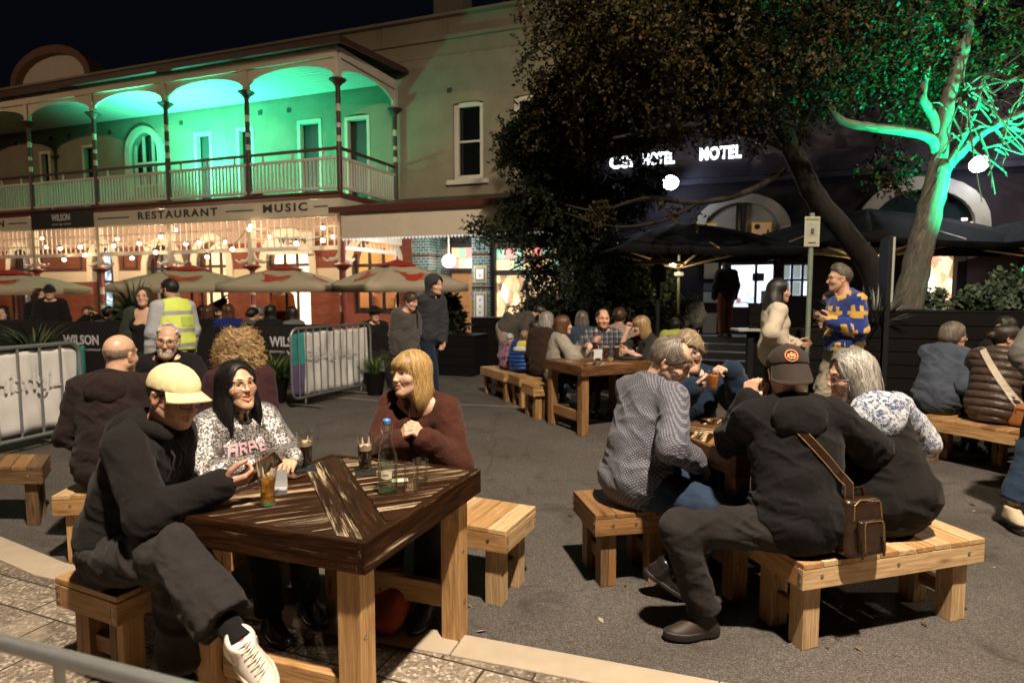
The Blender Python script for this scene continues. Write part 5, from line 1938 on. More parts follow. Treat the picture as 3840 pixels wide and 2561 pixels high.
# steps
conc = plain('step_concrete', (.20, .19, .19), .85, 0, .2, 4, .4)
stp = thing('entrance_steps', 'three grey concrete steps leading up to the lit tavern doorway', 'steps', tuple(HL(dc, 1.6, 0)), HRZ)
mb = MB()
for i in range(4): mb.box((dc - .1, 2.6 - .25 - .33 * i - (0 if i else -.0), .6 - .15 * i - .075), (2.2, .5 if i == 0 else .33, .15))
sw_ = mb.build('steps', conc, None, world=False); sw_.data.transform(Matrix.Translation(Vector((-dc, -1.6, 0)))); sw_.parent = stp
# flood lights
for px_, py_, lab, pw in ((2515, 685, 'bright white floodlight shining through the leaves, left one', 80), (3672, 615, 'bright white floodlight under the eave at the far right', 70)):
	x = wall_x(px_); yl = 2.0
	for _ in range(3): x = x + (px_ - (1920 + FPX * HL(x, yl, 0)[0] / HL(x, yl, 0)[1])) / 150
	p = HL(x, yl, 0); p = np.array(at(px_, py_, p[1]))
	t_ = thing('floodlight', lab, 'floodlight', tuple(p))
	aim_ = nrm((-.25, -1, -.75)); rx = nrm(np.cross(aim_, (0, 0, 1))); uy = np.cross(rx, aim_)
	m_ = MB(); m_.lathe([(.11, -.02), (.17, .08), (.175, .10)], p - aim_ * .1, 18, 0, (rx, uy, aim_)); m_.tube([p - aim_ * .1, p - aim_ * .12 + np.array((.0, .12, .1)), p + ey * .5 + np.array((0, 0, .12))], .02, 6); m_.build('housing', black_metal, t_)
	m_ = MB(); m_.lathe([(.165, -.01), (.15, .03), (.10, .055), (1e-6, .065)], p + aim_ * .005, 20, 0, (rx, uy, aim_)); m_.build('lens', emit('flood_lens', (.9, .97, 1), 60), t_)
	lamp('flood_beam', 'SPOT', tuple(p + aim_ * .05), pw, (.80, .90, 1), .08, tuple(p + aim_ * 3 + np.array((0, .3, -1.2))), 150, .6, parent=t_)
	lamp('flood_wash', 'POINT', tuple(p + np.array((0, -.12, -.2))), 24, (.66, .74, 1), .1, parent=t_)

# ------------------------------------------------------------------ trees
def bark(name, c1, c2):
	t = NT(name)
	c = t.coord('rest', (2.2, 9, 9))
	n = t.noise(c, 2.4, 6, .65, .8)
	t.set(Base_Color=t.ramp(n, [(.3, c1), (.65, c2)]), Roughness=.85)
	t.bump(n, .6, .02)
	return t.m


pale_bark = bark('pale_bark', (.020, .018, .013), (.125, .115, .088))
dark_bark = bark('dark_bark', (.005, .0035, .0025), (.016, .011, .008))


def leaf_mat(name, a, b, c, trans=.3):
	t = NT(name)
	at_ = t.n('ShaderNodeAttribute', attribute_name='tint')
	g = t.n('ShaderNodeSeparateColor'); t.l(at_.outputs['Color'], g.inputs[0])
	t.set(Base_Color=t.ramp(g.outputs[0], [(.1, a), (.5, b), (.92, c)]), Roughness=.5, Transmission_Weight=0)
	t.b.inputs['Specular IOR Level'].default_value = .12
	return t.m


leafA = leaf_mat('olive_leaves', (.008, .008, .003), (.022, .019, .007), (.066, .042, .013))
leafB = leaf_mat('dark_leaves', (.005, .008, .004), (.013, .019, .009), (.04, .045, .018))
leafC = leaf_mat('shrub_leaves', (.03, .05, .03), (.07, .10, .06), (.16, .19, .13))


def sprays(name, blobs, mat, parent, seed, leaf=(.055, .018), per=16, twig=.30, droop=.5):
	"""blobs: (centre, radius xyz, count). One mesh of many leaf-sized faces set along little twigs."""
	rs = np.random.RandomState(seed)
	V, Q, T = [], [], []
	for c, r, n in blobs:
		c = np.array(c, float); r = np.array(r, float)
		d = rs.normal(size=(n, 3)); d /= np.linalg.norm(d, axis=1, keepdims=True)
		rr = rs.uniform(.25, 1, (n, 1)) ** .45
		pos = c + d * r * rr
		keep = vnoise(pos * 1.7, seed) > -.14
		pos = pos[keep]; d = d[keep]; n_ = len(pos)
		ax = d * .6 + rs.normal(size=(n_, 3)) * .55; ax[:, 2] -= droop
		ax /= np.linalg.norm(ax, axis=1, keepdims=True)
		tone = np.clip(rs.normal(.42, .16, n_) + .22 * vnoise(pos * 2.2, seed + 1), 0, 1)
		for k in range(per):
			f = k / per
			b = pos + ax * (twig * f) + np.array((0, 0, -1)) * droop * .25 * twig * f * f
			ld = ax * .5 + rs.normal(size=(n_, 3)) * .7; ld /= np.linalg.norm(ld, axis=1, keepdims=True)
			wd = np.cross(ld, rs.normal(size=(n_, 3))); wd /= np.linalg.norm(wd, axis=1, keepdims=True)
			L = leaf[0] * rs.uniform(.55, 1.6, (n_, 1)); w = leaf[1] * rs.uniform(.7, 1.3, (n_, 1))
			q = np.stack([b, b + ld * L * .5 + wd * w, b + ld * L, b + ld * L * .5 - wd * w], 1)
			base = sum(len(x) for x in V)
			V.append(q.reshape(-1, 3)); Q.append(base + np.arange(n_ * 4).reshape(-1, 4))
			tt = np.clip(tone + rs.normal(0, .12, n_), 0, 1)
			T.append(np.repeat(tt, 4)[:, None] * np.ones((1, 3)))
	return mk(name, np.concatenate(V), np.concatenate(Q).astype(np.int32), mat, parent, False, {'tint': np.concatenate(T)})


def limb(mb, pts, n=9, wob=.03, seed=0):
	"""pts: (px,py,d,r) smoothed"""
	P = [np.array(at(p[0], p[1], p[2])) for p in pts]; rr = [p[3] for p in pts]
	out, ro = [], []
	rs = np.random.RandomState(seed)
	for i in range(len(P) - 1):
		a, b = P[i], P[i + 1]
		pa = P[i - 1] if i else a - (b - a); pb = P[i + 2] if i + 2 < len(P) else b + (b - a)
		for f in np.linspace(0, 1, 6)[:-1]:
			q = .5 * ((2 * a) + (b - pa) * f + (2 * pa - 5 * a + 4 * b - pb) * f ** 2 + (3 * a - pa - 3 * b + pb) * f ** 3)
			out.append(q + rs.normal(size=3) * wob * (rr[i] * 1.2)); ro.append(rr[i] + (rr[i + 1] - rr[i]) * f)
	out.append(P[-1]); ro.append(rr[-1])
	mb.tube(out, ro, n)


def B(px, py, d, rx, ry, rz_, n): return (at(px, py, d), (rx, ry, rz_), int(n * 2.3))


# tree 1: pale trunk, green uplight
tp_ = at(3375, 1190, 8.6)
t1 = thing('lit_tree', 'tree with pale trunk glowing green from an uplight behind the planter wall', 'tree', (tp_.x, tp_.y, 0))
mb = MB()
limb(mb, [(3350, 1560, 8.6, .22), (3395, 1180, 8.6, .19), (3450, 940, 8.6, .165), (3500, 740, 8.6, .15), (3525, 610, 8.6, .14)], 14)
limb(mb, [(3520, 640, 8.6, .125), (3530, 500, 8.55, .10), (3560, 360, 8.5, .09), (3610, 190, 8.4, .08), (3640, 0, 8.3, .065), (3665, -250, 8.2, .04)], 12)
limb(mb, [(3510, 590, 8.6, .07), (3490, 520, 8.5, .065), (3400, 495, 8.4, .06), (3250, 475, 8.2, .055), (3160, 455, 8.1, .05), (3110, 400, 8.0, .04), (3098, 375, 8.0, .03)], 10)
limb(mb, [(3515, 500, 8.55, .06), (3495, 430, 8.5, .06), (3460, 370, 8.4, .05), (3470, 300, 8.4, .04), (3480, 250, 8.3, .03)], 10)
limb(mb, [(3520, 660, 8.6, .09), (3580, 590, 8.5, .08), (3680, 500, 8.3, .06), (3780, 450, 8.1, .045), (3900, 400, 8.0, .03)], 10)
limb(mb, [(3560, 610, 8.5, .045), (3610, 520, 8.4, .04), (3650, 440, 8.3, .028), (3680, 360, 8.2, .018)], 8)
mb.build('trunk', pale_bark, t1, True, sharp=False)
mb = MB(); rs = np.random.RandomState(5)
for i in range(46):
	a = np.array((rs.uniform(3560, 3860), rs.uniform(330, 560))); dd = rs.uniform(7.8, 8.6)
	pts = [(a[0], a[1], dd, .014)]
	v = rs.normal(size=2) * 40 + np.array((25, -5))
	for k in range(3):
		a = a + v; v = v + rs.normal(size=2) * 26 + np.array((0, 18)); pts.append((a[0], a[1], dd - .05 * k, .012 - .003 * k))
	limb(mb, pts, 5, .1, i)
mb.build('twigs', pale_bark, t1, True)
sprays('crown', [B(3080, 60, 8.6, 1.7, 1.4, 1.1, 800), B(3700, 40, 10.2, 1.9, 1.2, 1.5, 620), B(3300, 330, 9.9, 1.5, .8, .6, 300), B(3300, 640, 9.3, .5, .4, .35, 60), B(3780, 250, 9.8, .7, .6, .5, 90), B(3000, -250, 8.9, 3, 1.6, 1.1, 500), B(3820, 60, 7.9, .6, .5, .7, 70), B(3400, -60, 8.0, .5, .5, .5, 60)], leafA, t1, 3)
# tree 2: dark leaning trunk
tp_ = at(3300, 1180, 9.6)
t2 = thing('leaning_tree', 'dark trunk leaning left over the black umbrellas into a wide olive crown', 'tree', (tp_.x, tp_.y, 0))
mb = MB()
limb(mb, [(3330, 1500, 9.6, .20), (3290, 1080, 9.6, .17), (3190, 900, 9.4, .16), (3060, 740, 9.1, .15), (2990, 600, 8.9, .13), (2930, 480, 8.8, .11), (2850, 300, 8.7, .08), (2700, 120, 8.6, .05)], 12)
limb(mb, [(2940, 640, 8.9, .05), (2800, 720, 8.8, .045), (2620, 760, 8.9, .04), (2420, 745, 9.2, .03), (2250, 790, 9.5, .02), (2120, 770, 9.8, .012)], 8)
limb(mb, [(2960, 560, 8.9, .06), (2800, 500, 8.6, .05), (2550, 470, 8.4, .04), (2300, 520, 8.5, .02)], 8)
limb(mb, [(2620, 760, 8.9, .03), (2480, 830, 9.1, .025), (2300, 850, 9.4, .018), (2120, 800, 9.8, .01)], 8)
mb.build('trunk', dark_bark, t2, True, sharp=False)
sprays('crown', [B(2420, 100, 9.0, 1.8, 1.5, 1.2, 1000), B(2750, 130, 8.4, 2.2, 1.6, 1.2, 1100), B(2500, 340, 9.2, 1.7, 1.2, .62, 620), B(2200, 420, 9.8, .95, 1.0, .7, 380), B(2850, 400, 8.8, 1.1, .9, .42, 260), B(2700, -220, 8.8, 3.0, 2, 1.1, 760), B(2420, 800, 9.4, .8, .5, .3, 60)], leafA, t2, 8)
# tree 3: dense drooping evergreen in front of the pub windows
tp_ = at(2170, 1300, 11.6)
t3 = thing('evergreen_tree', 'dense dark evergreen drooping to the ground in front of the stained glass windows', 'tree', (tp_.x, tp_.y, 0))
mb = MB(); limb(mb, [(2170, 1480, 11.6, .2), (2180, 1100, 11.6, .17), (2200, 700, 11.5, .12), (2210, 400, 11.3, .08)], 10)
for i, (a, b) in enumerate(((1000, 1900), (900, 1830), (780, 2000), (850, 2420), (720, 2500), (960, 2380))):
	limb(mb, [(2185, a, 11.6, .05), ((2185 + b) / 2, a - 40, 11.3, .035), (b, a + 20, 11.0, .012)], 6, .05, i)
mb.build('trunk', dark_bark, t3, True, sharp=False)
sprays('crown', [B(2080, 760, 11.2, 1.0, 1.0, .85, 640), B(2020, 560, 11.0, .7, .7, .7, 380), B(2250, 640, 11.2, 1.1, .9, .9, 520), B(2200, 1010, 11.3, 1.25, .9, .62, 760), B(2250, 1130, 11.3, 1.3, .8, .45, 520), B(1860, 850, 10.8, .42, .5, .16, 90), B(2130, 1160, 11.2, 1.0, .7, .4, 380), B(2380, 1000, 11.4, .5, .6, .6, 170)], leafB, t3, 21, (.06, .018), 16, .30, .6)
# uplight at the pale trunk
for ul, aim_, pw, sp_, lab in ((Vector((6.62, 7.52, 1.42)), at(3600, 250, 8.4), 7500, 76, 'small black uplight in the planter bed at the foot of the green tree'), (Vector((6.25, 8.30, 1.42)), Vector((5.46, 8.48, 1.95)), 1500, 84, 'small black uplight among the bushes, further right of the green tree')):
	u_ = thing('uplight', lab, 'spotlight', tuple(ul))
	m_ = MB(); m_.lathe([(.05, -.08), (.07, 0), (.072, .06)], ul, 12); m_.build('housing', black_metal, u_, True)
	m_ = MB(); m_.lathe([(.066, .045), (1e-6, .05)], ul, 12); m_.build('lens', emit('green_lens', (0, 1, .42), 6), u_, True)
	lamp('uplight_beam', 'SPOT', tuple(ul + Vector((0, 0, .08))), pw, (.01, 1, .42), .05, tuple(aim_), sp_, 1.0, parent=u_)
# ------------------------------------------------------------------ timber furniture
pine = wood('pine_new', (.27, .135, .048), (.47, .265, .105), (.62, .40, .185), .6, .32)
pine2 = wood('pine_aged', (.17, .080, .028), (.33, .17, .062), (.46, .26, .10), .6, .45)
pine3 = wood('pine_dirty', (.07, .038, .018), (.17, .095, .042), (.27, .16, .075), .65, .6)
pine_pale = wood('pine_pale', (.36, .215, .10), (.60, .40, .205), (.72, .52, .30), .6, .25)
top_dark = dark_wood('top_dark', (.50, .40, .27), .25)
top_worn = dark_wood('top_worn', (.46, .37, .25), .95)
top_mid = dark_wood('top_mid', (.42, .30, .18), .75)
top_amber = wood('top_amber', (.03, .012, .004), (.13, .056, .018), (.30, .145, .048), .45, .45, .05)
top_amber2 = wood('top_amber2', (.07, .030, .010), (.22, .10, .033), (.40, .22, .08), .45, .4, .05)
screw_m = plain('screw_steel', (.35, .35, .34), .35, .9, .2, 40, 0)


def clip_poly(poly, n, c):
	out = []
	for i in range(len(poly)):
		a, b = np.array(poly[i]), np.array(poly[(i + 1) % len(poly)])
		da, db = np.dot(a, n) - c, np.dot(b, n) - c
		if da <= 0: out.append(tuple(a))
		if (da < 0 < db) or (db < 0 < da): out.append(tuple(a + (b - a) * da / (da - db)))
	return out


def table(name, label, F, e1, L1, e2, L2, h=.78, apron=.11, style='dark', diag=1):
	F = np.array((*F, 0.0)); e1 = nrm((*e1, 0)); e2 = nrm((*e2, 0))
	if np.cross(e1, e2)[2] < 0: e1, e2, L1, L2 = e2, e1, L2, L1
	Z = np.array((0, 0, 1.0))
	c = F + e1 * L1 / 2 + e2 * L2 / 2
	t = thing(name, label, 'table', (c[0], c[1], 0))
	mats = [top_dark, top_mid, top_worn] if style == 'dark' else [top_amber, top_amber2, dark_wood('top_amber_worn', (.62, .47, .28), 1.0)]
	mb = MB()
	b = .034
	rect = [(b, b), (L1 - b, b), (L1 - b, L2 - b), (b, L2 - b)]
	dg = nrm((1, 1)) if diag == 1 else nrm((1, -1)); pd = np.array((-dg[1], dg[0]))
	o = np.array((0, 0)) if diag == 1 else np.array((0, L2))
	base = np.dot(o, pd)
	g = .0016
	def put(poly, gx, mi):
		if len(poly) > 2:
			z = h - .002 - R_.uniform(0, .0018)
			mb.prism(poly, z - .026, z, F, e1, e2, Z, mi, gx)
	cb = [(-.108, -.005, 0), (-.005, .070, 2)] if style == 'dark' else [(-.118, -.005, 2), (-.005, .108, 0)]
	for s0, s1, mi in cb:
		p = clip_poly(clip_poly(rect, pd, base + s1 - g), -pd, -(base + s0 + g)); put(p, dg, mi)
	for sgn, lim in ((1, .070 if style == 'dark' else .108), (-1, .108 if style == 'dark' else .118)):
		half = clip_poly(rect, -pd * sgn, -(base * sgn + lim + g))
		t0 = -2.0
		while t0 < 2.2:
			w_ = R_.uniform(.085, .105)
			p = clip_poly(clip_poly(half, dg, t0 + w_ - g), -dg, -(t0 + g)); put(p, pd, R_.choice([0, 0, 1, 1, 1, 2] if style == 'dark' else [0, 0, 1, 1, 1, 2]))
			t0 += w_
	mb.build('tabletop', mats, t)
	zc = h - apron / 2
	am = top_dark if style == 'dark' else top_amber
	for nm, cc, sz, ax, lg in (('apron', F + e1 * L1 / 2 + e2 * .016, (L1, .032, apron), (e1, e2, Z), 0), ('apron', F + e1 * L1 / 2 + e2 * (L2 - .016), (L1, .032, apron), (e1, e2, Z), 0),
                               ('apron', F + e2 * L2 / 2 + e1 * .016, (.032, L2 - .066, apron), (e1, e2, Z), 1), ('apron', F + e2 * L2 / 2 + e1 * (L1 - .016), (.032, L2 - .066, apron), (e1, e2, Z), 1)):
		mb = MB(); mb.box(cc + Z * (zc + .001), sz, ax, lg); mb.build(nm, am, t, bevel=.004)
	lw = .092; ins = .085
	lm = pine if style == 'dark' else pine2
	for i, j in ((0, 0), (1, 0), (1, 1), (0, 1)):
		q = F + e1 * (ins + (L1 - 2 * ins) * i) + e2 * (ins + .01 + (L2 - 2 * ins - .02) * j)
		mb = MB()
		mb.box(q + Z * (h - apron + .03) / 2 - e1 * .0235, (.045, lw, h - apron + .03), (e1, e2, Z), 2); mb.box(q + Z * (h - apron + .03) / 2 + e1 * .0235, (.045, lw - .004, h - apron + .03), (e1, e2, Z), 2)
		lg_ = mb.build('leg', lm, t, bevel=.004)
		mb = MB()
		for z in (.18, .42):
			for n_ in (-e2, e2):
				a_ = np.cross(n_, Z); mb.lathe([(.009, 0), (.009, .002), (.004, .0022), (.004, .0008), (1e-6, .0008)], q + n_ * (lw / 2) + Z * z + e1 * R_.uniform(-.02, .02), 10, 0, (a_, Z, n_))
		mb.build('screws', screw_m, lg_)
	for i in (0, 1):
		mb = MB(); mb.box(F + e1 * (ins + (L1 - 2 * ins) * i) + e2 * L2 / 2 + Z * .20, (.045, L2 - 2 * ins - lw - .03, .11), (e1, e2, Z), 1); mb.build('stretcher', lm, t, bevel=.004)
	return t


def bench(name, label, F, u, W, v, L, h=.42, mats=None, group=None, seed=0):
	"""F corner, u short direction, v long direction"""
	rr = random.Random(seed)
	F = np.array((*F, 0.)); u = nrm((*u, 0)); v = nrm((*v, 0)); Z = np.array((0, 0, 1.))
	X, Y = (v, u) if np.cross(v, u)[2] > 0 else (u, v)
	c = F + u * W / 2 + v * L / 2
	t = thing(name, label, 'bench' if L > .6 else 'stool', (c[0], c[1], 0), 0, group)
	mats = mats or [pine, pine_pale, pine2]
	mb = MB()
	n = max(3, round(L / .105)); w_ = L / n
	for k in range(n):
		mb.box(F + v * (w_ * (k + .5)) + u * W / 2 + Z * (h - .0125 + rr.uniform(-.0015, .0015)), ((w_ - .004) if X is v else W, W if X is v else (w_ - .004), .025), (X, Y, Z), 1 if X is v else 0, rr.randrange(len(mats)))
	mb.build('seat', mats, t, bevel=.003)
	ah = .092; z0 = h - .027 - ah / 2
	for cc, ln, along in ((F + v * L / 2 + u * .019, L, v), (F + v * L / 2 + u * (W - .019), L, v), (F + v * .019 + u * W / 2, W - .078, u), (F + v * (L - .019) + u * W / 2, W - .078, u)):
		mb = MB(); is_x = along is X
		mb.box(cc + Z * z0, (ln if is_x else .036, .036 if is_x else ln, ah), (X, Y, Z), 0 if is_x else 1); a = mb.build('apron', mats[rr.randrange(len(mats))], t, bevel=.003)
	mb = MB()
	for vv in (0, 1):
		for zz in (-.018, .02):
			for uu in (.02, W - .02):
				n_ = v * (1 if vv else -1); a_ = np.cross(n_, Z)
				mb.lathe([(.0085, 0), (.0085, .002), (.004, .0022), (.004, .0006), (1e-6, .0006)], F + v * (L if vv else 0) + u * uu + Z * (z0 + zz), 10, 0, (a_, Z, n_))
	for uu in (0, 1):
		for vv in (.10, L / 2, L - .10):
			n_ = u * (1 if uu else -1); a_ = np.cross(n_, Z)
			mb.lathe([(.0085, 0), (.0085, .002), (.004, .0022), (.004, .0006), (1e-6, .0006)], F + u * (W if uu else 0) + v * vv + Z * (z0 + .01), 10, 0, (a_, Z, n_))
	mb.build('screws', screw_m, t)
	lh = h - .027 - ah + .03
	for i in (0, 1):
		for j in (0, 1):
			q = F + u * (.088 + (W - .176) * i) + v * (.092 + (L - .184) * j)
			mb = MB(); m1, m2 = rr.randrange(len(mats)), rr.randrange(len(mats))
			mb.box(q + Z * lh / 2 - X * .0225, (.044, .09, lh), (X, Y, Z), 2, m1); mb.box(q + Z * lh / 2 + X * .0225, (.044, .088, lh - .004), (X, Y, Z), 2, m2)
			mb.build('leg', mats, t, bevel=.003)
	for j in (0, 1):
		q = F + u * W / 2 + v * (.092 + (L - .184) * j)
		if W - .176 - .09 > .03:
			mb = MB(); is_x = u is X
			mb.box(q + Z * .14, ((W - .268) if is_x else .04, .04 if is_x else (W - .268), .07), (X, Y, Z), 0 if is_x else 1); mb.build('stretcher', pine2, t, bevel=.003)
	return t


table('pub_table', 'dark stained timber table with worn pale streaks and beer glasses, nearest the camera', (-.48, 1.98), (-.943, .33), .82, (.366, .93), .92)
table('pub_table', 'amber brown timber table between the patterned shirt man and the woman in navy', (1.11, 3.05), (.956, .292), .86, (-.292, .956), .86, style='amber', diag=0)
table('pub_table', 'amber timber table with wine glass and white card in the middle distance', (.75, 6.72), (.82, .40), 1.05, (-.40, .82), .86, style='amber', diag=0)
table('pub_table', 'brown timber table with beers and napkins at the right edge', (4.38, 5.72), (.46, -.89), 1.3, (.89, .46), .85, style='amber')
table('pub_table', 'timber table hidden behind the bald man on the left', (-2.86, 4.05), (.98, .17), .84, (-.17, .98), .84, style='amber')
bench('bench', 'pale pine bench beyond the nearest dark table, under the blonde woman', (-.03, 3.0), (.16, .36), .40, (-.914, .406), 1.05, mats=[pine_pale, pine, pine_pale], seed=1)
bench('bench', 'pine bench at the lower left under the person in the yellow cap', (-1.89, 2.5), (.904, -.427), .40, (.427, .904), 1.15, mats=[pine, pine2, pine3], seed=2)
bench('stool', 'weathered brown stool under the man in the patterned shirt', (.44, 3.22), (-.19, .98), .42, (.98, .19), .46, mats=[pine3, pine2, pine2], seed=3)
bench('bench', 'pale pine bench carrying the black cap man and the grey haired woman', (1.26, 2.62), (-.28, .96), .38, (.96, .28), 1.05, mats=[pine, pine_pale, pine_pale], seed=4)
bench('stool', 'pine stool nearest the amber table of the middle group', (.26, 7.62), (-.35, .93), .42, (.93, .35), .30, mats=[pine, pine2], seed=5, group='row of small stools')
bench('stool', 'brown stool in the middle of the row of three', (.10, 8.42), (-.35, .93), .44, (.93, .35), .42, mats=[pine2, pine], seed=6, group='row of small stools')
bench('bench', 'pine bench at the far end of the row, under the two children', (-.12, 8.88), (-.40, .92), .95, (.92, .40), .38, mats=[pine, pine2], seed=7, group='row of small stools')
bench('bench', 'long pine bench on the right under the brown puffer jacket', (3.85, 5.87), (.89, .46), .40, (.46, -.89), 1.6, mats=[pine, pine2], seed=8)
bench('bench', 'weathered bench cut off by the left edge beside the bald man', (-3.16, 4.13), (-.20, .36), .38, (-1, .02), .75, mats=[pine2, pine3, pine3], seed=9)
bench('stool', 'pale pine stool under the bald man in the dark coat', (-2.66, 3.53), (-.1, .99), .42, (.99, .1), .42, mats=[pine, pine_pale], seed=10)
bench('stool', 'stool under the white bearded man', (-3.0, 4.98), (-.1, .99), .40, (.99, .1), .42, mats=[pine2, pine], seed=11)
bench('stool', 'stool under the curly haired woman', (-2.02, 4.12), (-.1, .99), .42, (.99, .1), .42, mats=[pine2, pine], seed=12)
bench('bench', 'bench behind the amber table of the middle group', (.95, 8.02), (-.35, .93), .36, (.93, .35), 1.3, mats=[pine2, pine], seed=13)
bench('bench', 'bench under the woman in navy behind the right hand table', (.80, 4.06), (-.28, .96), .38, (.96, .28), .9, mats=[pine2, pine], seed=14)

# ------------------------------------------------------------------ glassware
glass = clear_glass('drinking_glass', (.985, .99, .985), .02, .62)
stout = plain('stout_beer', (.010, .005, .004), .12, 0, .1, 6, 0)
foam = plain('beer_foam', (.62, .50, .33), .8, 0, .1, 40, .2)


def liquid(name, col, tr=.75):
	t = NT(name)
	t.set(Base_Color=col, Roughness=.08, Transmission_Weight=tr)
	t.b.inputs['IOR'].default_value = 1.33
	return t.m


amber = liquid('amber_beer', (.85, .42, .06), .72)
water = clear_glass('still_water', (.93, .97, .92), .02, .8)
spritz = liquid('orange_spritz', (.85, .28, .03), .5)
darkale = plain('dark_ale', (.05, .018, .006), .15, 0, .1, 6, 0)
redwine = plain('red_wine', (.03, .004, .005), .1, 0, .1, 6, 0)


def vessel(name, label, cat, p, outer, fill=None, fillmat=None, foam_h=0, wall_=.0028, base=.012, n=24, extra=None, group=None, tiltax=None):
	"""outer: profile [(r,z)...] from base to rim"""
	p = np.array(p, float)
	t = thing(name, label, cat, tuple(p), 0, group)
	mb = MB(); inn = [(max(r - wall_, .001), max(z, base)) for r, z in outer][::-1]
	inn = inn + [(1e-6, base)]
	mb.lathe([(1e-6, 0)] + list(outer) + inn, p, n)
	mb.build('glass', glass, t, True)
	if fill:
		zs = [z for r, z in outer]; rs = [r for r, z in outer]
		zz = np.linspace(base + .001, fill, 9)
		pr = [(float(np.interp(z, zs, rs)) - wall_ - .0006, z) for z in zz]
		mb = MB(); mb.lathe([(1e-6, pr[0][1])] + pr + [(1e-6, fill)], p, n); mb.build('drink', fillmat, t, True)
		if foam_h:
			zz = np.linspace(fill + .0004, fill + foam_h, 4)
			pr = [(float(np.interp(z, zs, rs)) - wall_ - .0006, z) for z in zz]
			mb = MB(); mb.lathe([(1e-6, pr[0][1])] + pr + [(1e-6, fill + foam_h + .002)], p, n); mb.build('foam', foam, t, True)
	return t


pint = [(.029, 0), (.030, .004), (.031, .05), (.035, .11), (.0385, .148), (.039, .17)]
A_ = atz(1146, 1749, .7815); B_ = atz(1370, 1764, .7815)
def foam_lace(t, p, z0, z1, r, seed, n=9):
	"""dried froth clinging to the inside of the glass"""
	rs = random.Random(seed); mb = MB()
	for k in range(n):
		a = rs.uniform(0, 6.28); w = rs.uniform(.1, .34); za = z0; zb = z0 + (z1 - z0) * rs.uniform(.25, 1)
		V = []
		m_ = 6
		for i in range(m_ + 1):
			zz = za + (zb - za) * i / m_; ww = w * (1 - .8 * i / m_) * rs.uniform(.5, 1.2)
			for s_ in (-1, 1):
				V.append(np.array(p) + np.array((math.cos(a + s_ * ww) * r(zz), math.sin(a + s_ * ww) * r(zz), zz)))
		mb.add(V, [(2 * i, 2 * i + 1, 2 * i + 3, 2 * i + 2) for i in range(m_)])
	mb.build('foam_lacing', plain('froth', (.55, .47, .36), .8, 0, .1, 60, .1), t)
for P_, lab, fl, fh_ in ((A_, 'pint glass of black stout by the hand of the girl in the sparkly jacket', .100, .018), (B_, 'pint glass of black stout in front of the blonde woman', .096, .020)):
	tt = vessel('stout_glass', lab, 'beer glass', P_, pint, fl, stout, fh_)
	foam_lace(tt, P_, fl + fh_, .155, lambda z: .0285 + .006 * (z / .15) , 3 if fl > .098 else 5)
P_ = atz(1005, 1893, .7815)
tt = vessel('beer_glass', 'tall curved glass of half drunk amber beer beside the number card', 'beer glass', P_, [(.030, 0), (.0305, .006), (.027, .03), (.0285, .07), (.035, .115), (.0415, .155), (.043, .18), (.042, .20)], .105, amber, 0)
foam_lace(tt, P_, .112, .185, lambda z: .027 + (z - .07) * .12, 8, 7)
P_ = atz(1455, 1843, .7815)
bt = vessel('water_bottle', 'clear swing top water bottle with blue stopper on the dark table', 'bottle', P_, [(.038, 0), (.0405, .005), (.0405, .135), (.036, .165), (.022, .215), (.0155, .245), (.0145, .275), (.0155, .28)], .118, water)
mb = MB(); Pn = np.array(P_)
mb.lathe([(.0155, .282), (.0165, .286), (.0165, .296), (.011, .302), (1e-6, .303)], Pn, 16); mb.build('stopper', plain('blue_stopper', (.05, .22, .55), .35, 0, .1), bt, True)
mb = MB()
for s_ in (-1, 1): mb.tube([Pn + np.array((s_ * .016, -.002, .296)), Pn + np.array((s_ * .024, -.004, .272)), Pn + np.array((s_ * .023, -.004, .248)), Pn + np.array((s_ * .016, -.003, .238)), Pn + np.array((s_ * .023, .004, .255))], .0011, 6)
mb.build('wire_clip', screw_m, bt, True)
mb = MB()
R0 = .0412
for za, zb, mi in ((.062, .098, 0),):
	n_ = 12; V = []
	for i in range(n_ + 1):
		a = rad(-118 + 62 * i / n_)
		for z in (za + .004 * abs(i - 6) / 6, zb - .004 * abs(i - 6) / 6): V.append(Pn + np.array((R0 * math.cos(a), R0 * math.sin(a), z)))
	mb.add(V, [(2 * i, 2 * i + 2, 2 * i + 3, 2 * i + 1) for i in range(n_)])
mb.build('label', plain('bottle_label', (.62, .60, .42), .6, 0, .05), bt)
mb = MB(); V = []
for i in range(9):
	a = rad(-108 + 34 * i / 8)
	for z in (.078, .082): V.append(Pn + np.array(((R0 + .0006) * math.cos(a), (R0 + .0006) * math.sin(a), z)))
mb.add(V, [(2 * i, 2 * i + 2, 2 * i + 3, 2 * i + 1) for i in range(8)]); mb.build('label_mark', ink, bt)
tumb = [(.028, 0), (.029, .004), (.030, .055), (.0315, .058), (.0325, .10), (.033, .108)]
for px_, py_, lab in ((1543, 1837, 'short ribbed water tumbler closer to the camera'), (1578, 1815, 'short ribbed water tumbler standing behind the other one')):
	P_ = atz(px_, py_, .7815); Pn = np.array(P_)
	tt = vessel('tumbler', lab, 'glass', P_, tumb, .022 if px_ < 1560 else .03, water, n=28)
	mb = MB()
	for k in range(18):
		a = 2 * PI * k / 18; mb.tube([Pn + np.array((.0302 * math.cos(a), .0302 * math.sin(a), .008)), Pn + np.array((.0312 * math.cos(a), .0312 * math.sin(a), .052))], .0014, 4)
	mb.build('ribs', glass, tt)
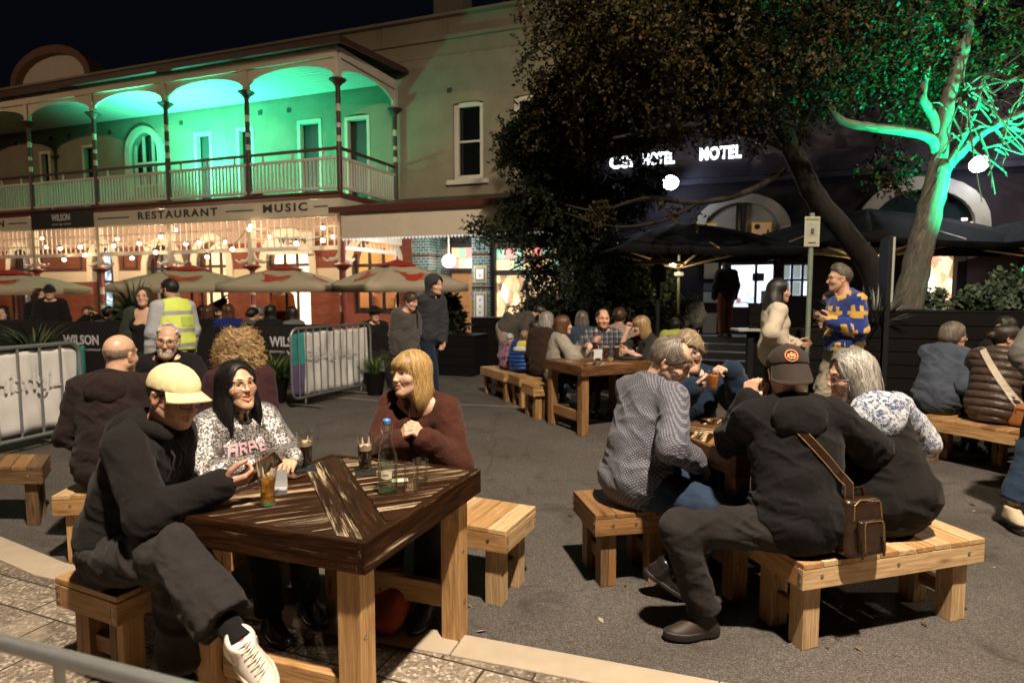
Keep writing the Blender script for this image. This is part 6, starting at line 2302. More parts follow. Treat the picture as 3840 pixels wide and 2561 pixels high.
# coasters, cards, phone
for px_, py_, rz, lab in ((1146, 1757, .4, 'black square coaster under the stout on the left'), (1372, 1772, .2, 'black square coaster under the stout on the right')):
	P_ = atz(px_, py_, .780); t_ = thing('coaster', lab, 'coaster', tuple(P_), rz)
	mb = MB(); mb.box((0, 0, -.0004), (.095, .095, .0026)); mb.build('pad', plain('coaster_black', (.02, .019, .02), .8, 0, .2), t_, world=False)
P_ = atz(1048, 1850, .781); t_ = thing('number_card', 'small white table number card standing in a clear holder', 'card', tuple(P_), .25)
mb = MB(); mb.box((0, .006, .058), (.062, .0018, .085), [(1, 0, 0), (0, .97, .2), (0, -.2, .97)]); mb.build('card', plain('white_card', (.72, .72, .74), .6, 0, .03), t_, world=False)
mb = MB(); mb.box((0, -.004, .012), (.06, .03, .022), [(1, 0, 0), (0, .97, .2), (0, -.2, .97)]); mb.build('holder', plain('grey_holder', (.35, .35, .38), .3, 0, .1), t_, world=False)
mb = MB(); mb.box((0, .0035, .075), (.024, .001, .004), [(1, 0, 0), (0, .97, .2), (0, -.2, .97)]); mb.build('print', ink, t_, world=False)
P_ = atz(1415, 1815, .781); t_ = thing('receipt', 'pale slip of paper lying between the bottle and the tumblers', 'paper', tuple(atz(1500, 1800, .7805)), .2)
mb = MB(); mb.box((0, 0, 0), (.07, .05, .001)); mb.build('paper', plain('cream_paper', (.6, .55, .42), .8, 0, .05), t_, world=False)
P_ = atz(1080, 1778, .786); t_ = thing('phone', 'dark phone with tan edge lying on the table by the stout', 'phone', tuple(P_), -.45)
mb = MB(); mb.box((0, 0, 0), (.145, .072, .008)); mb.build('body', plain('tan_case', (.12, .05, .02), .5, 0, .1), t_, world=False, bevel=.003)
mb = MB(); mb.box((0, 0, .0046), (.138, .066, .001)); mb.build('screen', plain('black_screen', (.006, .006, .008), .05, 0, .1, 4, 0), t_, world=False)

# things on the other tables
def tabletop(px, py): return atz(px, py, .7815)
P_ = tabletop(2190, 1344)
t_ = vessel('wine_glass', 'stemmed glass of red wine on the middle table', 'wine glass', P_, [(.034, 0), (.033, .003), (.005, .008), (.004, .075), (.012, .085), (.036, .115), (.042, .15), (.038, .19), (.035, .20)], .14, redwine, 0, base=.09)
for px_, py_, lab in ((2273, 1342, 'pint of dark ale beside the white card on the middle table'), (2313, 1342, 'pint of dark ale further right on the middle table')):
	vessel('ale_glass', lab, 'beer glass', tabletop(px_, py_), pint, .13, darkale, .014)
P_ = tabletop(2242, 1350); t_ = thing('table_card', 'white folded card standing on the middle table', 'card', tuple(P_), .1)
mb = MB(); mb.box((0, 0, .065), (.10, .004, .125), [(1, 0, 0), (0, .98, .15), (0, -.15, .98)]); mb.build('card', plain('white_card', (.72, .72, .74), .6, 0, .03), t_, world=False)
mb = MB(); mb.box((0, -.006, .012), (.06, .02, .02)); mb.build('foot', ink, t_, world=False)
P_ = tabletop(2365, 1345); t_ = thing('serving_tray', 'round black tray on the middle table', 'tray', tuple(P_))
mb = MB(); mb.lathe([(1e-6, 0), (.17, 0), (.185, .018), (.18, .018), (.168, .005), (1e-6, .005)], (0, 0, 0), 26); mb.build('tray', plain('tray_black', (.012, .012, .013), .4, 0, .1), t_, True, world=False)
vessel('beer_glass', 'half full beer glass at the elbow of the brown puffer jacket', 'beer glass', tabletop(3735, 1380), pint, .06, amber, .008)
vessel('beer_jug', 'empty ribbed glass jug at the right edge', 'jug', tabletop(3805, 1405), [(.05, 0), (.052, .01), (.056, .12), (.058, .17)], None, None)
t_ = vessel('beer_bottle', 'brown beer bottle standing on the table at the right', 'bottle', tabletop(3768, 1385), [(.03, 0), (.031, .004), (.031, .12), (.014, .17), (.013, .22), (.014, .225)], .11, darkale)
for px_, py_, lab in ((3692, 1402, 'crumpled white napkin by the sleeve of the brown puffer'), (3768, 1404, 'white napkin under the beer bottle')):
	P_ = tabletop(px_, py_); t_ = thing('napkin', lab, 'napkin', tuple(P_), .3)
	mb = MB(); n_ = 7
	V = [((i / (n_ - 1) - .5) * .13, (j / (n_ - 1) - .5) * .11, .012 + R_.uniform(-.01, .012)) for j in range(n_) for i in range(n_)]
	mb.add(V, [(j * n_ + i, j * n_ + i + 1, (j + 1) * n_ + i + 1, (j + 1) * n_ + i) for j in range(n_ - 1) for i in range(n_ - 1)]); mb.build('paper', plain('napkin_white', (.7, .7, .72), .8, 0, .05), t_, world=False)
vessel('tumbler', 'water glass behind the bald man on the left table', 'glass', atz(472, 1428, .7815), pint, .05, water)
# orange bag under the nearest table
bp = np.array((-.58, 2.9, -.03))
t_ = thing('orange_bag', 'orange cloth bag lying in the shadow under the nearest table', 'bag', tuple(bp))
V, Q = sdf_mesh(lambda p: smin(ell(p, bp + (0, 0, .10), (.08, .13, .10)), ell(p, bp + (.02, .02, .17), (.05, .09, .04)), .05) + .03 * vnoise(p * 13, 2), bp - .4, bp + .5, .014)
mk('bag_body', V, Q, fabric('orange_cloth', (.30, .055, .015)), t_)
mb = MB(); mb.tube([bp + np.array(q) for q in ((-.05, .0, .20), (-.04, .02, .29), (.04, .03, .29), (.06, .02, .21))], .012, 7); mb.build('handle', fabric('orange_cloth', (.30, .055, .015)), t_, True)
# ------------------------------------------------------------------ barriers and banners
def barrier(label, p0, p1, h=1.08, spacing=.125, r=.019, group='crowd barriers', zb=.14):
	p0 = np.array((*p0, 0.)); p1 = np.array((*p1, 0.)); L = np.linalg.norm(p1 - p0); X = (p1 - p0) / L; Z = np.array((0, 0, 1.)); N_ = np.cross(X, Z)
	t = thing('crowd_barrier', label, 'barrier', tuple((p0 + p1) / 2), 0, group)
	P = lambda a, z, o=0: p0 + X * a + Z * z + N_ * o
	c = .12; pts = []
	for (ca, cz, q0, q1) in ((L - c, h - c, PI / 2, 0), (L - c, zb + c, 0, -PI / 2), (c, zb + c, -PI / 2, -PI), (c, h - c, PI, PI / 2)):
		for q in np.linspace(q0, q1, 6): pts.append(P(ca + c * math.cos(q), cz + c * math.sin(q)))
	mb = MB(); mb.tube(pts + [pts[0]], r, 10, 0, False); mb.build('frame', steel, t, True)
	mb = MB(); n = int(L / spacing)
	for i in range(1, n): mb.tube([P(L * i / n, zb), P(L * i / n, h)], r * .5 if spacing < .2 else r * .62, 7)
	mb.build('bars', steel, t, True)
	for a in (.25, L - .25):
		mb = MB(); mb.tube([P(a, zb), P(a, .05)], .016, 8); mb.box(P(a, .025, 0), (.05, .55, .012), (X, N_, Z)); mb.build('foot', steel, t)
	return P, L, N_


def banner(label, P, L, a0, a1, z0, z1, off, text, tsize, endcol=None, seed=1, tx=0.0, flip=1):
	n, m_ = 40, 14
	V = []
	t = thing('banner', label, 'banner', tuple(P((a0 + a1) / 2, z0)))
	for j in range(m_ + 1):
		for i in range(n + 1):
			a = a0 + (a1 - a0) * i / n; z = z0 + (z1 - z0) * j / m_
			w = .012 * math.sin(i * .8 + seed) + .010 * math.sin(i * 1.9 + j * .35) + .012 * vnoise(np.array([[i * .35, j * .4, seed]]))[0]
			V.append(P(a, z - .02 * math.sin(PI * i / n) * (j == 0), off + w))
	F = np.array([(j * (n + 1) + i, j * (n + 1) + i + 1, (j + 1) * (n + 1) + i + 1, (j + 1) * (n + 1) + i) for j in range(m_) for i in range(n)], np.int32)
	mt = NT('banner_cloth_%d' % seed); cc = mt.coord('Object')
	mt.set(Base_Color=mt.mix(mt.noise(cc, 3, 3), (.50, .49, .47), (.66, .65, .63)), Roughness=.75); mt.bump(mt.noise(cc, 30, 3), .2, .01)
	b = mk('sheet', V, F, [mt.m, plain('banner_teal', (.03, .22, .22), .7, 0, .5, 5, .1), plain('banner_purple', (.10, .08, .16), .7, 0, .5, 5, .1)], t, True,
           mi=[(1 if k // n > 6 else 2) if (endcol and (k % n) in endcol) else 0 for k in range(n * m_)])
	so = b.modifiers.new('thickness', 'SOLIDIFY'); so.thickness = .003
	# printing showing through from the other side (mirrored)
	V2, F2 = text_mesh(text, tsize, 0, .003)
	X = nrm(P(1, 0) - P(0, 0)); N_ = nrm(P(0, 0, 1) - P(0, 0))
	ac = (a0 + a1) / 2 + tx; zc = z0 + (z1 - z0) * .62
	W = np.array([P(ac - v[0] * flip, zc + v[1], off - (.03 if flip > 0 else -.03)) for v in V2])
	side = -1
	W = np.array([P(ac - v[0], zc + v[1], off + .034) for v in V2])
	mk('printing', W, F2, plain('ghost_print', (.535, .525, .51), .8, 0, .03), t, False)
	return t


P, L, N_ = barrier('galvanised crowd barrier with vertical bars in front of the hooded man, centre', (-2.95, 8.33), (-2.24, 9.88), 1.09, .135)
banner('white banner with faint mirrored lettering tied to the centre barrier', P, L, .03, L - .03, .16, 1.03, -.035, 'Lighting the S', .20, endcol=range(0, 6), seed=2)
P, L, N_ = barrier('galvanised crowd barrier running out of the left edge beside the bald man', (-5.25, 4.65), (-4.66, 6.72), 1.05, .205, .021)
banner('white banner with faint mirrored lettering on the left barrier', P, L, .05, L + .10, .20, 1.0, -.035, 'Lighting', .26, endcol=range(38, 40), seed=5, tx=.42)
pa = np.array(atz(-1500, 2010, 1.02)); pb = np.array(atz(1500, 2800, 1.02))
barrier('blurred galvanised barrier rail crossing the bottom left corner', tuple(pa[:2]), tuple(pb[:2]), 1.02, .30, .0135, zb=.15)

# ------------------------------------------------------------------ cafe fence panels
for px0, px1, d, y0, y1, words, lab, sz in ((150, 470, 9.5, 1212, 1345, True, 'black cafe fence panel lettered WILSON beside the left barrier', .20),
                                       (940, 1235, 9.95, 1222, 1408, True, 'black cafe fence panel partly hidden behind the centre barrier', .215),
                                       (690, 930, 10.1, 1232, 1410, False, 'plain black cafe fence panel behind the security guard', 0),
                                       (-40, 140, 9.6, 1205, 1400, False, 'plain dark fence panel at the left edge', 0)):
	a, b = np.array(at(px0, (y0 + y1) / 2, d + .1)), np.array(at(px1, (y0 + y1) / 2, d - .1))
	zt = at(px0, y0, d).z; zb_ = .08
	O = (a + b) / 2; O[2] = (zt + zb_) / 2; X = nrm((b - a) * (1, 1, 0)); w_ = np.linalg.norm((b - a)[:2])
	if words:
		t_ = wilson_board('cafe_fence', lab, O, X, w_, zt - zb_, None, 'fence', True, sz, (.0 if px0 < 500 else -.0, (zt - zb_) / 2 - .26))
	else:
		t_ = thing('cafe_fence', lab, 'fence', tuple(O)); mb = MB(); mb.box(O, (w_, .03, zt - zb_), (X, np.cross((0, 0, 1), X), (0, 0, 1))); mb.build('board', plain('sign_black', (.013, .011, .011), .55, 0, .15), t_, bevel=.004)
	mb = MB()
	for s_ in (-1, 1): mb.tube([O * (1, 1, 0) + X * s_ * (w_ / 2 + .025), O * (1, 1, 0) + X * s_ * (w_ / 2 + .025) + np.array((0, 0, zt + .03))], .022, 8); mb.lathe([(.16, 0), (.16, .015), (.03, .02)], O * (1, 1, 0) + X * s_ * (w_ / 2 + .025), 14)
	mb.tube([O + X * (-w_ / 2) + np.array((0, 0, (zt - zb_) / 2 + .012)), O + X * (w_ / 2) + np.array((0, 0, (zt - zb_) / 2 + .012))], .014, 8)
	mb.build('posts', black_metal, t_, True)

# ------------------------------------------------------------------ market umbrellas
def umbrella(name, label, c, half, z_edge, z_top, rz, canvas, pole_m, flap=.14, ribs=True, sides=4, cap=None, group=None, emblem=False, hub_drop=.55, seed=0, rib_m=None):
	c = np.array(c, float); t = thing(name, label, 'umbrella', (c[0], c[1], 0), 0, group)
	cs = [c[:2] + half * np.array((math.cos(rz + 2 * PI * (k + .5) / sides), math.sin(rz + 2 * PI * (k + .5) / sides))) for k in range(sides)]
	V, F = [], []; n = 7
	apex = np.array((c[0], c[1], z_top))
	mb = MB()
	for k in range(sides):
		a = np.array((*cs[k], z_edge)); b = np.array((*cs[(k + 1) % sides], z_edge))
		g = {}
		for i in range(n + 1):
			f = i / n
			for j in range(n + 1):
				s_ = j / n
				e = a + (b - a) * s_
				p = apex + (e - apex) * f
				p[2] += -.10 * math.sin(PI * s_) * f * (1 - .35 * f) * (z_top - z_edge) + .10 * (z_top - z_edge) * math.sin(PI * f) * (1 - math.sin(PI * s_) * .8)
				g[i, j] = len(V); V.append(p)
		for i in range(n):
			for j in range(n): F.append((g[i, j], g[i + 1, j], g[i + 1, j + 1], g[i, j + 1]))
		fl = {}
		for j in range(n + 1):
			p = V[g[n, j]].copy(); o = nrm(np.array((*((a + b)[:2] / 2 - c[:2]), 0)))
			q = p + np.array((0, 0, -flap)) + o * .012 * math.sin(j * 2.1 + seed)
			fl[j] = len(V); V.append(q)
		for j in range(n): F.append((g[n, j], fl[j], fl[j + 1], g[n, j + 1]))
	cn = mk('canopy', V, F, canvas, t, True)
	so = cn.modifiers.new('cloth', 'SOLIDIFY'); so.thickness = .004
	try: cn.data.set_sharp_from_angle(angle=rad(30))
	except Exception: pass
	if cap:
		mb = MB(); P0 = apex + np.array((0, 0, .012)); v_ = []
		for k in range(sides):
			dd = np.array((math.cos(rz + 2 * PI * (k + .5) / sides), math.sin(rz + 2 * PI * (k + .5) / sides), 0)) * half * .27
			v_.append(P0 + dd + np.array((0, 0, -.27 * (z_top - z_edge) + .055)))
		mb.add([P0 + np.array((0, 0, .05))] + v_ + [q - np.array((0, 0, .03)) for q in v_], [(0, 1 + k, 1 + (k + 1) % sides) for k in range(sides)] + [(1 + k, 1 + sides + k, 1 + sides + (k + 1) % sides, 1 + (k + 1) % sides) for k in range(sides)])
		mb.lathe([(.02, .05), (.02, .09), (1e-6, .10)], P0, 8); mb.build('top_cap', cap, t)
	mb = MB(); mb.tube([(c[0], c[1], .05), (c[0], c[1], z_top - .02)], .026, 10); mb.build('pole', pole_m, t, True)
	mb = MB(); mb.box((c[0], c[1], .05), (.55, .55, .10)); mb.lathe([(.06, .1), (.05, .3), (.032, .32)], (c[0], c[1], 0), 12); mb.build('base', black_metal, t, bevel=.01)
	if ribs:
		hub = np.array((c[0], c[1], z_top - hub_drop))
		mb = MB(); mb.lathe([(.05, -.05), (.055, 0), (.05, .05)], hub, 12); mb.build('hub', black_metal, t, True)
		for k in range(sides * 2):
			q = 2 * PI * (k + 1) / (sides * 2) + rz
			rr = half * (1 if k % 2 == 0 else .707)
			e = np.array((c[0] + rr * math.cos(q), c[1] + rr * math.sin(q), z_edge + .01)); mid = apex + (e - apex) * .78 - np.array((0, 0, .05))
			mb = MB(); dv = nrm(mid - hub); sx = nrm(np.cross(dv, (0, 0, 1))); mb.box((hub + mid) / 2, (np.linalg.norm(mid - hub), .035, .022), (dv, sx, np.cross(sx, dv)), 0); mb.build('strut', rib_m or pole_m, t)
			dv = nrm(e - apex); sx = nrm(np.cross(dv, (0, 0, 1))); mb = MB(); mb.box((apex + e) / 2 - np.array((0, 0, .045)), (np.linalg.norm(e - apex) * .94, .028, .03), (dv, sx, np.cross(sx, dv)), 0); mb.build('rib', rib_m or pole_m, t)
	if rib_m:  # added glowing ring and fill light under the canopy to brighten the struts
		hub = np.array((c[0], c[1], z_top - hub_drop)); mb = MB(); mb.lathe([(.075, -.03), (.085, 0), (.075, .03)], hub - np.array((0, 0, .10)), 14); mb.build('lamp_ring', emit('fill_ring_glow', (1, .8, .5), .5, (.2, .15, .1)), t, True)
		lamp('umbrella_fill', 'POINT', tuple(hub + np.array((-.16, -.20, .02))), 11, (1, .78, .48), .05, parent=t)
	if emblem:      # loose red brush shape printed on the panels that face the square
		for k in range(sides):
			m2 = (cs[k] + cs[(k + 1) % sides]) / 2
			if m2[1] > c[1] + .3: continue
			a = np.array((*cs[k], z_edge)); b = np.array((*cs[(k + 1) % sides], z_edge))
			if (b - a)[0] < 0: a, b = b, a
			def S_(u, v): # u along edge -1..1, v 0 edge..1 apex
				f = 1 - v; s_ = .5 + u * .5 / max(f, .2); s_ = min(max(s_, 0), 1)
				p = apex + (a + (b - a) * s_ - apex) * f
				p[2] += -.10 * math.sin(PI * s_) * f * (1 - .35 * f) * (z_top - z_edge) + .10 * (z_top - z_edge) * math.sin(PI * f) * (1 - math.sin(PI * s_) * .8)
				o_ = nrm(np.cross(b - a, apex - (a + b) / 2)); return p + o_ * .012 * (1 if o_[2] > 0 else -1)
			st_ = [[(-.52, .58, .012), (-.42, .50, .03), (-.25, .47, .03), (-.08, .48, .015)], [(-.34, .42, .03), (-.24, .33, .10), (-.02, .30, .12), (.18, .34, .09), (.33, .40, .05), (.44, .38, .02)], [(-.36, .22, .01), (-.2, .20, .04), (.0, .18, .02)],
                   [(.22, .30, .012), (.34, .26, .02), (.46, .30, .02), (.50, .40, .012), (.42, .46, .012), (.28, .45, .01)], [(.16, .26, .012), (.3, .18, .015), (.42, .22, .006)]]
			mb = MB()
			for s_ in st_:
				V2 = []
				for u, v, w in s_: V2 += [S_(u * .62, v + w), S_(u * .62, v - w)]
				mb.add(V2, [(2 * i, 2 * i + 1, 2 * i + 3, 2 * i + 2) for i in range(len(s_) - 1)])
			mb.build('emblem', plain('emblem_red', (.42, .045, .02), .7, 0, .1), t)
	return t


canvas = plain('beige_canvas', (.42, .35, .25), .85, 0, .12, 3, .3)
redcap = plain('cap_red', (.33, .03, .02), .7, 0, .1)
wpole = plain('white_pole', (.5, .47, .42), .5, 0, .1)
for px_, d, ytop, yedge, half, rz, lab, pm in ((45, 12.2, 1022, 1078, 1.50, .35, 'beige umbrella with red top cut off by the left edge', wpole), (715, 12.6, 1004, 1070, 1.62, .25, 'beige umbrella with red emblem behind the security guard', wpole), (1072, 12.2, 1002, 1068, 1.35, .02, 'beige umbrella with red emblem left of the veranda corner post', wpole), (1490, 11.8, 984, 1066, 1.36, .62, 'beige umbrella with corner towards the square, behind the hooded man', redbrown)):
	c = at(px_, ytop, d)
	umbrella('market_umbrella', lab, (c.x, c.y, 0), half, at(px_, yedge, d).z, c.z, rz, canvas, pm, .13, False, 4, redcap, 'beige market umbrellas', True, seed=px_)
blk = plain('black_canvas', (.0035, .0035, .0045), .95, 0, .2, 3, .3)
gold = plain('bamboo_strut', (.42, .30, .15), .5, 0, .1)
for px_, d, ytop, yedge, half, rz, lab, hd in ((2550, 11.0, 832, 948, 2.1, .15, 'black umbrella with lit underside left of the street sign', .80), (3255, 11.8, 782, 925, 2.75, .30, 'black umbrella behind the street sign and tree trunks', .95), (3985, 10.8, 800, 915, 2.2, .1, 'black umbrella cut off by the right edge', .8)):
	c = at(px_, ytop, d)
	umbrella('black_umbrella', lab, (c.x, c.y, 0), half, at(px_, yedge, d).z, c.z, rz, blk, plain('umbrella_pole', (.28, .27, .20), .5, .2), .10, True, 4, None, 'large black umbrellas', False, hd, rib_m=gold)

# ------------------------------------------------------------------ sign post, heater, menu stand, bar table
c = at(3040, 870, 7.4)
sp = thing('street_sign', 'pale parking style sign on a green grey post beside the woman in cream', 'sign', (c.x, c.y, 0))
mb = MB(); mb.tube([(c.x + .01, c.y, 0), (c.x + .01, c.y, at(3040, 800, 7.4).z)], .028, 10); mb.build('post', plain('post_green', (.20, .25, .19), .5, .3, .2, 20, .1), sp, True)
mb = MB(); mb.box((c.x, c.y - .035, c.z), (.178, .006, .345), [(1, 0, 0), (0, 1, 0), (0, 0, 1)]); pl_ = mb.build('plate', plain('sign_plate', (.36, .36, .28), .5, .1, .15, 9, .05), sp, bevel=.002)
mb = MB()
mb.box((c.x, c.y - .040, c.z + .14), (.15, .002, .022), mat=0); mb.box((c.x, c.y - .040, c.z + .02), (.12, .002, .15), mat=1); mb.box((c.x, c.y - .042, c.z + .0), (.035, .002, .07), mat=2); mb.box((c.x, c.y - .040, c.z - .13), (.09, .002, .015), mat=2)
mb.build('sign_print', [plain('sign_green', (.12, .2, .06), .6), plain('sign_grey', (.28, .28, .25), .6, 0, .3, 30), plain('sign_dark', (.05, .045, .04), .6)], pl_)
c = at(2470, 985, 10.4)
ph = thing('patio_heater', 'tall patio heater with tan dish under the left black umbrella', 'heater', (c.x, c.y, 0))
mb = MB(); mb.lathe([(.42, -.03), (.40, .0), (.2, .05), (1e-6, .075)], c, 26); mb.lathe([(1e-6, .06), (.2, .035), (.39, -.015), (.42, -.032)], c, 26); mb.build('dish', plain('heater_dish', (.45, .30, .17), .35, .4, .1), ph, True)
mb = MB(); mb.lathe([(.10, -.32), (.13, -.30), (.13, -.08), (.06, -.03), (.06, .04)], c, 16); mb.build('burner', black_metal, ph, True)
mb = MB(); mb.tube([(c.x, c.y, .5), (c.x, c.y, c.z - .3)], .035, 10); mb.lathe([(.23, 0), (.24, .05), (.20, .75), (.08, .8)], (c.x, c.y, 0), 18); mb.build('stand', black_metal, ph, True)
c = at(3325, 900, 8.0)
ms = thing('menu_stand', 'tall narrow menu stand with pale edge beside the green lit trunk', 'sign', (c.x, c.y, 0))
mb = MB(); z1 = c.z; mb.box((c.x, c.y, z1 / 2 + .03), (.06, .55, z1), [(.93, -.37, 0), (.37, .93, 0), (0, 0, 1)]); mb.build('board', black_metal, ms, bevel=.006)
mb = MB(); mb.box((c.x + .06, c.y - .05, z1 / 2 + .03), (.03, .03, z1)); mb.box((c.x - .055, c.y - .14, .95), (.012, .22, 1.0), [(.93, -.37, 0), (.37, .93, 0), (0, 0, 1)]); mb.build('edge_trim', plain('trim_pale', (.40, .42, .38), .5, .1, .1), ms)
c = at(2800, 1236, 10.6)
ht = thing('bar_table', 'high black bar table with pale top near the entrance steps', 'table', (c.x, c.y, 0))
mb = MB(); mb.box((c.x, c.y, c.z), (.42, .42, .035)); mb.build('tabletop', plain('pale_top', (.5, .48, .46), .4), ht, bevel=.006)
mb = MB(); mb.box((c.x + .06, c.y, c.z / 2), (.10, .10, c.z - .04)); mb.box((c.x + .06, c.y, .03), (.4, .4, .05)); mb.build('pedestal', black_metal, ht, bevel=.006)

# ------------------------------------------------------------------ planters and plants
blackbox = plain('planter_black', (.005, .0042, .0042), .8, 0, .2, 3, .15)
def planter(label, p0, p1, depth, h, mat=None):
	p0 = np.array((*p0, 0.)); p1 = np.array((*p1, 0.)); L = np.linalg.norm(p1 - p0); X = (p1 - p0) / L; Y = np.cross((0, 0, 1.), X)
	c = (p0 + p1) / 2 + Y * depth / 2
	t = thing('planter_box', label, 'planter', tuple(c))
	mb = MB(); mb.box(c + np.array((0, 0, h / 2)), (L, depth, h), (X, Y, (0, 0, 1))); n = max(2, int(h / .16))
	for i in range(n): mb.box(c - Y * (depth / 2 + .008) + np.array((0, 0, h * (i + .5) / n)), (L - .02, .014, h / n - .012), (X, Y, (0, 0, 1)))
	mb.build('box', mat or blackbox, t, bevel=.006)
	mb = MB(); mb.box(c + np.array((0, 0, h + .012)), (L + .03, depth + .03, .024), (X, Y, (0, 0, 1))); mb.build('rim', mat or blackbox, t, bevel=.004)
	return t
planter('long black planter wall behind the two women on the right bench', (4.45, 7.95), (7.2, 7.1), .6, 1.33)
planter('dark planter between the menu stand and the man in the jumper', (3.55, 8.0), (4.40, 7.75), .5, 1.08)
planter('tall narrow black planter left of the woman in cream', (4.05, 10.7), (4.38, 10.6), .35, 1.36)
planter('big black planter box in front of the tiled pub doorway', (-1.68, 11.9), (-.72, 11.6), .8, .74)
planter('black planter box left of the long dark fence, by the evergreen', (-.85, 13.0), (.2, 12.7), .5, 1.02)


def blades(name, p, n, L, w, mat, parent, seed, up=.8, droop=1.0, k=7, base_r=.06):
	rs = np.random.RandomState(seed); p = np.array(p, float)
	az = rs.uniform(0, 6.28, n); Ls = L * rs.uniform(.6, 1.1, n); tilt = np.abs(rs.normal(.55, .32, n))
	path = np.zeros((n, k, 3)); outs = np.zeros((n, k, 3))
	b = p + np.stack([np.cos(az) * base_r * rs.uniform(0, 1, n), np.sin(az) * base_r * rs.uniform(0, 1, n), np.zeros(n)], 1)
	for j in range(k):
		f = j / (k - 1); a = tilt * up + droop * f * f * .9
		if j == 0: path[:, 0] = b
		else:
			st = (Ls / (k - 1))[:, None]; path[:, j] = path[:, j - 1] + st * np.stack([np.cos(az) * np.sin(a), np.sin(az) * np.sin(a), np.cos(a)], 1)
		outs[:, j] = np.stack([-np.cos(az) * np.cos(a), -np.sin(az) * np.cos(a), np.sin(a)], 1)
	ww = w * rs.uniform(.6, 1.2, (n, 1)) * np.array([.7, 1, 1, .95, .8, .5, .08][:k])[None]
	V, Q = ribbons(path, ww, outs)
	T = np.repeat(np.clip(rs.normal(.5, .25, n), 0, 1), k * 3)[:, None] * np.ones((1, 3))
	return mk(name, V, Q, mat, parent, True, {'tint': T})


grassm = leaf_mat('grass_green', (.02, .05, .012), (.06, .12, .03), (.20, .22, .06))
yuccam = leaf_mat('yucca_dark', (.012, .022, .012), (.04, .06, .03), (.12, .13, .06))
flaxm = leaf_mat('flax_grey', (.03, .035, .03), (.08, .10, .08), (.30, .32, .30))
def potplant(name, label, px, ybase, d, pot_h, pot_r, n, L, w, mat, seed, up=.8, droop=1.0, trunk=0, cat='plant'):
	c = at(px, ybase, d); t = thing(name, label, cat, (c.x, c.y, 0))
	if pot_h:
		mb = MB(); mb.lathe([(pot_r * .72, 0), (pot_r, pot_h), (pot_r * 1.05, pot_h + .02), (pot_r * .9, pot_h + .02), (pot_r * .85, pot_h - .05), (1e-6, pot_h - .05)], (c.x, c.y, 0), 20); mb.build('pot', blackbox, t, True)
	if trunk:
		mb = MB(); mb.tube([(c.x, c.y, pot_h - .06), (c.x + .03, c.y, pot_h + trunk)], [.05, .04], 9); mb.build('stem', dark_bark, t, True)
	blades('foliage', (c.x, c.y, (pot_h or c.z) + trunk - .04 if pot_h else c.z), n, L, w, mat, t, seed, up, droop)
	return t


potplant('grass_plant', 'bushy green grass in a black pot below the half hidden black fence panel', 1028, 1450, 8.9, .32, .2, 420, .55, .011, grassm, 1, .75, 1.3)
potplant('grass_plant', 'small green grass tuft in a black pot at the right end of the centre barrier', 1405, 1380, 9.6, .32, .16, 160, .42, .010, grassm, 2, .6, 1.1)
potplant('yucca_plant', 'pale leaved yucca beside the couple under the left umbrella', 135, 1300, 9.0, .42, .2, 90, .75, .04, yuccam, 3, .55, .9, .1)
potplant('yucca_plant', 'dark spiky yucca rising behind the woman with glasses', 505, 1200, 10.6, .5, .22, 130, .62, .035, yuccam, 4, 1.25, .35, .75)
potplant('flax_plant', 'low green flax in the big planter by the pub doorway', 1650, 1270, 12.1, 0, 0, 120, .5, .03, yuccam, 6, .8, .7)
c = at(1700, 1262, 12.15)
t_ = thing('cordyline_plant', 'dark upright shrub silhouetted against the orange pub door', 'plant', (c.x, c.y, .7))
mb = MB(); mb.tube([(c.x, c.y, .7), (c.x - .03, c.y, 1.0), (c.x, c.y, 1.3)], [.03, .025, .015], 8); mb.build('stem', dark_bark, t_, True)
sprays('foliage', [((c.x - .02, c.y, 1.12), (.17, .15, .33), 70), ((c.x - .1, c.y, 1.4), (.09, .08, .12), 16), ((c.x + .1, c.y, .95), (.14, .1, .12), 26)], leafB, t_, 5, (.09, .03), 10, .12, -.2)
for i, (px_, py_, d, lab) in enumerate(((3200, 1240, 8.2, 'spiky flax with pale edged leaves left of the menu stand'), (3285, 1235, 8.0, 'spiky flax with pale edged leaves touching the menu stand'))):
	potplant('flax_plant', lab, px_, py_, d, 0, 0, 150, .55, .026, flaxm, 8 + i, .95, .5)
def bush(name, label, blobs, mat, seed, leaf, per, twig):
	c = blobs[0][0]; t = thing(name, label, 'shrub', (c[0], c[1], 0))
	mb = MB(); mb.tube([(c[0], c[1], 0), (c[0], c[1], c[2])], [.03, .012], 7)
	for bl in blobs: mb.tube([(c[0], c[1], .3), tuple(np.array(bl[0]) * (1, 1, .9))], [.02, .006], 6)
	mb.build('stem', dark_bark, t, True); sprays('foliage', blobs, mat, t, seed, leaf, per, twig, -.1); return t
bush('shrub', 'leafy shrub glinting white in front of the tavern wall, left of the heater', [B(2260, 1110, 12.2, .5, .4, .45, 220), B(2350, 1070, 12.0, .4, .35, .5, 160)], leafC, 31, (.075, .028), 9, .14)
bush('shrub', 'leafy shrub with pale leaves under the left black umbrella', [B(2440, 1100, 11.8, .45, .35, .45, 170), B(2500, 1160, 11.6, .3, .3, .35, 80)], leafC, 32, (.075, .028), 9, .14)
bush('shrub', 'round green lit bush behind the long black planter wall', [B(3720, 1150, 8.1, .5, .3, .25, 190), B(3830, 1100, 8.1, .4, .3, .3, 130)], leafC, 33, (.055, .028), 9, .10)
bush('shrub', 'small white flowering bush right of the green trunk', [B(3500, 1120, 8.95, .14, .12, .18, 40), B(3690, 1160, 8.7, .25, .15, .12, 46)], leafC, 34, (.05, .026), 8, .09)

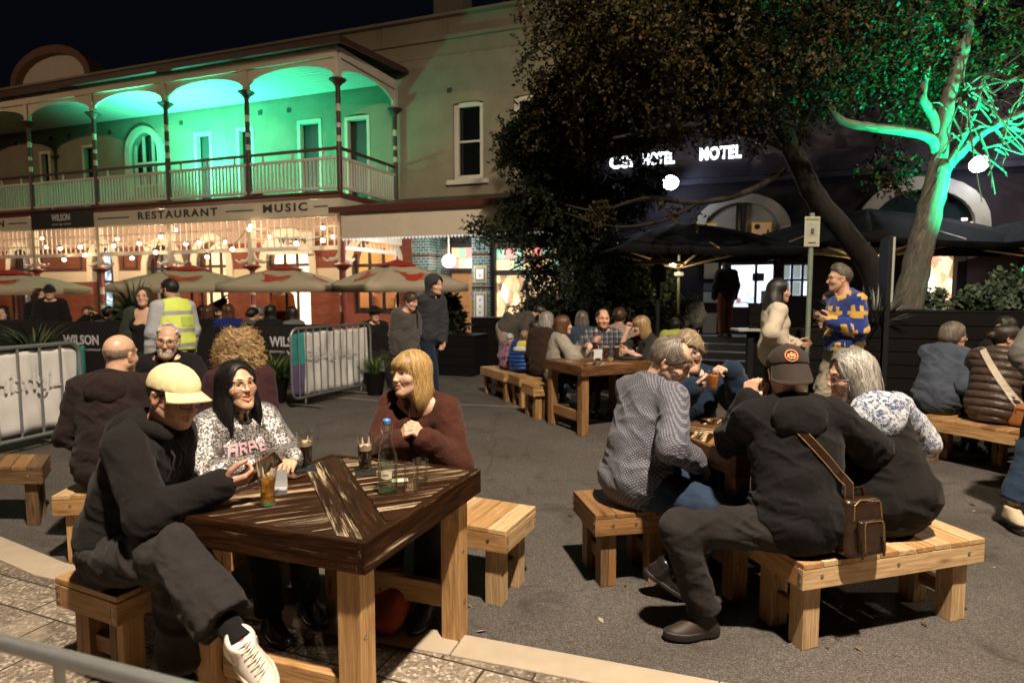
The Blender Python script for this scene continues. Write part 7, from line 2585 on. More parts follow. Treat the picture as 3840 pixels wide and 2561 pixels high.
# dry leaves and butts scattered over the square
rs = np.random.RandomState(77); V, Q, T = [], [], []
for i in range(170):
	d = rs.uniform(2.4, 10.5); p = np.array((rs.uniform(-.75, .8) * d, d, .006)); a = rs.uniform(0, 6.28); L = rs.uniform(.012, .035) * (1 if i % 9 else .6); w = L * rs.uniform(.25, .45)
	u = np.array((math.cos(a), math.sin(a), rs.uniform(-.1, .25))); v = np.array((-math.sin(a), math.cos(a), rs.uniform(-.2, .3)))
	V += [p - u * L, p + v * w + (0, 0, .004), p + u * L, p - v * w + (0, 0, .002)]; Q.append([4 * i, 4 * i + 1, 4 * i + 2, 4 * i + 3]); T += [[rs.uniform(0, 1)] * 3] * 4
tag(mk('fallen_leaves', np.array(V), np.array(Q, np.int32), leaf_mat('dry_leaves', (.05, .03, .015), (.14, .085, .035), (.40, .33, .24)), None, False, {'tint': np.array(T)}), 'dry leaves and butts scattered thinly over the asphalt', 'leaves', None, 'stuff')
# ------------------------------------------------------------------ cloth patterns
def glitter_mat():
	t = NT('sequin_cloth'); c = t.coord('Object')
	v = t.n('ShaderNodeTexVoronoi'); v.inputs['Scale'].default_value = 210; t.l(c, v.inputs['Vector'])
	g = t.n('ShaderNodeSeparateColor'); t.l(v.outputs['Color'], g.inputs[0])
	f = t.math('MULTIPLY', g.outputs[0], t.ramp(t.noise(c, 26, 4), [(.3, .55), (.6, 1.15)]))
	t.set(Base_Color=t.ramp(f, [(.35, (.05, .046, .045)), (.55, (.20, .19, .185)), (.72, (.75, .72, .69))]), Metallic=t.ramp(f, [(.5, .1), (.7, .6)]), Roughness=.38)
	t.bump(v.outputs['Distance'], .5, .004)
	return t.m


def dot_mat():
	t = NT('dotted_shirt'); c = t.coord('rest', (84, 0, 84), (0, 0, 0))
	v = t.n('ShaderNodeTexVoronoi', voronoi_dimensions='3D'); v.inputs['Scale'].default_value = 1; v.inputs['Randomness'].default_value = .12
	mp = t.n('ShaderNodeMapping'); mp.inputs['Rotation'].default_value = (0, rad(45), 0); t.l(c, mp.inputs['Vector']); t.l(mp.outputs[0], v.inputs['Vector'])
	d = t.ramp(v.outputs['Distance'], [(.20, 1), (.34, 0)])
	n = t.noise(t.coord('Object'), 240, 2)
	t.set(Base_Color=t.mix(t.math('MULTIPLY', d, t.ramp(n, [(.35, .35), (.6, 1)])), t.mix(t.noise(t.coord('Object'), 9, 3), (.045, .05, .075), (.085, .085, .11)), (.31, .31, .345)), Roughness=.8, Sheen_Weight=.05)
	t.bump(t.noise(t.coord('Object'), 30, 4), .25, .01)
	return t.m


def print_mat(name, a, b, sc=16, lo=.46, hi=.5):
	t = NT(name); c = t.coord('Object')
	v = t.noise(c, sc, 3, .6, 1.8)
	f = t.ramp(v, [(lo, 0), (hi, 1)])
	v2 = t.ramp(t.noise(c, sc * 3.2, 2, .5, 1.2), [(.5, 0), (.56, .6)])
	t.set(Base_Color=t.mix(v2, t.mix(f, a, b), sh(a, 1.15)), Roughness=.88, Sheen_Weight=.2)
	t.bump(t.noise(c, 36, 4), .3, .01)
	return t.m


def jumper_mat():
	t = NT('jumper_knit'); c = t.coord('rest')
	s = t.n('ShaderNodeSeparateXYZ'); t.l(c, s.inputs[0])
	n = t.noise(c, 7, 2, .5); u = t.math('ADD', t.math('ADD', s.outputs[0], s.outputs[1]), t.math('MULTIPLY', n, .10)); z = t.math('ADD', t.math('MULTIPLY_ADD', n, .09, s.outputs[2]), .0)
	row = t.math('FLOOR', t.math('DIVIDE', z, .185)); fz = t.math('FRACT', t.math('DIVIDE', z, .185))
	a = t.math('SINE', t.math('MULTIPLY_ADD', u, 20, t.math('MULTIPLY', row, 2.3))); b_ = t.math('SINE', t.math('MULTIPLY_ADD', u, 40, t.math('MULTIPLY', row, 4.1)))
	bar = t.math('LESS_THAN', t.math('ABSOLUTE', t.math('SUBTRACT', fz, .30)), .10)
	blk_ = t.math('MULTIPLY', t.math('GREATER_THAN', a, .05), t.math('LESS_THAN', fz, .66))
	hole = t.math('MULTIPLY', t.math('GREATER_THAN', b_, .55), t.math('GREATER_THAN', fz, .36))
	f = t.math('MULTIPLY', t.math('MAXIMUM', blk_, t.math('MULTIPLY', bar, t.math('GREATER_THAN', a, -.75))), t.math('SUBTRACT', 1, hole))
	t.set(Base_Color=t.mix(f, (.008, .03, .20), (.62, .36, .06)), Roughness=.95, Sheen_Weight=.3)
	t.bump(t.noise(t.coord('Object'), 160, 2), .4, .006)
	return t.m


def plaid_mat():
	t = NT('plaid_shirt'); c = t.n('ShaderNodeAttribute', attribute_name='rest').outputs['Vector']
	s = t.n('ShaderNodeSeparateXYZ'); t.l(c, s.inputs[0])
	f = None
	for o in (0, 2):
		w = t.math('SINE', t.math('MULTIPLY', s.outputs[o], 95)); w2 = t.math('SINE', t.math('MULTIPLY', s.outputs[o], 190))
		k = t.math('ADD', t.math('MULTIPLY', t.math('GREATER_THAN', w, .2), .5), t.math('MULTIPLY', t.math('GREATER_THAN', w2, .85), .5))
		f = k if f is None else t.math('ADD', f, k)
	t.set(Base_Color=t.ramp(t.math('MULTIPLY', f, .5), [(.0, (.012, .014, .025)), (.4, (.06, .065, .09)), (.8, (.30, .28, .28))]), Roughness=.9)
	return t.m


def puffer_mat(name, col, freq=88):
	t = NT(name); c = t.n('ShaderNodeAttribute', attribute_name='rest').outputs['Vector']
	s = t.n('ShaderNodeSeparateXYZ'); t.l(c, s.inputs[0])
	w = t.math('ABSOLUTE', t.math('SINE', t.math('MULTIPLY', s.outputs[2], freq * .5)))
	o = t.coord('Object')
	t.set(Base_Color=t.mix(t.noise(o, 12, 4), sh(col, .7), sh(col, 1.25)), Roughness=.42)
	t.bump(t.math('ADD', t.math('POWER', w, .5), t.math('MULTIPLY', t.noise(o, 28, 4), .35)), .9, .03)
	return t.m


blackcloth = fabric('black_cotton', (.011, .009, .0088), .3, .45)
blackcloth2 = fabric('black_jersey', (.0095, .0085, .0095), .3, .45)
softblack = fabric('black_denim', (.017, .0145, .0145), .45, .5)
coat = fabric('dark_coat', (.023, .0145, .014), .3, .5)
velvet = fabric('brown_velvet', (.060, .016, .008), .45, .6, .8, .08)
navy = fabric('navy_fleece', (.009, .022, .048), .25, .5, .95, .1)
denim = fabric('blue_denim', (.026, .047, .088), .55, .45)
greyjean = fabric('grey_denim', (.024, .021, .020), .55, .5)
shoe_w = plain('white_leather', (.66, .60, .52), .5, 0, .1, 14, .15)
shoe_b = plain('black_leather', (.014, .012, .012), .3, 0, .2, 14, .1)
sole_w = plain('white_rubber', (.62, .55, .44), .6, 0, .1, 14, .1)
sole_b = plain('dark_rubber', (.018, .016, .015), .55, 0, .2, 14, .1)
tanleather = plain('tan_leather', (.30, .11, .035), .45, 0, .25, 12, .2)
brownleather = plain('brown_leather', (.022, .010, .005), .30, 0, .35, 9, .2)
SK_P, SK_F, SK_T, SK_D = (.60, .36, .245), (.66, .42, .30), (.48, .27, .185), (.30, .155, .085)
D_ = dict
SEAT = .53

# ---- person in the yellow cap
S = person('person in pale yellow cap and black hoodie looking at a phone at the dark table', (-1.62, 2.53, SEAT), h=2, s=1.03, lean=17, curve=1.3, twist=-6, head=(-18, 15, -4),
           armR=D_(w=(-1.10, 2.32, .865), e=(-.1, -.55, -1), dir=(.85, .30, .16), n=(-.25, .55, .8), pose='phone'), armL=D_(w=(-1.44, 2.46, .72), e=(-.3, .9, -.4), dir=(.12, -.8, -.35), n=(-.1, .2, -1), pose='relax'),
           legR=D_(a=(-.93, 2.05, .41), k=(.3, -.1, 1), toe=-32, tp=26, up=(.15, -.55, 1)), legL=D_(a=(-1.27, 2.30, .09), k=(.7, -.5, .6), toe=-20),
           g=.98, skin=SK_T, ft=D_(male=.4, iris='dark', brow_col=(.02, .014, .01), brow=1.0, nose=1.0, lip=(.78, .5, .46), gaze=(0, 1, -.5)), hair=D_(style='short', col=(.018, .013, .011), t=.007, seed=3, line=.0, cap='front'),
           top=D_(mat=blackcloth, name='hoodie', t=.019, hem=-.08, hood=1, cuff=1, loose=.014, blouse=.05, amp=.010, sleeve=.98), bottom=D_(mat=fabric('charcoal_cotton', (.030, .026, .026), .4, .5), t=.022, flare=.034, upto=.80, amp=.013), shoes=D_(mat=shoe_w, sole_mat=sole_w, sock=blackcloth2, sole=.03), res=.0075, lod=0, nk=.005)
glasses(S['root'], S['HC'], S['HM'], S['s'], (.012, .011, .011), .025, .021, .0016)
cp = cap(S['root'], S['HC'], S['HM'], S['s'], fabric('yellow_cap', (.84, .72, .40), .08, .2), False, 'cap', 3)
# phone held in the right hand
wR, dR = S['J']['aR'][2], S['J']['aR'][3]
ph_ = thing('phone', 'dark phone held up by the person in the yellow cap', 'phone', tuple(wR + dR * .12 + np.array((.02, .03, .035))))
dv = nrm((.80, .32, .52)); sx = nrm(np.cross(dv, (-.2, .75, .55)))
mb = MB(); mb.box(wR + dR * .135 + np.array((.005, .012, .030)), (.15, .074, .009), (dv, sx, np.cross(dv, sx))); mb.build('body', plain('tan_case', (.12, .05, .02), .5, 0, .1), ph_, bevel=.003)
mb = MB(); q_ = np.cross(dv, sx); q_ = q_ * (1 if q_[2] > 0 else -1); mb.box(wR + dR * .135 + np.array((.005, .012, .030)) + q_ * .0052, (.142, .067, .001), (dv, sx, np.cross(dv, sx))); mb.build('screen', plain('black_screen', (.006, .006, .008), .05, 0, .1, 4, 0), ph_)
# drawstrings, cuff badge
mb = MB(); N_, fc_, rc_, U_ = S['N'], S['fc'], S['rc'], S['U2']
for s_, L_ in ((.03, .13), (-.035, .10)):
	a = N_ + fc_ * .085 + rc_ * s_ - U_ * .03
	mb.tube([a, a + fc_ * .045 - U_ * .03, a + fc_ * .055 - U_ * .07 + rc_ * s_ * .1, a + fc_ * .055 - U_ * L_], [.0045, .0045, .004, .004], 6)
mb.build('drawstring', plain('cord_black', (.03, .028, .028), .7), S['top'], True)
e_, w_ = S['J']['aR'][1], S['J']['aR'][2]
mb = MB(); ax_ = nrm(w_ - e_); nn = nrm(np.cross(ax_, (0, .2, 1)) * -1); nn = nn * (1 if nn[1] < 0 else -1); nn = nrm(nn + np.array((0, 0, .6)))
mb.lathe([(.011, 0), (.010, .003), (1e-6, .0035)], w_ - ax_ * .035 + nn * .058, 12, 0, (ax_, np.cross(nn, ax_), nn)); mb.build('badge', plain('gold_badge', (.6, .45, .15), .4, .3), S['top'])
# laces on the white shoe
sR = S['shoeR']; an, tf = S['J']['lR'][2], S['J']['lR'][3]
up0 = np.array((.15, -.55, 1)); up_ = nrm(up0 - tf * (up0 @ tf)); rt_ = np.cross(tf, up_)
mb = MB()
for i in range(6):
	f = .035 + .018 * i; zz = .029 - .0098 * i
	mb.tube([an + tf * f + rt_ * (-.024) + up_ * (zz - .006), an + tf * (f + .004) + up_ * (zz + .006), an + tf * f + rt_ * .024 + up_ * (zz - .006)], .0032, 6)
	mb.tube([an + tf * f + rt_ * (-.024) + up_ * (zz - .006), an + tf * (f + .013) + up_ * (zz + .004), an + tf * (f + .018) + rt_ * .024 + up_ * (zz - .013)], .0028, 6)
for s_ in (-1, 1): mb.tube([an + tf * .03 + up_ * .004, an + tf * .04 + rt_ * s_ * .03 + up_ * .012, an + tf * .02 + rt_ * s_ * .05 - up_ * .01, an + tf * .03 + rt_ * s_ * .045 - up_ * .05], .003, 6)
mb.build('laces', plain('lace_white', (.68, .62, .54), .8), sR, True)
mb = MB(); c_ = an + rt_ * .043 + tf * .012 - up_ * .022
for a in (-.7, 0, .7):
	d1 = up_ * math.cos(a) + tf * math.sin(a); d2 = np.cross(rt_, d1)
	mb.add([c_, c_ + d1 * .009 + d2 * .004, c_ + d1 * .018, c_ + d1 * .009 - d2 * .004], [(0, 1, 2, 3)])
mb.build('shoe_emblem', plain('emblem_dark', (.05, .045, .04), .7), sR)

# ---- girl in the sparkling jacket
S = person('person with long black hair and clear glasses in a silver sparkling jacket lettered CARPET', (-1.42, 3.12, SEAT - .02), h=-46, s=.95, lean=10, curve=1.0, twist=4, head=(-40, -8, 3),
           armR=D_(w=(-1.18, 2.80, .80), e=(-.9, -.4, -.6), dir=(.7, -.4, 0), n=(0, 0, -1)), armL=D_(w=(-1.02, 2.86, .825), e=(.35, .25, -1), dir=(.1, -.9, -.05), n=(-.2, 0, -1), pose='relax'),
           legR=D_(a=(-1.12, 2.80, .09), k=(.6, -.6, 1)), legL=D_(a=(-1.0, 2.95, .09), k=(.6, -.5, 1)),
           g=.86, sw=.94, bust=.8, skin=(.62, .385, .25), ft=D_(mouth=.75, smile=.4, iris='dark', jaw=.93, brow_col=(.02, .013, .01), nose=.90, lip=(.90, .54, .50), eye=.0046, gaze=(.3, 1, .05)), hair=D_(style='long', col=(.011, .008, .008), len=.33, wide=.020, part=.01, seed=12, face_w=.066, w=.0026, wave=.3),
           top=D_(mat=glitter_mat(), t=.020, hem=-.05, collar=.04, cuff=1, loose=.016, blouse=.05, amp=.006), bottom=D_(mat=blackcloth2), shoes=D_(mat=shoe_b), res=.0075, lod=0)
glasses(S['root'], S['HC'], S['HM'], S['s'], (.45, .42, .40), .026, .019, .0015, clear_glass('clear_frame', (.75, .72, .70), .1, 1.0))
drape_blocks('chest_lettering', 'CARPET', S, plain('pink_print', (.62, .38, .42), .7, 0, .1, 60), .150, .0098, .0105)
mb = MB(); mb.tube([S['N'] + S['fc'] * .085 - S['U2'] * .03, S['N'] + S['fc'] * .125 - S['U2'] * .12, S['N'] + S['fc'] * .14 - S['U2'] * .25], .004, 6); mb.build('zip', plain('zip_metal', (.5, .5, .5), .3, .8), S['top'], True)

# ---- blonde woman
S = person('person with shoulder length blonde hair in a brown velvet jacket with clasped hands', (-.47, 3.44, SEAT), h=-104, s=.98, lean=15, curve=1.1, twist=-4, head=(-134, -3, 5),
           armR=D_(w=(-.555, 3.015, .865), e=(-.6, .1, -1), dir=(.42, -.30, .62), n=(.8, .3, -.1), pose='grip'), armL=D_(w=(-.425, 3.015, .875), e=(.5, .1, -1), dir=(-.45, -.28, .62), n=(-.8, .3, .0), pose='hold'),
           legR=D_(a=(-.62, 2.95, .09), k=(0, -1, 1)), legL=D_(a=(-.42, 2.95, .09), k=(0, -1, 1)),
           g=.95, bust=.8, skin=SK_F, ft=D_(iris='blue', smile=.35, mouth=.12, brow_col=(.16, .09, .045), brow=.85, nose=.95, lip=(.86, .50, .47), gaze=(.1, 1, 0)), hair=D_(style='bob', col=(.50, .32, .125), len=.225, bangs=1, wide=-.006, part=.02, seed=22, face_w=.068, w=.0024, wave=.45, lift=2.0, n=2600, t=.008),
           top=D_(mat=velvet, t=.020, hem=-.06, collar=.042, cuff=1, loose=.020, blouse=.05, amp=.010, neck=.02, neck_tilt=.9), bottom=D_(mat=blackcloth2), shoes=D_(mat=shoe_b), res=.0075, lod=0)
mb = MB(); a = S['J']['aL'][2] + S['J']['aL'][3] * .085; ax_ = nrm(S['J']['aL'][3]); x_ = nrm(np.cross(ax_, (1, 0, .2))); mb.tube([a + .0105 * (math.cos(q) * x_ + math.sin(q) * np.cross(ax_, x_)) for q in np.linspace(0, 2 * PI, 14)], .0013, 5, 0, False); mb.build('ring', plain('silver', (.6, .6, .6), .25, .9), S['root'], True)

# ---- man in patterned shirt
S = person('person with short grey hair and dark glasses in a small patterned blue grey shirt', (.70, 3.43, SEAT), h=30, s=1.07, lean=10, curve=1.6, twist=-2, head=(-22, 27, 6),
           armR=D_(w=(.98, 3.27, .70), e=(-.2, -.7, -.7), dir=(.6, .35, -.45), n=(-.3, .3, -.9)), armL=D_(w=(1.02, 3.62, .70), e=(-.2, .9, -.5), dir=(.7, -.2, -.4), n=(0, 0, -1)),
           legR=D_(a=(.80, 3.17, .165), k=(.9, -.2, .9), toe=-12, tp=32, up=(.5, 0, 1)), legL=D_(a=(1.13, 3.52, .09), k=(.8, .2, 1), toe=20),
           g=1.13, sw=1.06, belly=.9, skin=SK_F, ft=D_(male=1, old=.8, fat=.4, iris='blue', brow_col=(.22, .16, .11), nose=1.12, stubble=.15, rough=.38, gaze=(.2, 1, -.5)), hair=D_(style='short', col=(.17, .135, .10), t=.010, recede=1, seed=31, grey=.35, w=.0024, line=-.012, n=2200),
           top=D_(mat=dot_mat(), name='shirt', t=.019, hem=-.13, collar=.03, cuff=1, loose=.014, blouse=.03, amp=.010), bottom=D_(mat=denim, t=.018, flare=.022, upto=.84, amp=.008), shoes=D_(mat=shoe_b, sole_mat=sole_b, sock=blackcloth2), res=.0075, lod=0, nk=.01)
glasses(S['root'], S['HC'], S['HM'], S['s'], (.008, .009, .012), .026, .016, .0019)

# ---- woman in navy with a drink
S = person('person with short blonde hair and black glasses in navy sipping an orange drink', (1.20, 4.25, SEAT), h=-98, s=1.02, lean=9, curve=1, head=(-100, 6, 7),
           armR=D_(w=(1.12, 3.86, 1.0), e=(-.4, .1, -1), dir=(.75, -.25, .25), n=(.45, -.2, .75) , pose='grip'), armL=D_(w=(1.375, 3.88, 1.095), e=(.45, .2, -1), dir=(-.75, -.2, .25), n=(-.2, .1, -.9), pose='hold'),
           legR=D_(a=(1.1, 3.75, .09), k=(0, -1, 1)), legL=D_(a=(1.32, 3.75, .09), k=(0, -1, 1)),
           g=1.06, bust=1.0, skin=SK_F, ft=D_(old=1, fat=.5, iris='brown', smile=.5, brow_col=(.20, .13, .08), nose=1.0, lip=(.8, .48, .46)), hair=D_(style='short', col=(.40, .30, .18), t=.020, top=.012, seed=41, line=-.035, part=.7, w=.0035, n=1300, slen=.05, lift=2.2, fwd=1.2),
           top=D_(mat=navy, t=.024, hem=-.07, collar=.04, cuff=1, loose=.022, blouse=.06, amp=.010), bottom=D_(mat=blackcloth2), shoes=D_(mat=shoe_b), res=.009, lod=0)
glasses(S['root'], S['HC'], S['HM'], S['s'], (.008, .008, .009), .029, .020, .0023)
gp = np.array((1.215, 3.755, 1.005))
vessel('cocktail_glass', 'stemless glass of orange spritz held by the woman in navy', 'glass', gp, [(.024, 0), (.028, .01), (.034, .05), (.036, .08), (.033, .12)], .085, spritz)
mb = MB(); mb.tube([S['N'] + S['fc'] * .115 + S['rc'] * -.05 - S['U2'] * q for q in (.05, .15, .3)], .012, 6); mb.build('strap', fabric('cream_strap', (.6, .5, .38)), S['root'], True)

# ---- man in black hoodie and cap, seen from behind
S = person('person in dark cap and black hoodie seen from behind with a brown leather satchel', (1.31, 2.80, SEAT), h=94, s=1.05, lean=9, curve=1.3, twist=-12, head=(78, 8, -3),
           armL=D_(w=(1.15, 3.02, 1.07), e=(-.12, .35, -1), dir=(.25, .25, .9), n=(.7, .5, -.2), pose='hold'), armR=D_(w=(1.62, 3.18, .84), e=(1, -.3, -.6), dir=(-.6, .7, 0), n=(0, 0, -1)),
           legL=D_(a=(.895, 2.80, .095), k=(-1, -.1, .8), toe=192), legR=D_(a=(1.62, 3.22, .09), k=(.2, 1, 1), toe=95),
           g=1.10, sw=1.06, belly=.5, skin=SK_P, ft=D_(male=1, old=.6, stubble=.4, brow_col=(.05, .035, .025)), hair=D_(style='short', col=(.05, .035, .025), t=.005, seed=51, cap='back'),
           top=D_(mat=blackcloth2, name='hoodie', t=.021, hem=-.10, hood=1, cuff=1, loose=.014, blouse=.04, amp=.011), bottom=D_(mat=greyjean, t=.016, flare=.014, upto=.93, amp=.010), shoes=D_(mat=plain('brown_suede', (.030, .018, .013), .6, 0, .2, 30, .2), sole_mat=sole_b, sole=.036), res=.0075, lod=0)
cp = cap(S['root'], S['HC'], S['HM'], S['s'], fabric('dark_cap', (.040, .030, .026), .15, .25), True, 'cap', -46)
HM, HC, s_ = S['HM'], S['HC'], S['s']
Q_ = lambda x, y, z: HC + HM @ (np.array((x, y, z)) * s_)
def capy(x, z): return -(.010 + 0) * -1 * 0 - .108 * math.sqrt(max(0, 1 - (x / .0865) ** 2 - ((z - .042) / .088) ** 2)) - .0035 - .010
mb = MB()
def disc(x0, z0, r0, r1, n=22, o=0, mat=0, ph=0, arcs=2 * PI):
	V = []
	for i in range(n + 1):
		a = ph + arcs * i / n
		for r in (r0, r1):
			x, z = x0 + r * math.cos(a), z0 + r * math.sin(a); V.append(Q_(x, capy(x, z) - o, z))
	mb.add(V, [(2 * i, 2 * i + 1, 2 * i + 3, 2 * i + 2) for i in range(n)], None, mat)
disc(-.004, .075, .0001, .027, 22, .0, 1); disc(-.004, .075, .0235, .0275, 26, .0012, 0)
for dx, dz, r in ((-.012, .004, .006), (0, .009, .006), (.011, .004, .006), (-.014, -.004, .006), (.013, -.004, .006), (0, 0, .007)): disc(-.004 + dx, .075 + dz, .0001, r, 8, .0018, 0)
for dx in (-.009, -.003, .004, .01): disc(-.004 + dx, .075 - .013, .0001, .0026, 6, .0018, 2)
mb.build('cap_patch', [plain('patch_orange', (.75, .25, .10), .7), plain('patch_dark', (.02, .014, .012), .7), plain('patch_white', (.7, .68, .65), .7)], cp)
# satchel and strap
J_ = S['J']; T_ = S['top_fn']
shL = S['SB'] - S['rc'] * .115
pA = shL + S['U2'] * .08 + S['fc'] * .02
bagc = np.array((1.53, 2.70, .565))
path = []
for f in np.linspace(0, 1, 16):
	p = shL + S['U2'] * .06 - S['fc'] * .05 + (bagc + np.array((-.06, .0, .13)) - shL) * f
	q = p - S['fc'] * .30
	P_ = np.array([q], np.float32); t_ = 0
	for _ in range(40):
		d = float(T_(P_ + (S['fc'] * t_).astype(np.float32))[0]); t_ = min(t_ + max(min(d - .010, .05), -.02) * .8, .55)
	path.append(q + S['fc'] * min(t_, .30 if f > .85 else .5))
path = path[1:] + [bagc + np.array((-.055, -.02, .11))]
strap = thing('satchel', 'brown leather satchel with zips and strap resting on the pale bench', 'bag', (bagc[0], bagc[1], .43))
mb = MB(); V = []
for i, p in enumerate(path):
	a, b = path[max(i - 1, 0)], path[min(i + 1, len(path) - 1)]
	tt = nrm(np.array(b) - np.array(a)); nn = -S['fc'] if i > 1 else nrm(-S['fc'] + S['U2']); w_ = nrm(np.cross(tt, nn)); nn = np.cross(w_, tt)
	for o, h_ in ((-.021, .0), (-.021, .004), (.021, .004), (.021, 0)): V.append(np.array(p) + w_ * o + nn * (h_ + .002))
mb.add(V, [(4 * i + k, 4 * i + (k + 1) % 4, 4 * i + 4 + (k + 1) % 4, 4 * i + 4 + k) for i in range(len(path) - 1) for k in range(4)]); mb.build('strap', brownleather, strap)
mb = MB()
for o in (-.0175, .0175): mb.tube([np.array(V[4 * i + 1]) * (.5 - o / .042) + np.array(V[4 * i + 2]) * (.5 + o / .042) + (np.array(V[4 * i + 1]) - np.array(V[4 * i])) * .15 for i in range(1, len(path))], .0011, 4)
mb.build('strap_stitching', plain('tan_thread', (.45, .28, .10), .8), strap)
ba = nrm((.96, .28, 0)); bb = np.cross((0, 0, 1), ba); bz = nrm((.0, .12, 1)); bb = np.cross(bz, ba)
def rbox(p, c, hx, hy, hz, r, ax): q = np.abs((p - c) @ np.stack(ax, 1)) - (np.array((hx, hy, hz)) - r); return np.sqrt((np.maximum(q, 0) ** 2).sum(1)) + np.minimum(q.max(1), 0) - r
AX = (ba, bb, bz)
V, Q = sdf_mesh(lambda p: smin(rbox(p, bagc, .105, .05, .128, .03, AX), rbox(p, bagc + bz * .055, .098, .058, .07, .03, AX), .01) + .002 * vnoise(p * 24, 3), bagc - .2, bagc + .2, .0055)
mk('bag_body', V, Q, brownleather, strap)
V, Q = sdf_mesh(lambda p: rbox(p, bagc - bb * .055 - bz * .035 + ba * .012, .070, .024, .075, .018, AX) + .0015 * vnoise(p * 24, 5), bagc - .2, bagc + .2, .005)
mk('front_pocket', V, Q, brownleather, strap)
mb = MB(); c_ = bagc - bb * .079 - bz * .035 + ba * .012
mb.tube([c_ + ba * x + bz * z for x, z in ((-.05, -.06), (-.05, .055), (-.04, .068), (.04, .068), (.05, .055), (.05, -.06))], .0022, 5)
c_ = bagc - bb * .058 + bz * .06
mb.tube([c_ + ba * x + bz * z for x, z in ((-.075, -.02), (-.07, .045), (-.04, .066), (.04, .066), (.07, .045), (.075, -.02))], .003, 5)
mb.build('zips', plain('brass', (.42, .28, .10), .35, .8, .2, 40), strap, True)
mb = MB()
for x in (-.062, .05): mb.tube([bagc - bb * .083 + ba * x - bz * .03, bagc - bb * .088 + ba * x - bz * .09, bagc - bb * .088 + ba * x - bz * .115], [.004, .006, .005], 6)
mb.tube([bagc + ba * -.04 + bz * .12, bagc + ba * -.03 + bz * .165, bagc + ba * .03 + bz * .165, bagc + ba * .04 + bz * .12], .008, 8)
mb.build('tabs', brownleather, strap, True)
q_ = bagc + np.array((-.06, -.035, .10)); mb = MB(); mb.tube([q_ + ba * x + bz * z for x, z in ((-.025, -.018), (.025, -.018), (.025, .018), (-.025, .018), (-.025, -.018))], .003, 6); mb.build('buckle', plain('brass', (.42, .28, .10), .35, .8, .2, 40), strap, True)

# ---- grey haired woman in the vest
S = person('person with silver grey bob in a black vest over a floral blue hoodie', (1.84, 3.0, SEAT), h=90, s=1.01, lean=10, curve=1.3, side=-13, twist=2, head=(178, 8, -6),
           armL=D_(w=(1.72, 3.33, .86), e=(-.6, -.3, -1), dir=(.1, 1, 0), n=(0, 0, -1)), armR=D_(w=(2.0, 3.4, .86), e=(1, -.2, -.8), dir=(-.4, .8, 0), n=(0, 0, -1)),
           legL=D_(a=(1.85, 3.45, .09), k=(0, 1, 1)), legR=D_(a=(2.08, 3.45, .09), k=(0, 1, 1)),
           g=1.12, hipw=1.09, bust=1.0, belly=.6, skin=SK_F, ft=D_(old=1, fat=.7, smile=.9, brow_col=(.3, .27, .24), nose=1.0, iris='blue'), hair=D_(style='bob', col=(.33, .31, .28), len=.17, wide=.010, seed=61, face_w=.070, part=.0, w=.003, wave=.4, lift=2.0, grey=.25, grey_k=(1.9, 1.9, 1.9), t=.009),
           top=D_(mat=print_mat('floral_hoodie', (.50, .52, .56), (.045, .07, .16), 26), name='hoodie', t=.012, hem=-.04, hood=1, hs=1.22, cuff=1, loose=.022, amp=.008),
           over=D_(mat=blackcloth, name='vest', t=.025, hem=-.10, sleeve=0, neck=.01, blouse=.07, amp=.009), bottom=D_(mat=softblack), shoes=D_(mat=shoe_b), res=.0075, lod=0)
glasses(S['root'], S['HC'], S['HM'], S['s'], (.35, .18, .16), .026, .018, .0013)

# ---- bald man, bearded man, curly haired woman on the left
S = person('person with bald head in a dark hooded coat seen from behind', (-2.40, 3.70, SEAT), h=98, s=1.03, lean=8, curve=1.2, head=(84, 3, 2),
           armL=D_(w=(-2.56, 3.98, .74), e=(-.5, -.5, -1), dir=(.3, 1, 0), n=(0, 0, -1)), armR=D_(w=(-2.27, 4.0, .74), e=(.5, -.5, -1), dir=(-.3, 1, 0), n=(0, 0, -1)),
           legL=D_(a=(-2.62, 4.15, .09), k=(0, 1, 1)), legR=D_(a=(-2.2, 4.15, .09), k=(0, 1, 1)), g=1.08, sw=1.06, skin=SK_P, ft=D_(male=1, old=1, fat=.5, rough=.33), hair=D_(style='fringe_bald', col=(.52, .37, .27), t=.0005, seed=71, n=260, w=.0014, slen=.010),
           top=D_(mat=coat, name='coat', t=.026, hem=-.13, hood=1, cuff=1, loose=.02, blouse=.03, amp=.011), bottom=D_(mat=softblack), shoes=D_(mat=shoe_b), res=.009, lod=0)
S = person('person with white beard and glasses in a black shirt facing the camera', (-2.80, 5.12, SEAT), h=-78, s=1.03, lean=8, head=(-72, 8, -8),
           armR=D_(w=(-2.95, 4.72, .82), e=(-1, .2, -.6), n=(0, 0, -1)), armL=D_(w=(-2.55, 4.72, .82), e=(1, .2, -.6), n=(0, 0, -1)), legR=D_(a=(-2.9, 4.7, .09), k=(0, -1, 1)), legL=D_(a=(-2.6, 4.7, .09), k=(0, -1, 1)),
           g=1.08, sw=1.05, skin=SK_P, ft=D_(male=1, old=1, fat=.4, iris='blue', brow_col=(.3, .27, .24), nose=1.1, rough=.38), hair=[D_(style='short', col=(.62, .59, .55), t=.007, seed=81, part=.5, w=.0025, n=1600, line=.045, recede=1, top=.006), D_(style='beard', col=(.66, .61, .54), t=.0025, seed=82, n=900, w=.002)],
           top=D_(mat=blackcloth2, name='shirt', t=.017, hem=-.06, collar=.032, loose=.014, amp=.007), bottom=D_(mat=softblack), shoes=D_(mat=shoe_b), res=.010, lod=0)
glasses(S['root'], S['HC'], S['HM'], S['s'], (.012, .010, .010), .027, .018, .0018)
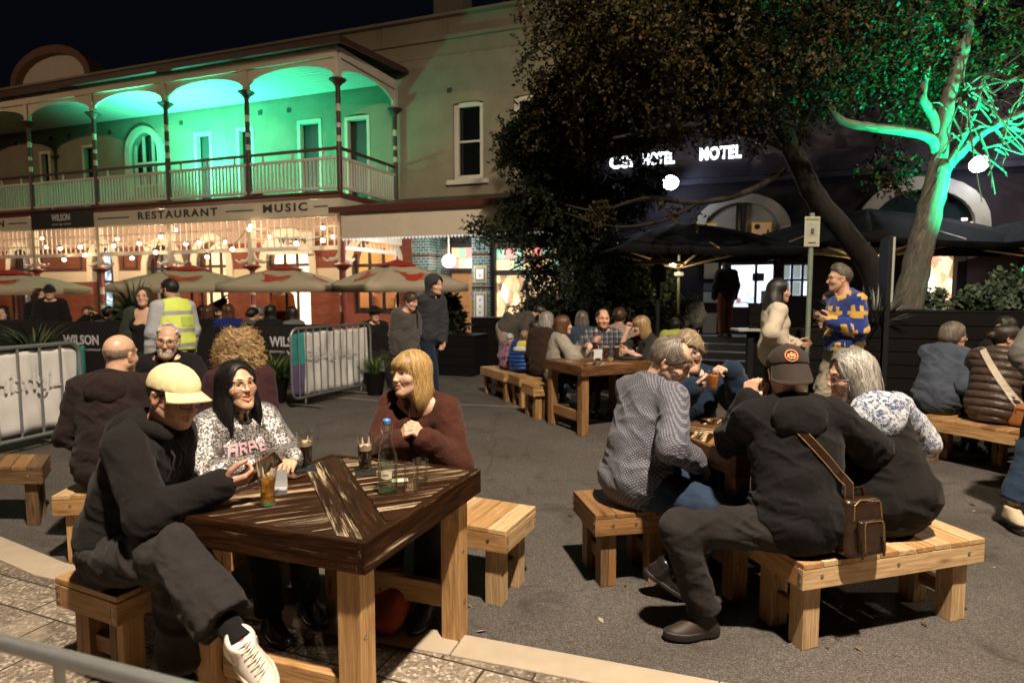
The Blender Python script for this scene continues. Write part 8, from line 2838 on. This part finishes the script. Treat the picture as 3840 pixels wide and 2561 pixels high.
S = person('person with big curly light brown hair in a maroon top seen from behind', (-1.86, 4.30, SEAT), h=128, s=.99, lean=8, head=(134, 4, 4),
           armL=D_(w=(-2.12, 4.5, .74), e=(-.3, 0, -1), n=(0, 0, -1)), armR=D_(w=(-1.92, 4.62, .74), e=(.2, -.2, -1), n=(0, 0, -1)), legL=D_(a=(-2.1, 4.6, .09), k=(-.5, .7, 1)), legR=D_(a=(-1.9, 4.7, .09), k=(0, 1, 1)),
           g=1.0, skin=SK_F, ft=D_(), hair=D_(style='curly', col=(.42, .275, .125), seed=91, r=1.12, n=2600, w=.0042), top=D_(mat=fabric('maroon_knit', (.050, .018, .022)), name='top', t=.02, hem=-.06, loose=.016), bottom=D_(mat=softblack), shoes=D_(mat=shoe_b), res=.010, lod=0)
# ------------------------------------------------------------------ walkers, standing pairs, right-hand group, middle group, beer garden
FAB = lambda n, c: fabric(n, c)
HC_ = D_(black=(.012, .010, .009), brown=(.06, .032, .016), auburn=(.12, .05, .022), grey=(.30, .28, .25), blond=(.36, .235, .10), dark=(.03, .02, .014), greybr=(.15, .125, .095), white=(.5, .47, .43))


def hr(style, c, seed, **k): return D_(style=style, col=HC_[c], seed=seed, mname=c, **k)


def stand(px, d, h, s=1.0, **k):
	x = (px - 1920) / FPX * d
	pos = (x, d, .93 * s)
	r, f, _ = uvw(h)
	st = k.pop('stride', 0); wid = k.pop('wid', .1)
	b = np.array((x, d, 0))
	lr = D_(a=b + r * wid + f * st + np.array((0, 0, .088 * s)), k=f); ll = D_(a=b - r * wid - f * st + np.array((0, 0, .088 * s)), k=f)
	sh_ = k.pop('fabshoe', shoe_b)
	return person(pos=pos, h=h, s=s, legR=k.pop('legR', lr), legL=k.pop('legL', ll), shoes=D_(mat=sh_, sole_mat=sole_b), standing=True, **k)


def sit(px, d, h, s=1.0, x=None, seat=.53, **k):
	x = (px - 1920) / FPX * d if x is None else x
	pos = np.array((x, d, seat)); r, f, _ = uvw(h)
	b = np.array((x, d, 0)) + f * .42 * s
	return person(pos=pos, h=h, s=s, legR=D_(a=b + r * .13 + np.array((0, 0, .088 * s)), k=f + np.array((0, 0, 1))), legL=D_(a=b - r * .13 + np.array((0, 0, .088 * s)), k=f + np.array((0, 0, 1))), shoes=D_(mat=shoe_b), **k)


dkj = D_(mat=softblack); den = D_(mat=denim)
# security guard and woman with glasses
vest_m = NT('hi_vis_vest'); c_ = vest_m.n('ShaderNodeAttribute', attribute_name='rest').outputs['Vector']; sp_ = vest_m.n('ShaderNodeSeparateXYZ'); vest_m.l(c_, sp_.inputs[0])
b1 = None
for zc in (.03, .20, .40):
	k_ = vest_m.math('LESS_THAN', vest_m.math('ABSOLUTE', vest_m.math('SUBTRACT', sp_.outputs[2], zc)), .024)
	b1 = k_ if b1 is None else vest_m.math('MAXIMUM', b1, k_)
vest_m.set(Base_Color=vest_m.mix(b1, (.60, .72, .12), (.30, .30, .29)), Roughness=.7)
S = stand(655, 7.2, 148, 1.01, label='person in a yellow hi vis vest seen from behind, standing beside the left barrier', lean=3, head=(165, 2, 0), g=1.18, sw=1.1, belly=.6, skin=(.42, .24, .15), ft=D_(male=1, fat=.5, stubble=.9),
          hair=[D_(style='short', col=HC_['black'], t=.006, seed=101, recede=1), D_(style='beard', col=HC_['black'], t=.008, seed=102)], top=D_(mat=FAB('pale_blue_shirt', (.42, .44, .47)), name='shirt', t=.017, hem=-.05, collar=.03, loose=.016), over=D_(mat=vest_m.m, name='vest', t=.032, hem=-.02, sleeve=0, neck=.015), bottom=dkj, res=.011, lod=1)
tb = []
fn = S['over_fn']
for z0, z1, x0, x1, m_ in ((.245, .355, -.02, .13, FAB('vest_pocket', (.50, .60, .12))),):
	n_ = 6; V = [S['P'] + S['rc'] * (x0 + (x1 - x0) * i / n_) + S['U2'] * (z0 + (z1 - z0) * j / n_) - S['fc'] * .4 for j in range(n_ + 1) for i in range(n_ + 1)]
	project('pocket', np.array(V), [(j * 7 + i, j * 7 + i + 1, j * 7 + i + 8, j * 7 + i + 7) for j in range(6) for i in range(6)], S['fc'], fn, m_, S['over'], .006)
S = stand(548, 7.5, -82, .95, label='person with wavy brown hair and glasses looking up beside the security guard', lean=2, head=(-78, -8, 0), skin=SK_P, bust=.9, g=1.05, ft=D_(old=.5, brow_col=(.08, .05, .03)), hair=hr('bob', 'brown', 103, len=.15, wide=.012, wave=.6, face_w=.068, lift=2.5),
          top=D_(mat=blackcloth2, name='top', t=.014, neck=.005, neck_tilt=1.4, hem=-.1), over=D_(mat=FAB('olive_jacket', (.035, .045, .032)), name='jacket', t=.026, hem=-.16, neck=.0, neck_tilt=3.0, loose=.02), bottom=dkj, res=.011, lod=1)
glasses(S['root'], S['HC'], S['HM'], S['s'], (.3, .28, .26), .026, .018, .0016)
# walking pair
S = stand(1512, 8.25, -42, .93, label='person in a mottled grey sweater walking with head bent, in front of the hooded figure', lean=10, head=(-32, 16, 0), skin=SK_P, g=1.10, bust=.7, belly=.5, stride=.16, ft=D_(old=1, male=.5, nose=1.05), hair=hr('short', 'brown', 111, t=.016, fwd=1.3, line=-.03, slen=.06),
          armR=D_(w=at(1475, 1395, 8.15), e=(-.3, .6, -.4)), armL=D_(w=at(1545, 1320, 8.1), e=(.5, .5, -.6)), top=D_(mat=print_mat('marl_knit', (.060, .052, .045), (.035, .030, .027), 60), name='sweater', t=.026, hem=-.16, cuff=1, loose=.02, amp=.008, blouse=.06), bottom=dkj, res=.011, lod=1)
mb = MB(); o = S['SB'] - S['rc'] * .12; mb.tube([o + S['U2'] * .075, o + S['fc'] * .10 + S['U2'] * .02 + S['rc'] * .03, o + S['fc'] * .17 - S['U2'] * .15 + S['rc'] * .05, o + S['fc'] * .19 - S['U2'] * .38 + S['rc'] * -.02], .012, 6); mb.build('bag_strap', blackcloth, S['root'], True)
S = stand(1612, 8.45, -34, 1.05, label='person in a dark grey hoodie with the hood up, walking behind the grey sweater', lean=4, head=(-30, 4, 0), skin=SK_P, stride=.18, ft=D_(male=1, nose=1.1, brow_col=(.06, .04, .03)), hair=None,
          armR=D_(w=at(1560, 1330, 8.5), e=(-.3, .6, -.4)), armL=D_(w=at(1660, 1318, 8.35), e=(.4, .5, -.6)), top=D_(mat=FAB('grey_hoodie', (.036, .036, .042)), name='hoodie', t=.026, hem=-.12, hood=1, cuff=1, loose=.02, amp=.010, blouse=.05), bottom=D_(mat=navy), res=.011, lod=1)
HM, HC, s_ = S['HM'], S['HC'], S['s']
def fhood(q):
	d = smin(ell(q, (0, -.02, .045), (.105, .125, .112)), ell(q, (0, -.03, -.08), (.095, .10, .12)), .05)
	d = np.maximum(d, -smin(ell(q, (0, -.01, .04), (.092, .115, .100)), ell(q, (0, .0, -.09), (.08, .10, .12)), .05))
	return smax(d, -ell(q, (0, .13, -.02), (.068, .10, .115)), .012)
V, Q = sdf_mesh(lambda q: fhood(q) + .003 * vnoise(q * 22, 3), (-.15, -.19, -.24), (.15, .16, .2), .008)
mk('raised_hood', (V * s_) @ HM.T.astype(np.float32) + HC.astype(np.float32), Q, FAB('grey_hoodie', (.036, .036, .042)), S['top'], True)
# cream sweater woman and blue-yellow jumper man
S = stand(2905, 6.55, -8, 1.0, label='person with long dark hair in a cream sweater talking by the street sign', lean=0, head=(-16, 0, 0), skin=(.50, .29, .18), bust=.35, ft=D_(brow_col=(.02, .014, .01)), hair=hr('long', 'black', 121, len=.46, wide=.040, cy=-.05, wave=.4, face_w=.074), armR=D_(w=at(2945, 1300, 6.35), e=(-.4, -.4, -.9), dir=(.9, .1, 0)), armL=D_(w=at(2985, 1290, 6.6), e=(-.2, .6, -.9), dir=(.9, 0, 0)),
          top=D_(mat=FAB('cream_fleece', (.60, .52, .41)), name='sweater', t=.020, hem=-.14, collar=.03, cuff=1, loose=.012, amp=.007, blouse=.05), bottom=dkj, res=.011, lod=1)
S = stand(3170, 6.5, 192, 1.08, label='person in a bright blue and yellow patterned jumper with quiff and glasses', lean=3, head=(166, 2, 0), skin=SK_P, sw=1.06, ft=D_(male=1, stubble=.5, nose=1.1), hair=hr('short', 'greybr', 122, t=.005, top=.014, line=.03, fwd=-1.2, part=0, slen=.045, n=1400, w=.0022, lift=2), armR=D_(w=at(3110, 1225, 6.75), e=(.6, .5, -.8), dir=(-.9, -.1, .2)), armL=D_(w=at(3115, 1205, 6.35), e=(.8, -.3, -.8), dir=(-.9, .1, .25), n=(.2, .7, .5)),
          legR=D_(a=(3.33, 6.75, .09), k=(-1, 0, 0)), legL=D_(a=(3.02, 6.38, .09), k=(-1, 0, 0)),
          top=D_(mat=jumper_mat(), name='jumper', t=.020, hem=-.12, cuff=1, loose=.016, amp=.010, blouse=.06), bottom=D_(mat=FAB('khaki_cotton', (.36, .31, .23)), t=.02, flare=.03, amp=.010), res=.010, lod=1)
glasses(S['root'], S['HC'], S['HM'], S['s'], (.012, .012, .012), .026, .016, .002)
wL = S['J']['aL'][2]
vessel('tumbler', 'small drink held by the person in the blue and yellow jumper', 'glass', wL + np.array((-.13, .03, .02)), [(.03, 0), (.032, .01), (.036, .09)], .04, darkale)

# right-hand group
S = sit(3530, 6.0, 28, 1.0, label='person with short light brown hair in a grey blue jacket on the right bench', lean=16, head=(-24, 4, 0), x=4.10, skin=SK_P, g=1.08, bust=.9, ft=D_(old=.6), hair=hr('bob', 'greybr', 131, len=.11, wide=.006, face_w=.066, lift=2, n=1200, w=.0028), armR=D_(w=(4.45, 5.95, .72), e=(-.4, -.6, -.8)), armL=D_(w=(4.5, 6.2, .75), e=(-.4, .6, -.8)),
		top=D_(mat=FAB('grey_blue_jacket', (.070, .085, .115)), t=.026, hem=-.12, collar=.03, cuff=1, loose=.02, amp=.012, blouse=.05), bottom=dkj, res=.011, lod=1)
glasses(S['root'], S['HC'], S['HM'], S['s'], (.02, .02, .02), .026, .018, .002)
S = sit(3650, 5.55, 32, .99, label='person with dark tied back hair in a brown puffer jacket with white bag strap', lean=12, head=(-20, 4, 0), x=4.30, skin=SK_P, g=1.08, ft=D_(old=.3), hair=hr('bun', 'dark', 132, t=.012), armR=D_(w=(4.72, 5.52, .84), e=(-.2, -.7, -.7), dir=(.9, .4, 0)), armL=D_(w=(4.6, 5.9, .84), e=(-.4, .6, -.8)),
		top=D_(mat=puffer_mat('brown_puffer', (.065, .042, .033)), t=.034, hem=-.10, collar=.04, cuff=1, loose=.022, amp=.005, blouse=.05), bottom=dkj, res=.010, lod=1)
glasses(S['root'], S['HC'], S['HM'], S['s'], (.02, .02, .02), .027, .018, .002)
fn = S['top_fn']; bagp = np.array((4.40, 5.30, .50))
a_ = S['SB'] - S['rc'] * .10 + S['U2'] * .06; V = []
n_ = 14
for i in range(n_ + 1):
	p = a_ + (bagp + np.array((-.05, -.0, .10)) - a_) * i / n_ - S['fc'] * .35
	w_ = nrm(np.cross(bagp - a_, S['fc'])) * .026
	V += [p - w_, p + w_]
project('bag_strap', np.array(V), [(2 * i, 2 * i + 1, 2 * i + 3, 2 * i + 2) for i in range(n_)], S['fc'], fn, FAB('white_strap', (.62, .54, .42)), S['root'], .008, .45)
bg_ = thing('handbag', 'tan leather handbag resting on the long right bench', 'bag', (bagp[0], bagp[1], .42))
AX2 = (nrm((.46, -.89, 0)), nrm((.89, .46, 0)), np.array((0, 0, 1.)))
V, Q = sdf_mesh(lambda p: rbox(p, bagp + np.array((.02, -.02, .03)), .15, .05, .095, .035, AX2) + .004 * vnoise(p * 18, 3), bagp - .3, bagp + .3, .009); mk('bag_body', V, Q, tanleather, bg_)
mb = MB(); c_ = bagp + np.array((.02, -.02, .05)) - AX2[1] * .055; mb.tube([c_ + AX2[0] * x + AX2[2] * z for x, z in ((-.08, .0), (-.08, .04), (.09, .04), (.09, -.05))], .004, 5); mb.build('pocket_seam', plain('dark_tan', (.12, .045, .015), .5), bg_, True)
S = sit(3805, 6.35, 208, .98, label='person with dark hair facing left across the table at the right edge', lean=4, head=(196, -2, 0), x=5.05, seat=.56, skin=SK_F, ft=D_(old=.3), hair=hr('short', 'dark', 133, t=.014, line=-.03, slen=.05), top=D_(mat=blackcloth, t=.02, hem=-.05), bottom=dkj, res=.014, lod=1)
S = stand(4010, 4.2, -98, 1.0, label='person in grey top, blue jeans and beige shoes cut off by the right edge', lean=2, skin=SK_F, ft=D_(), hair=hr('mid', 'brown', 134), legR=D_(a=(3.36, 4.12, .095), k=(0, -1, 0), toe=-100), armR=D_(w=(3.42, 3.95, 1.0), e=(-1, .6, -.2)), top=D_(mat=FAB('grey_knit', (.14, .13, .12)), t=.028, hem=-.1, loose=.02), bottom=D_(mat=denim, t=.018, flare=.03, upto=.86), fabshoe=plain('beige_suede', (.55, .43, .31), .8, 0, .1, 30, .2), res=.010, lod=1)

# middle group round the amber table
S = person('person in a grey jacket and dark face mask bending over the two children', (-.12, 9.7, .88), h=10, s=1.0, lean=52, curve=.6, head=(-5, 48, 0), skin=SK_P, ft=D_(male=1), hair=hr('short', 'black', 141, t=.016), armR=D_(w=(.32, 9.35, .80), e=(0, -.6, -.6)), armL=D_(w=(.42, 9.75, .80), e=(0, .6, -.6)), legR=D_(a=(-.20, 9.55, .09), k=(1, 0, 0)), legL=D_(a=(-.10, 9.95, .09), k=(1, 0, 0)),
           top=D_(mat=FAB('brown_grey_jacket', (.065, .055, .048)), t=.026, hem=-.08, loose=.02, amp=.009), bottom=D_(mat=FAB('beige_shorts', (.30, .25, .19)), name='shorts', t=.03, flare=.03, upto=.2), shoes=D_(mat=shoe_b), res=.013, lod=1)
HM, HC = S['HM'], S['HC']
V, Q = sdf_mesh(lambda q: np.maximum(smin(head_fn({})(q) - .005, ell(q, (0, .075, -.06), (.05, .045, .05)), .02), np.maximum(q[:, 2] + .015, -(q[:, 1] - .0))), (-.1, -.02, -.14), (.1, .16, .03), .008)
mk('face_mask', V @ HM.T.astype(np.float32) + HC.astype(np.float32), Q, blackcloth, S['root'], True)
S = sit(1945, 9.35, -20, .90, label='person with dark hair in a pink patterned top leaning over the puffer child', x=.10, lean=26, head=(-50, 26, 10), skin=SK_T, ft=D_(), hair=hr('bun', 'dark', 142), armR=D_(w=(.30, 9.0, .86), e=(-.3, -.5, -.7)), top=D_(mat=print_mat('pink_dark_knit', (.03, .025, .035), (.30, .10, .14), 6), t=.024, hem=-.06, loose=.02), bottom=D_(mat=FAB('lilac_trouser', (.15, .13, .19))), res=.013, lod=1)
S = sit(1960, 9.0, 80, .66, label='child in a blue puffer jacket with yellow hood, seen from behind', x=.17, seat=.50, lean=6, head=(70, 4, 0), skin=SK_F, ft=D_(), hair=hr('short', 'blond', 143, t=.02, line=-.03), top=D_(mat=puffer_mat('blue_puffer', (.010, .055, .26), 110), t=.045, hem=-.08, hood=1, hs=1.35, hood_mat=FAB('yellow_fleece', (.62, .48, .06)), loose=.03, amp=.004), bottom=dkj, res=.011, lod=1)
mb = MB(); ax_ = (S['rc'], S['fc'], S['U2']); mb.lathe([(.150, -.02), (.168, .0), (.165, .045), (.14, .06)], S['N'] - S['U2'] * .11, 20, 0, ax_); o_ = mb.build('white_yoke', FAB('white_nylon', (.6, .6, .6)), S['top'], True)
S = sit(1912, 9.3, 60, .58, label='small child in a pale knit hat beside the blue puffer child', x=-.05, seat=.50, lean=6, head=(80, 0, 0), skin=SK_F, ft=D_(), hair=None, top=D_(mat=print_mat('patch_knit', (.03, .03, .05), (.30, .12, .2), 9), t=.04, hem=-.06, loose=.02), bottom=D_(mat=FAB('lilac_trouser', (.15, .13, .19))), res=.012, lod=1)
V, Q = sdf_mesh(lambda q: smax(ell(q, (0, -.01, .045), (.095, .112, .10)), .03 + .3 * q[:, 1] - q[:, 2], .01), (-.12, -.14, -.1), (.12, .14, .17), .01)
mk('knit_hat', (V * S['s']) @ S['HM'].T.astype(np.float32) + S['HC'].astype(np.float32), Q, FAB('pale_knit', (.42, .45, .47)), S['root'], True)
sit(2040, 8.62, 62, .99, label='person with grey hair in a brown vest seen from behind at the middle table', x=.42, lean=8, head=(48, 4, 0), skin=SK_P, g=1.05, ft=D_(old=.6), hair=hr('mid', 'grey', 144, len=.19, wide=.006), top=D_(mat=FAB('brown_vest', (.035, .018, .011)), name='vest', t=.03, hem=-.10, loose=.018, amp=.008), bottom=den, res=.012, lod=1)
sit(2105, 7.9, 8, .96, label='person with shoulder length brown hair in a pale grey jacket facing right', x=.55, lean=7, head=(6, 0, 0), skin=SK_F, bust=.8, ft=D_(mouth=.3, smile=.4), hair=hr('mid', 'auburn', 145, len=.22, wide=.004, face_w=.07), armR=D_(w=(.93, 7.75, .87), e=(-.3, -.8, -.7), dir=(.6, .3, .6), pose='hold'), armL=D_(w=(1.0, 8.0, .85), e=(-.3, .6, -.8)), top=D_(mat=FAB('pale_linen', (.34, .31, .26)), t=.024, hem=-.12, collar=.03, cuff=1, loose=.02, amp=.010, sleeve=.8), bottom=dkj, res=.011, lod=1)
sit(2185, 9.3, 85, .97, label='person with a light grey bob and blue top, back turned behind the middle table', x=1.04, lean=6, head=(84, 0, 0), skin=SK_P, ft=D_(), hair=hr('bob', 'greybr', 146, len=.19, wide=.01), top=D_(mat=FAB('slate_top', (.035, .055, .085)), t=.022, hem=-.05), bottom=dkj, res=.014, lod=1)
sit(2255, 8.35, -92, 1.05, label='person with dark hair in a plaid shirt facing the camera at the middle table', x=1.20, lean=4, head=(-86, 2, 0), skin=(.62, .33, .22), g=1.08, ft=D_(male=1, old=.6, stubble=.3), hair=hr('short', 'dark', 147, t=.008, recede=1, line=.03), armR=D_(w=(1.02, 7.95, .95), e=(-.8, .2, -.8), dir=(.3, -.6, .3), pose='grip'), armL=D_(w=(1.45, 7.95, .84), e=(.8, .2, -.8)), top=D_(mat=plaid_mat(), name='shirt', t=.018, hem=-.08, collar=.03, cuff=1, loose=.016), bottom=den, res=.011, lod=1)
sit(2315, 9.2, 70, 1.02, label='person with curly dark hair in a floral shirt, back turned behind the plaid shirt', x=1.56, lean=6, head=(70, 0, 0), skin=SK_T, ft=D_(), hair=hr('short', 'brown', 148, t=.024, wave=.6), top=D_(mat=print_mat('floral_shirt', (.20, .22, .20), (.30, .14, .10), 14), name='shirt', t=.02, hem=-.05, collar=.03), bottom=dkj, res=.014, lod=1)
sit(2440, 7.95, 192, .98, label='person with long blonde hair resting chin on hand at the middle table', x=1.82, lean=14, head=(176, 10, 0), skin=SK_F, bust=.7, ft=D_(), hair=hr('mid', 'blond', 149, len=.24, wide=.004, bangs=1), armR=D_(w=(1.50, 8.1, 1.10), e=(.1, .1, -1), dir=(.2, -.1, 1), pose='fist'), armL=D_(w=(1.45, 7.75, .84), e=(.3, -.6, -.8), dir=(-.8, .5, 0)), top=D_(mat=FAB('dark_tee', (.03, .027, .027)), name='tee_shirt', t=.016, hem=-.06, sleeve=.0 + .01, loose=.01), bottom=dkj, res=.012, lod=1)
bench('stool', 'stool under the blonde woman at the middle table', (1.72, 7.75), (-.35, .93), .42, (.93, .35), .42, mats=[pine2, pine], seed=21)
sit(2538, 9.6, 80, .80, label='person in a lime green top half hidden behind the hand on chin blonde', x=2.50, lean=4, skin=SK_T, ft=D_(), hair=hr('short', 'black', 150, t=.03, line=-.04), top=D_(mat=FAB('lime_fleece', (.36, .46, .07)), t=.05, hem=-.08, loose=.03), bottom=dkj, res=.014, lod=1)
# at the tavern door
def on_step(px, d, h, s, zb, **k):
	x = (px - 1920) / FPX * d; r, f, _ = uvw(h); b = np.array((x, d, zb + .088 * s))
	return person(pos=(x, d, zb + .93 * s), h=h, s=s, legR=D_(a=b + r * .09, k=f), legL=D_(a=b - r * .09, k=f), shoes=D_(mat=shoe_b), standing=True, **k)
S = on_step(2605, 11.6, 110, .66, .40, label='child in a pale patterned hooded onesie with hands on hips on the entrance steps', lean=2, skin=SK_F, ft=D_(), hair=None, top=D_(mat=print_mat('spotted_fleece', (.55, .55, .53), (.12, .13, .13), 20), name='onesie', t=.04, hem=-.25, hood=1, hs=1.3, loose=.03), bottom=dkj, res=.014, lod=1)
V, Q = sdf_mesh(lambda q: smax(ell(q, (0, -.01, .03), (.108, .125, .125)), -ell(q, (0, .13, -.01), (.065, .09, .09)), .01), (-.14, -.16, -.14), (.14, .14, .19), .011)
mk('raised_hood', (V * S['s']) @ S['HM'].T.astype(np.float32) + S['HC'].astype(np.float32), Q, print_mat('spotted_fleece', (.55, .55, .53), (.12, .13, .13), 20), S['top'], True)
on_step(2722, 13.6, 95, 1.0, .58, label='person with brown hair in a dark jacket standing at the lit tavern doorway', lean=2, skin=SK_P, ft=D_(), hair=hr('mid', 'auburn', 152), top=D_(mat=blackcloth, t=.025, hem=-.14, loose=.02), bottom=D_(mat=FAB('rust_trouser', (.16, .06, .03))), res=.016, lod=2)

# beer garden behind the fences
n_ = [200]
def bg(px, d, h, top, hair_, style='short', sitting=True, s=1.0, label='', tops='jacket', skin=SK_P, **k):
	n_[0] += 1
	kw = D_(label=label, lean=k.pop('lean', 7), skin=skin, ft=D_(male=k.pop('male', 0)), hair=hr(style, hair_, n_[0], t=k.pop('ht', .014), **k.pop('hk', {})), top=D_(mat=top, name=tops, t=.024, hem=-.08, loose=.02), bottom=dkj, res=.017, lod=2, group=None)
	kw.update(k)
	return (sit if sitting else stand)(px, d, h, s, **kw)
S = bg(195, 10.9, -60, blackcloth, 'black', sitting=False, s=.99, male=1, label='person in a black cap and dark jacket standing under the left umbrella')
cap(S['root'], S['HC'], S['HM'], S['s'], blackcloth)
bg(140, 11.1, -20, blackcloth2, 'brown', 'bob', sitting=False, s=.95, label='person in dark clothes standing left of the black cap under the left umbrella')
bg(22, 11.4, -70, FAB('rust_top', (.14, .05, .03)), 'dark', 'mid', label='person sitting by the umbrella pole at the far left edge', skin=SK_F)
bg(345, 11.3, -85, blackcloth2, 'auburn', 'mid', label='person with auburn hair raising both hands to the face behind the left fence panel', armR=D_(w=at(325, 1190, 11.05), e=(-1, 0, -1), dir=(.4, 0, 1)), armL=D_(w=at(367, 1190, 11.05), e=(1, 0, -1), dir=(-.4, 0, 1)))
bg(397, 11.0, 100, FAB('grey_marl', (.10, .095, .10)), 'black', 'bun', label='person with dark pinned hair, back turned, right of the auburn hair')
bg(436, 10.8, 120, FAB('brown_knit', (.06, .04, .03)), 'greybr', 'bob', label='person with greying bob, back turned, left of the spiky yucca')
bg(772, 11.2, 95, blackcloth2, 'auburn', 'bob', label='person with light brown bob in black, back turned, right of the guard', tops='top')
bg(748, 11.7, 80, FAB('olive_knit', (.05, .05, .035)), 'dark', 'mid', label='person with dark hair half hidden behind the light brown bob')
bg(855, 11.0, 110, FAB('royal_blue', (.015, .03, .16)), 'auburn', 'mid', label='person with reddish hair in a royal blue top, back turned', s=1.05)
bg(832, 12.0, -80, FAB('plum_top', (.08, .03, .04)), 'dark', label='person raising a glass to the mouth above the royal blue top', s=1.1, male=1, armR=D_(w=at(838, 1130, 11.8), e=(-1, 0, -1), dir=(.2, 0, 1), pose='grip'))
bg(918, 10.9, 60, FAB('grey_green_top', (.10, .11, .10)), 'black', 'bun', label='person with dark top knot in a grey top leaning right', lean=14)
bg(968, 11.2, 100, FAB('tan_jacket', (.16, .11, .07)), 'grey', label='person with silver hair between the top knot and the long black hair', ht=.02)
bg(1008, 10.7, 95, blackcloth, 'black', 'long', label='person with long black hair and black coat, back turned by the umbrella pole', s=1.04)
bg(1108, 10.9, 150, FAB('silver_knit', (.17, .16, .16)), 'dark', 'long', label='person with long dark hair in a silver grey sweater near the centre barrier')
bg(1068, 14.3, -95, FAB('rust_shirt', (.30, .075, .02)), 'dark', sitting=False, male=1, s=1.05, label='person in a rust orange shirt standing at the lit pub doorway')
S = bg(1398, 10.6, -60, blackcloth, 'dark', label='person in a wide black hat sitting behind the right end of the centre barrier', s=1.02)
V, Q = sdf_mesh(lambda q: np.minimum(smax(ell(q, (0, -.01, .06), (.09, .108, .09)), -(q[:, 2] - .045), .01), ell(q, (0, -.01, .052), (.20, .21, .012))), (-.22, -.24, .0), (.22, .22, .17), .012)
mk('wide_hat', (V * S['s']) @ S['HM'].T.astype(np.float32) + S['HC'].astype(np.float32), Q, blackcloth, S['root'], True)
wp = HL(-.72, 3.75, 0)
x_ = (1402 - 1920) / FPX * wp[1]
person('person in a pink top behind the bar, seen through the lit pub window', (x_, wp[1], .93), h=20, s=1.02, lean=6, head=(10, 16, 0), skin=SK_F, ft=D_(), hair=hr('bun', 'blond', 230), legR=D_(a=(x_, wp[1] - .1, .09)), legL=D_(a=(x_, wp[1] + .1, .09)), top=D_(mat=FAB('pink_top', (.50, .24, .17)), t=.022, hem=-.08), bottom=dkj, shoes=D_(mat=shoe_b), standing=True, res=.018, lod=2)
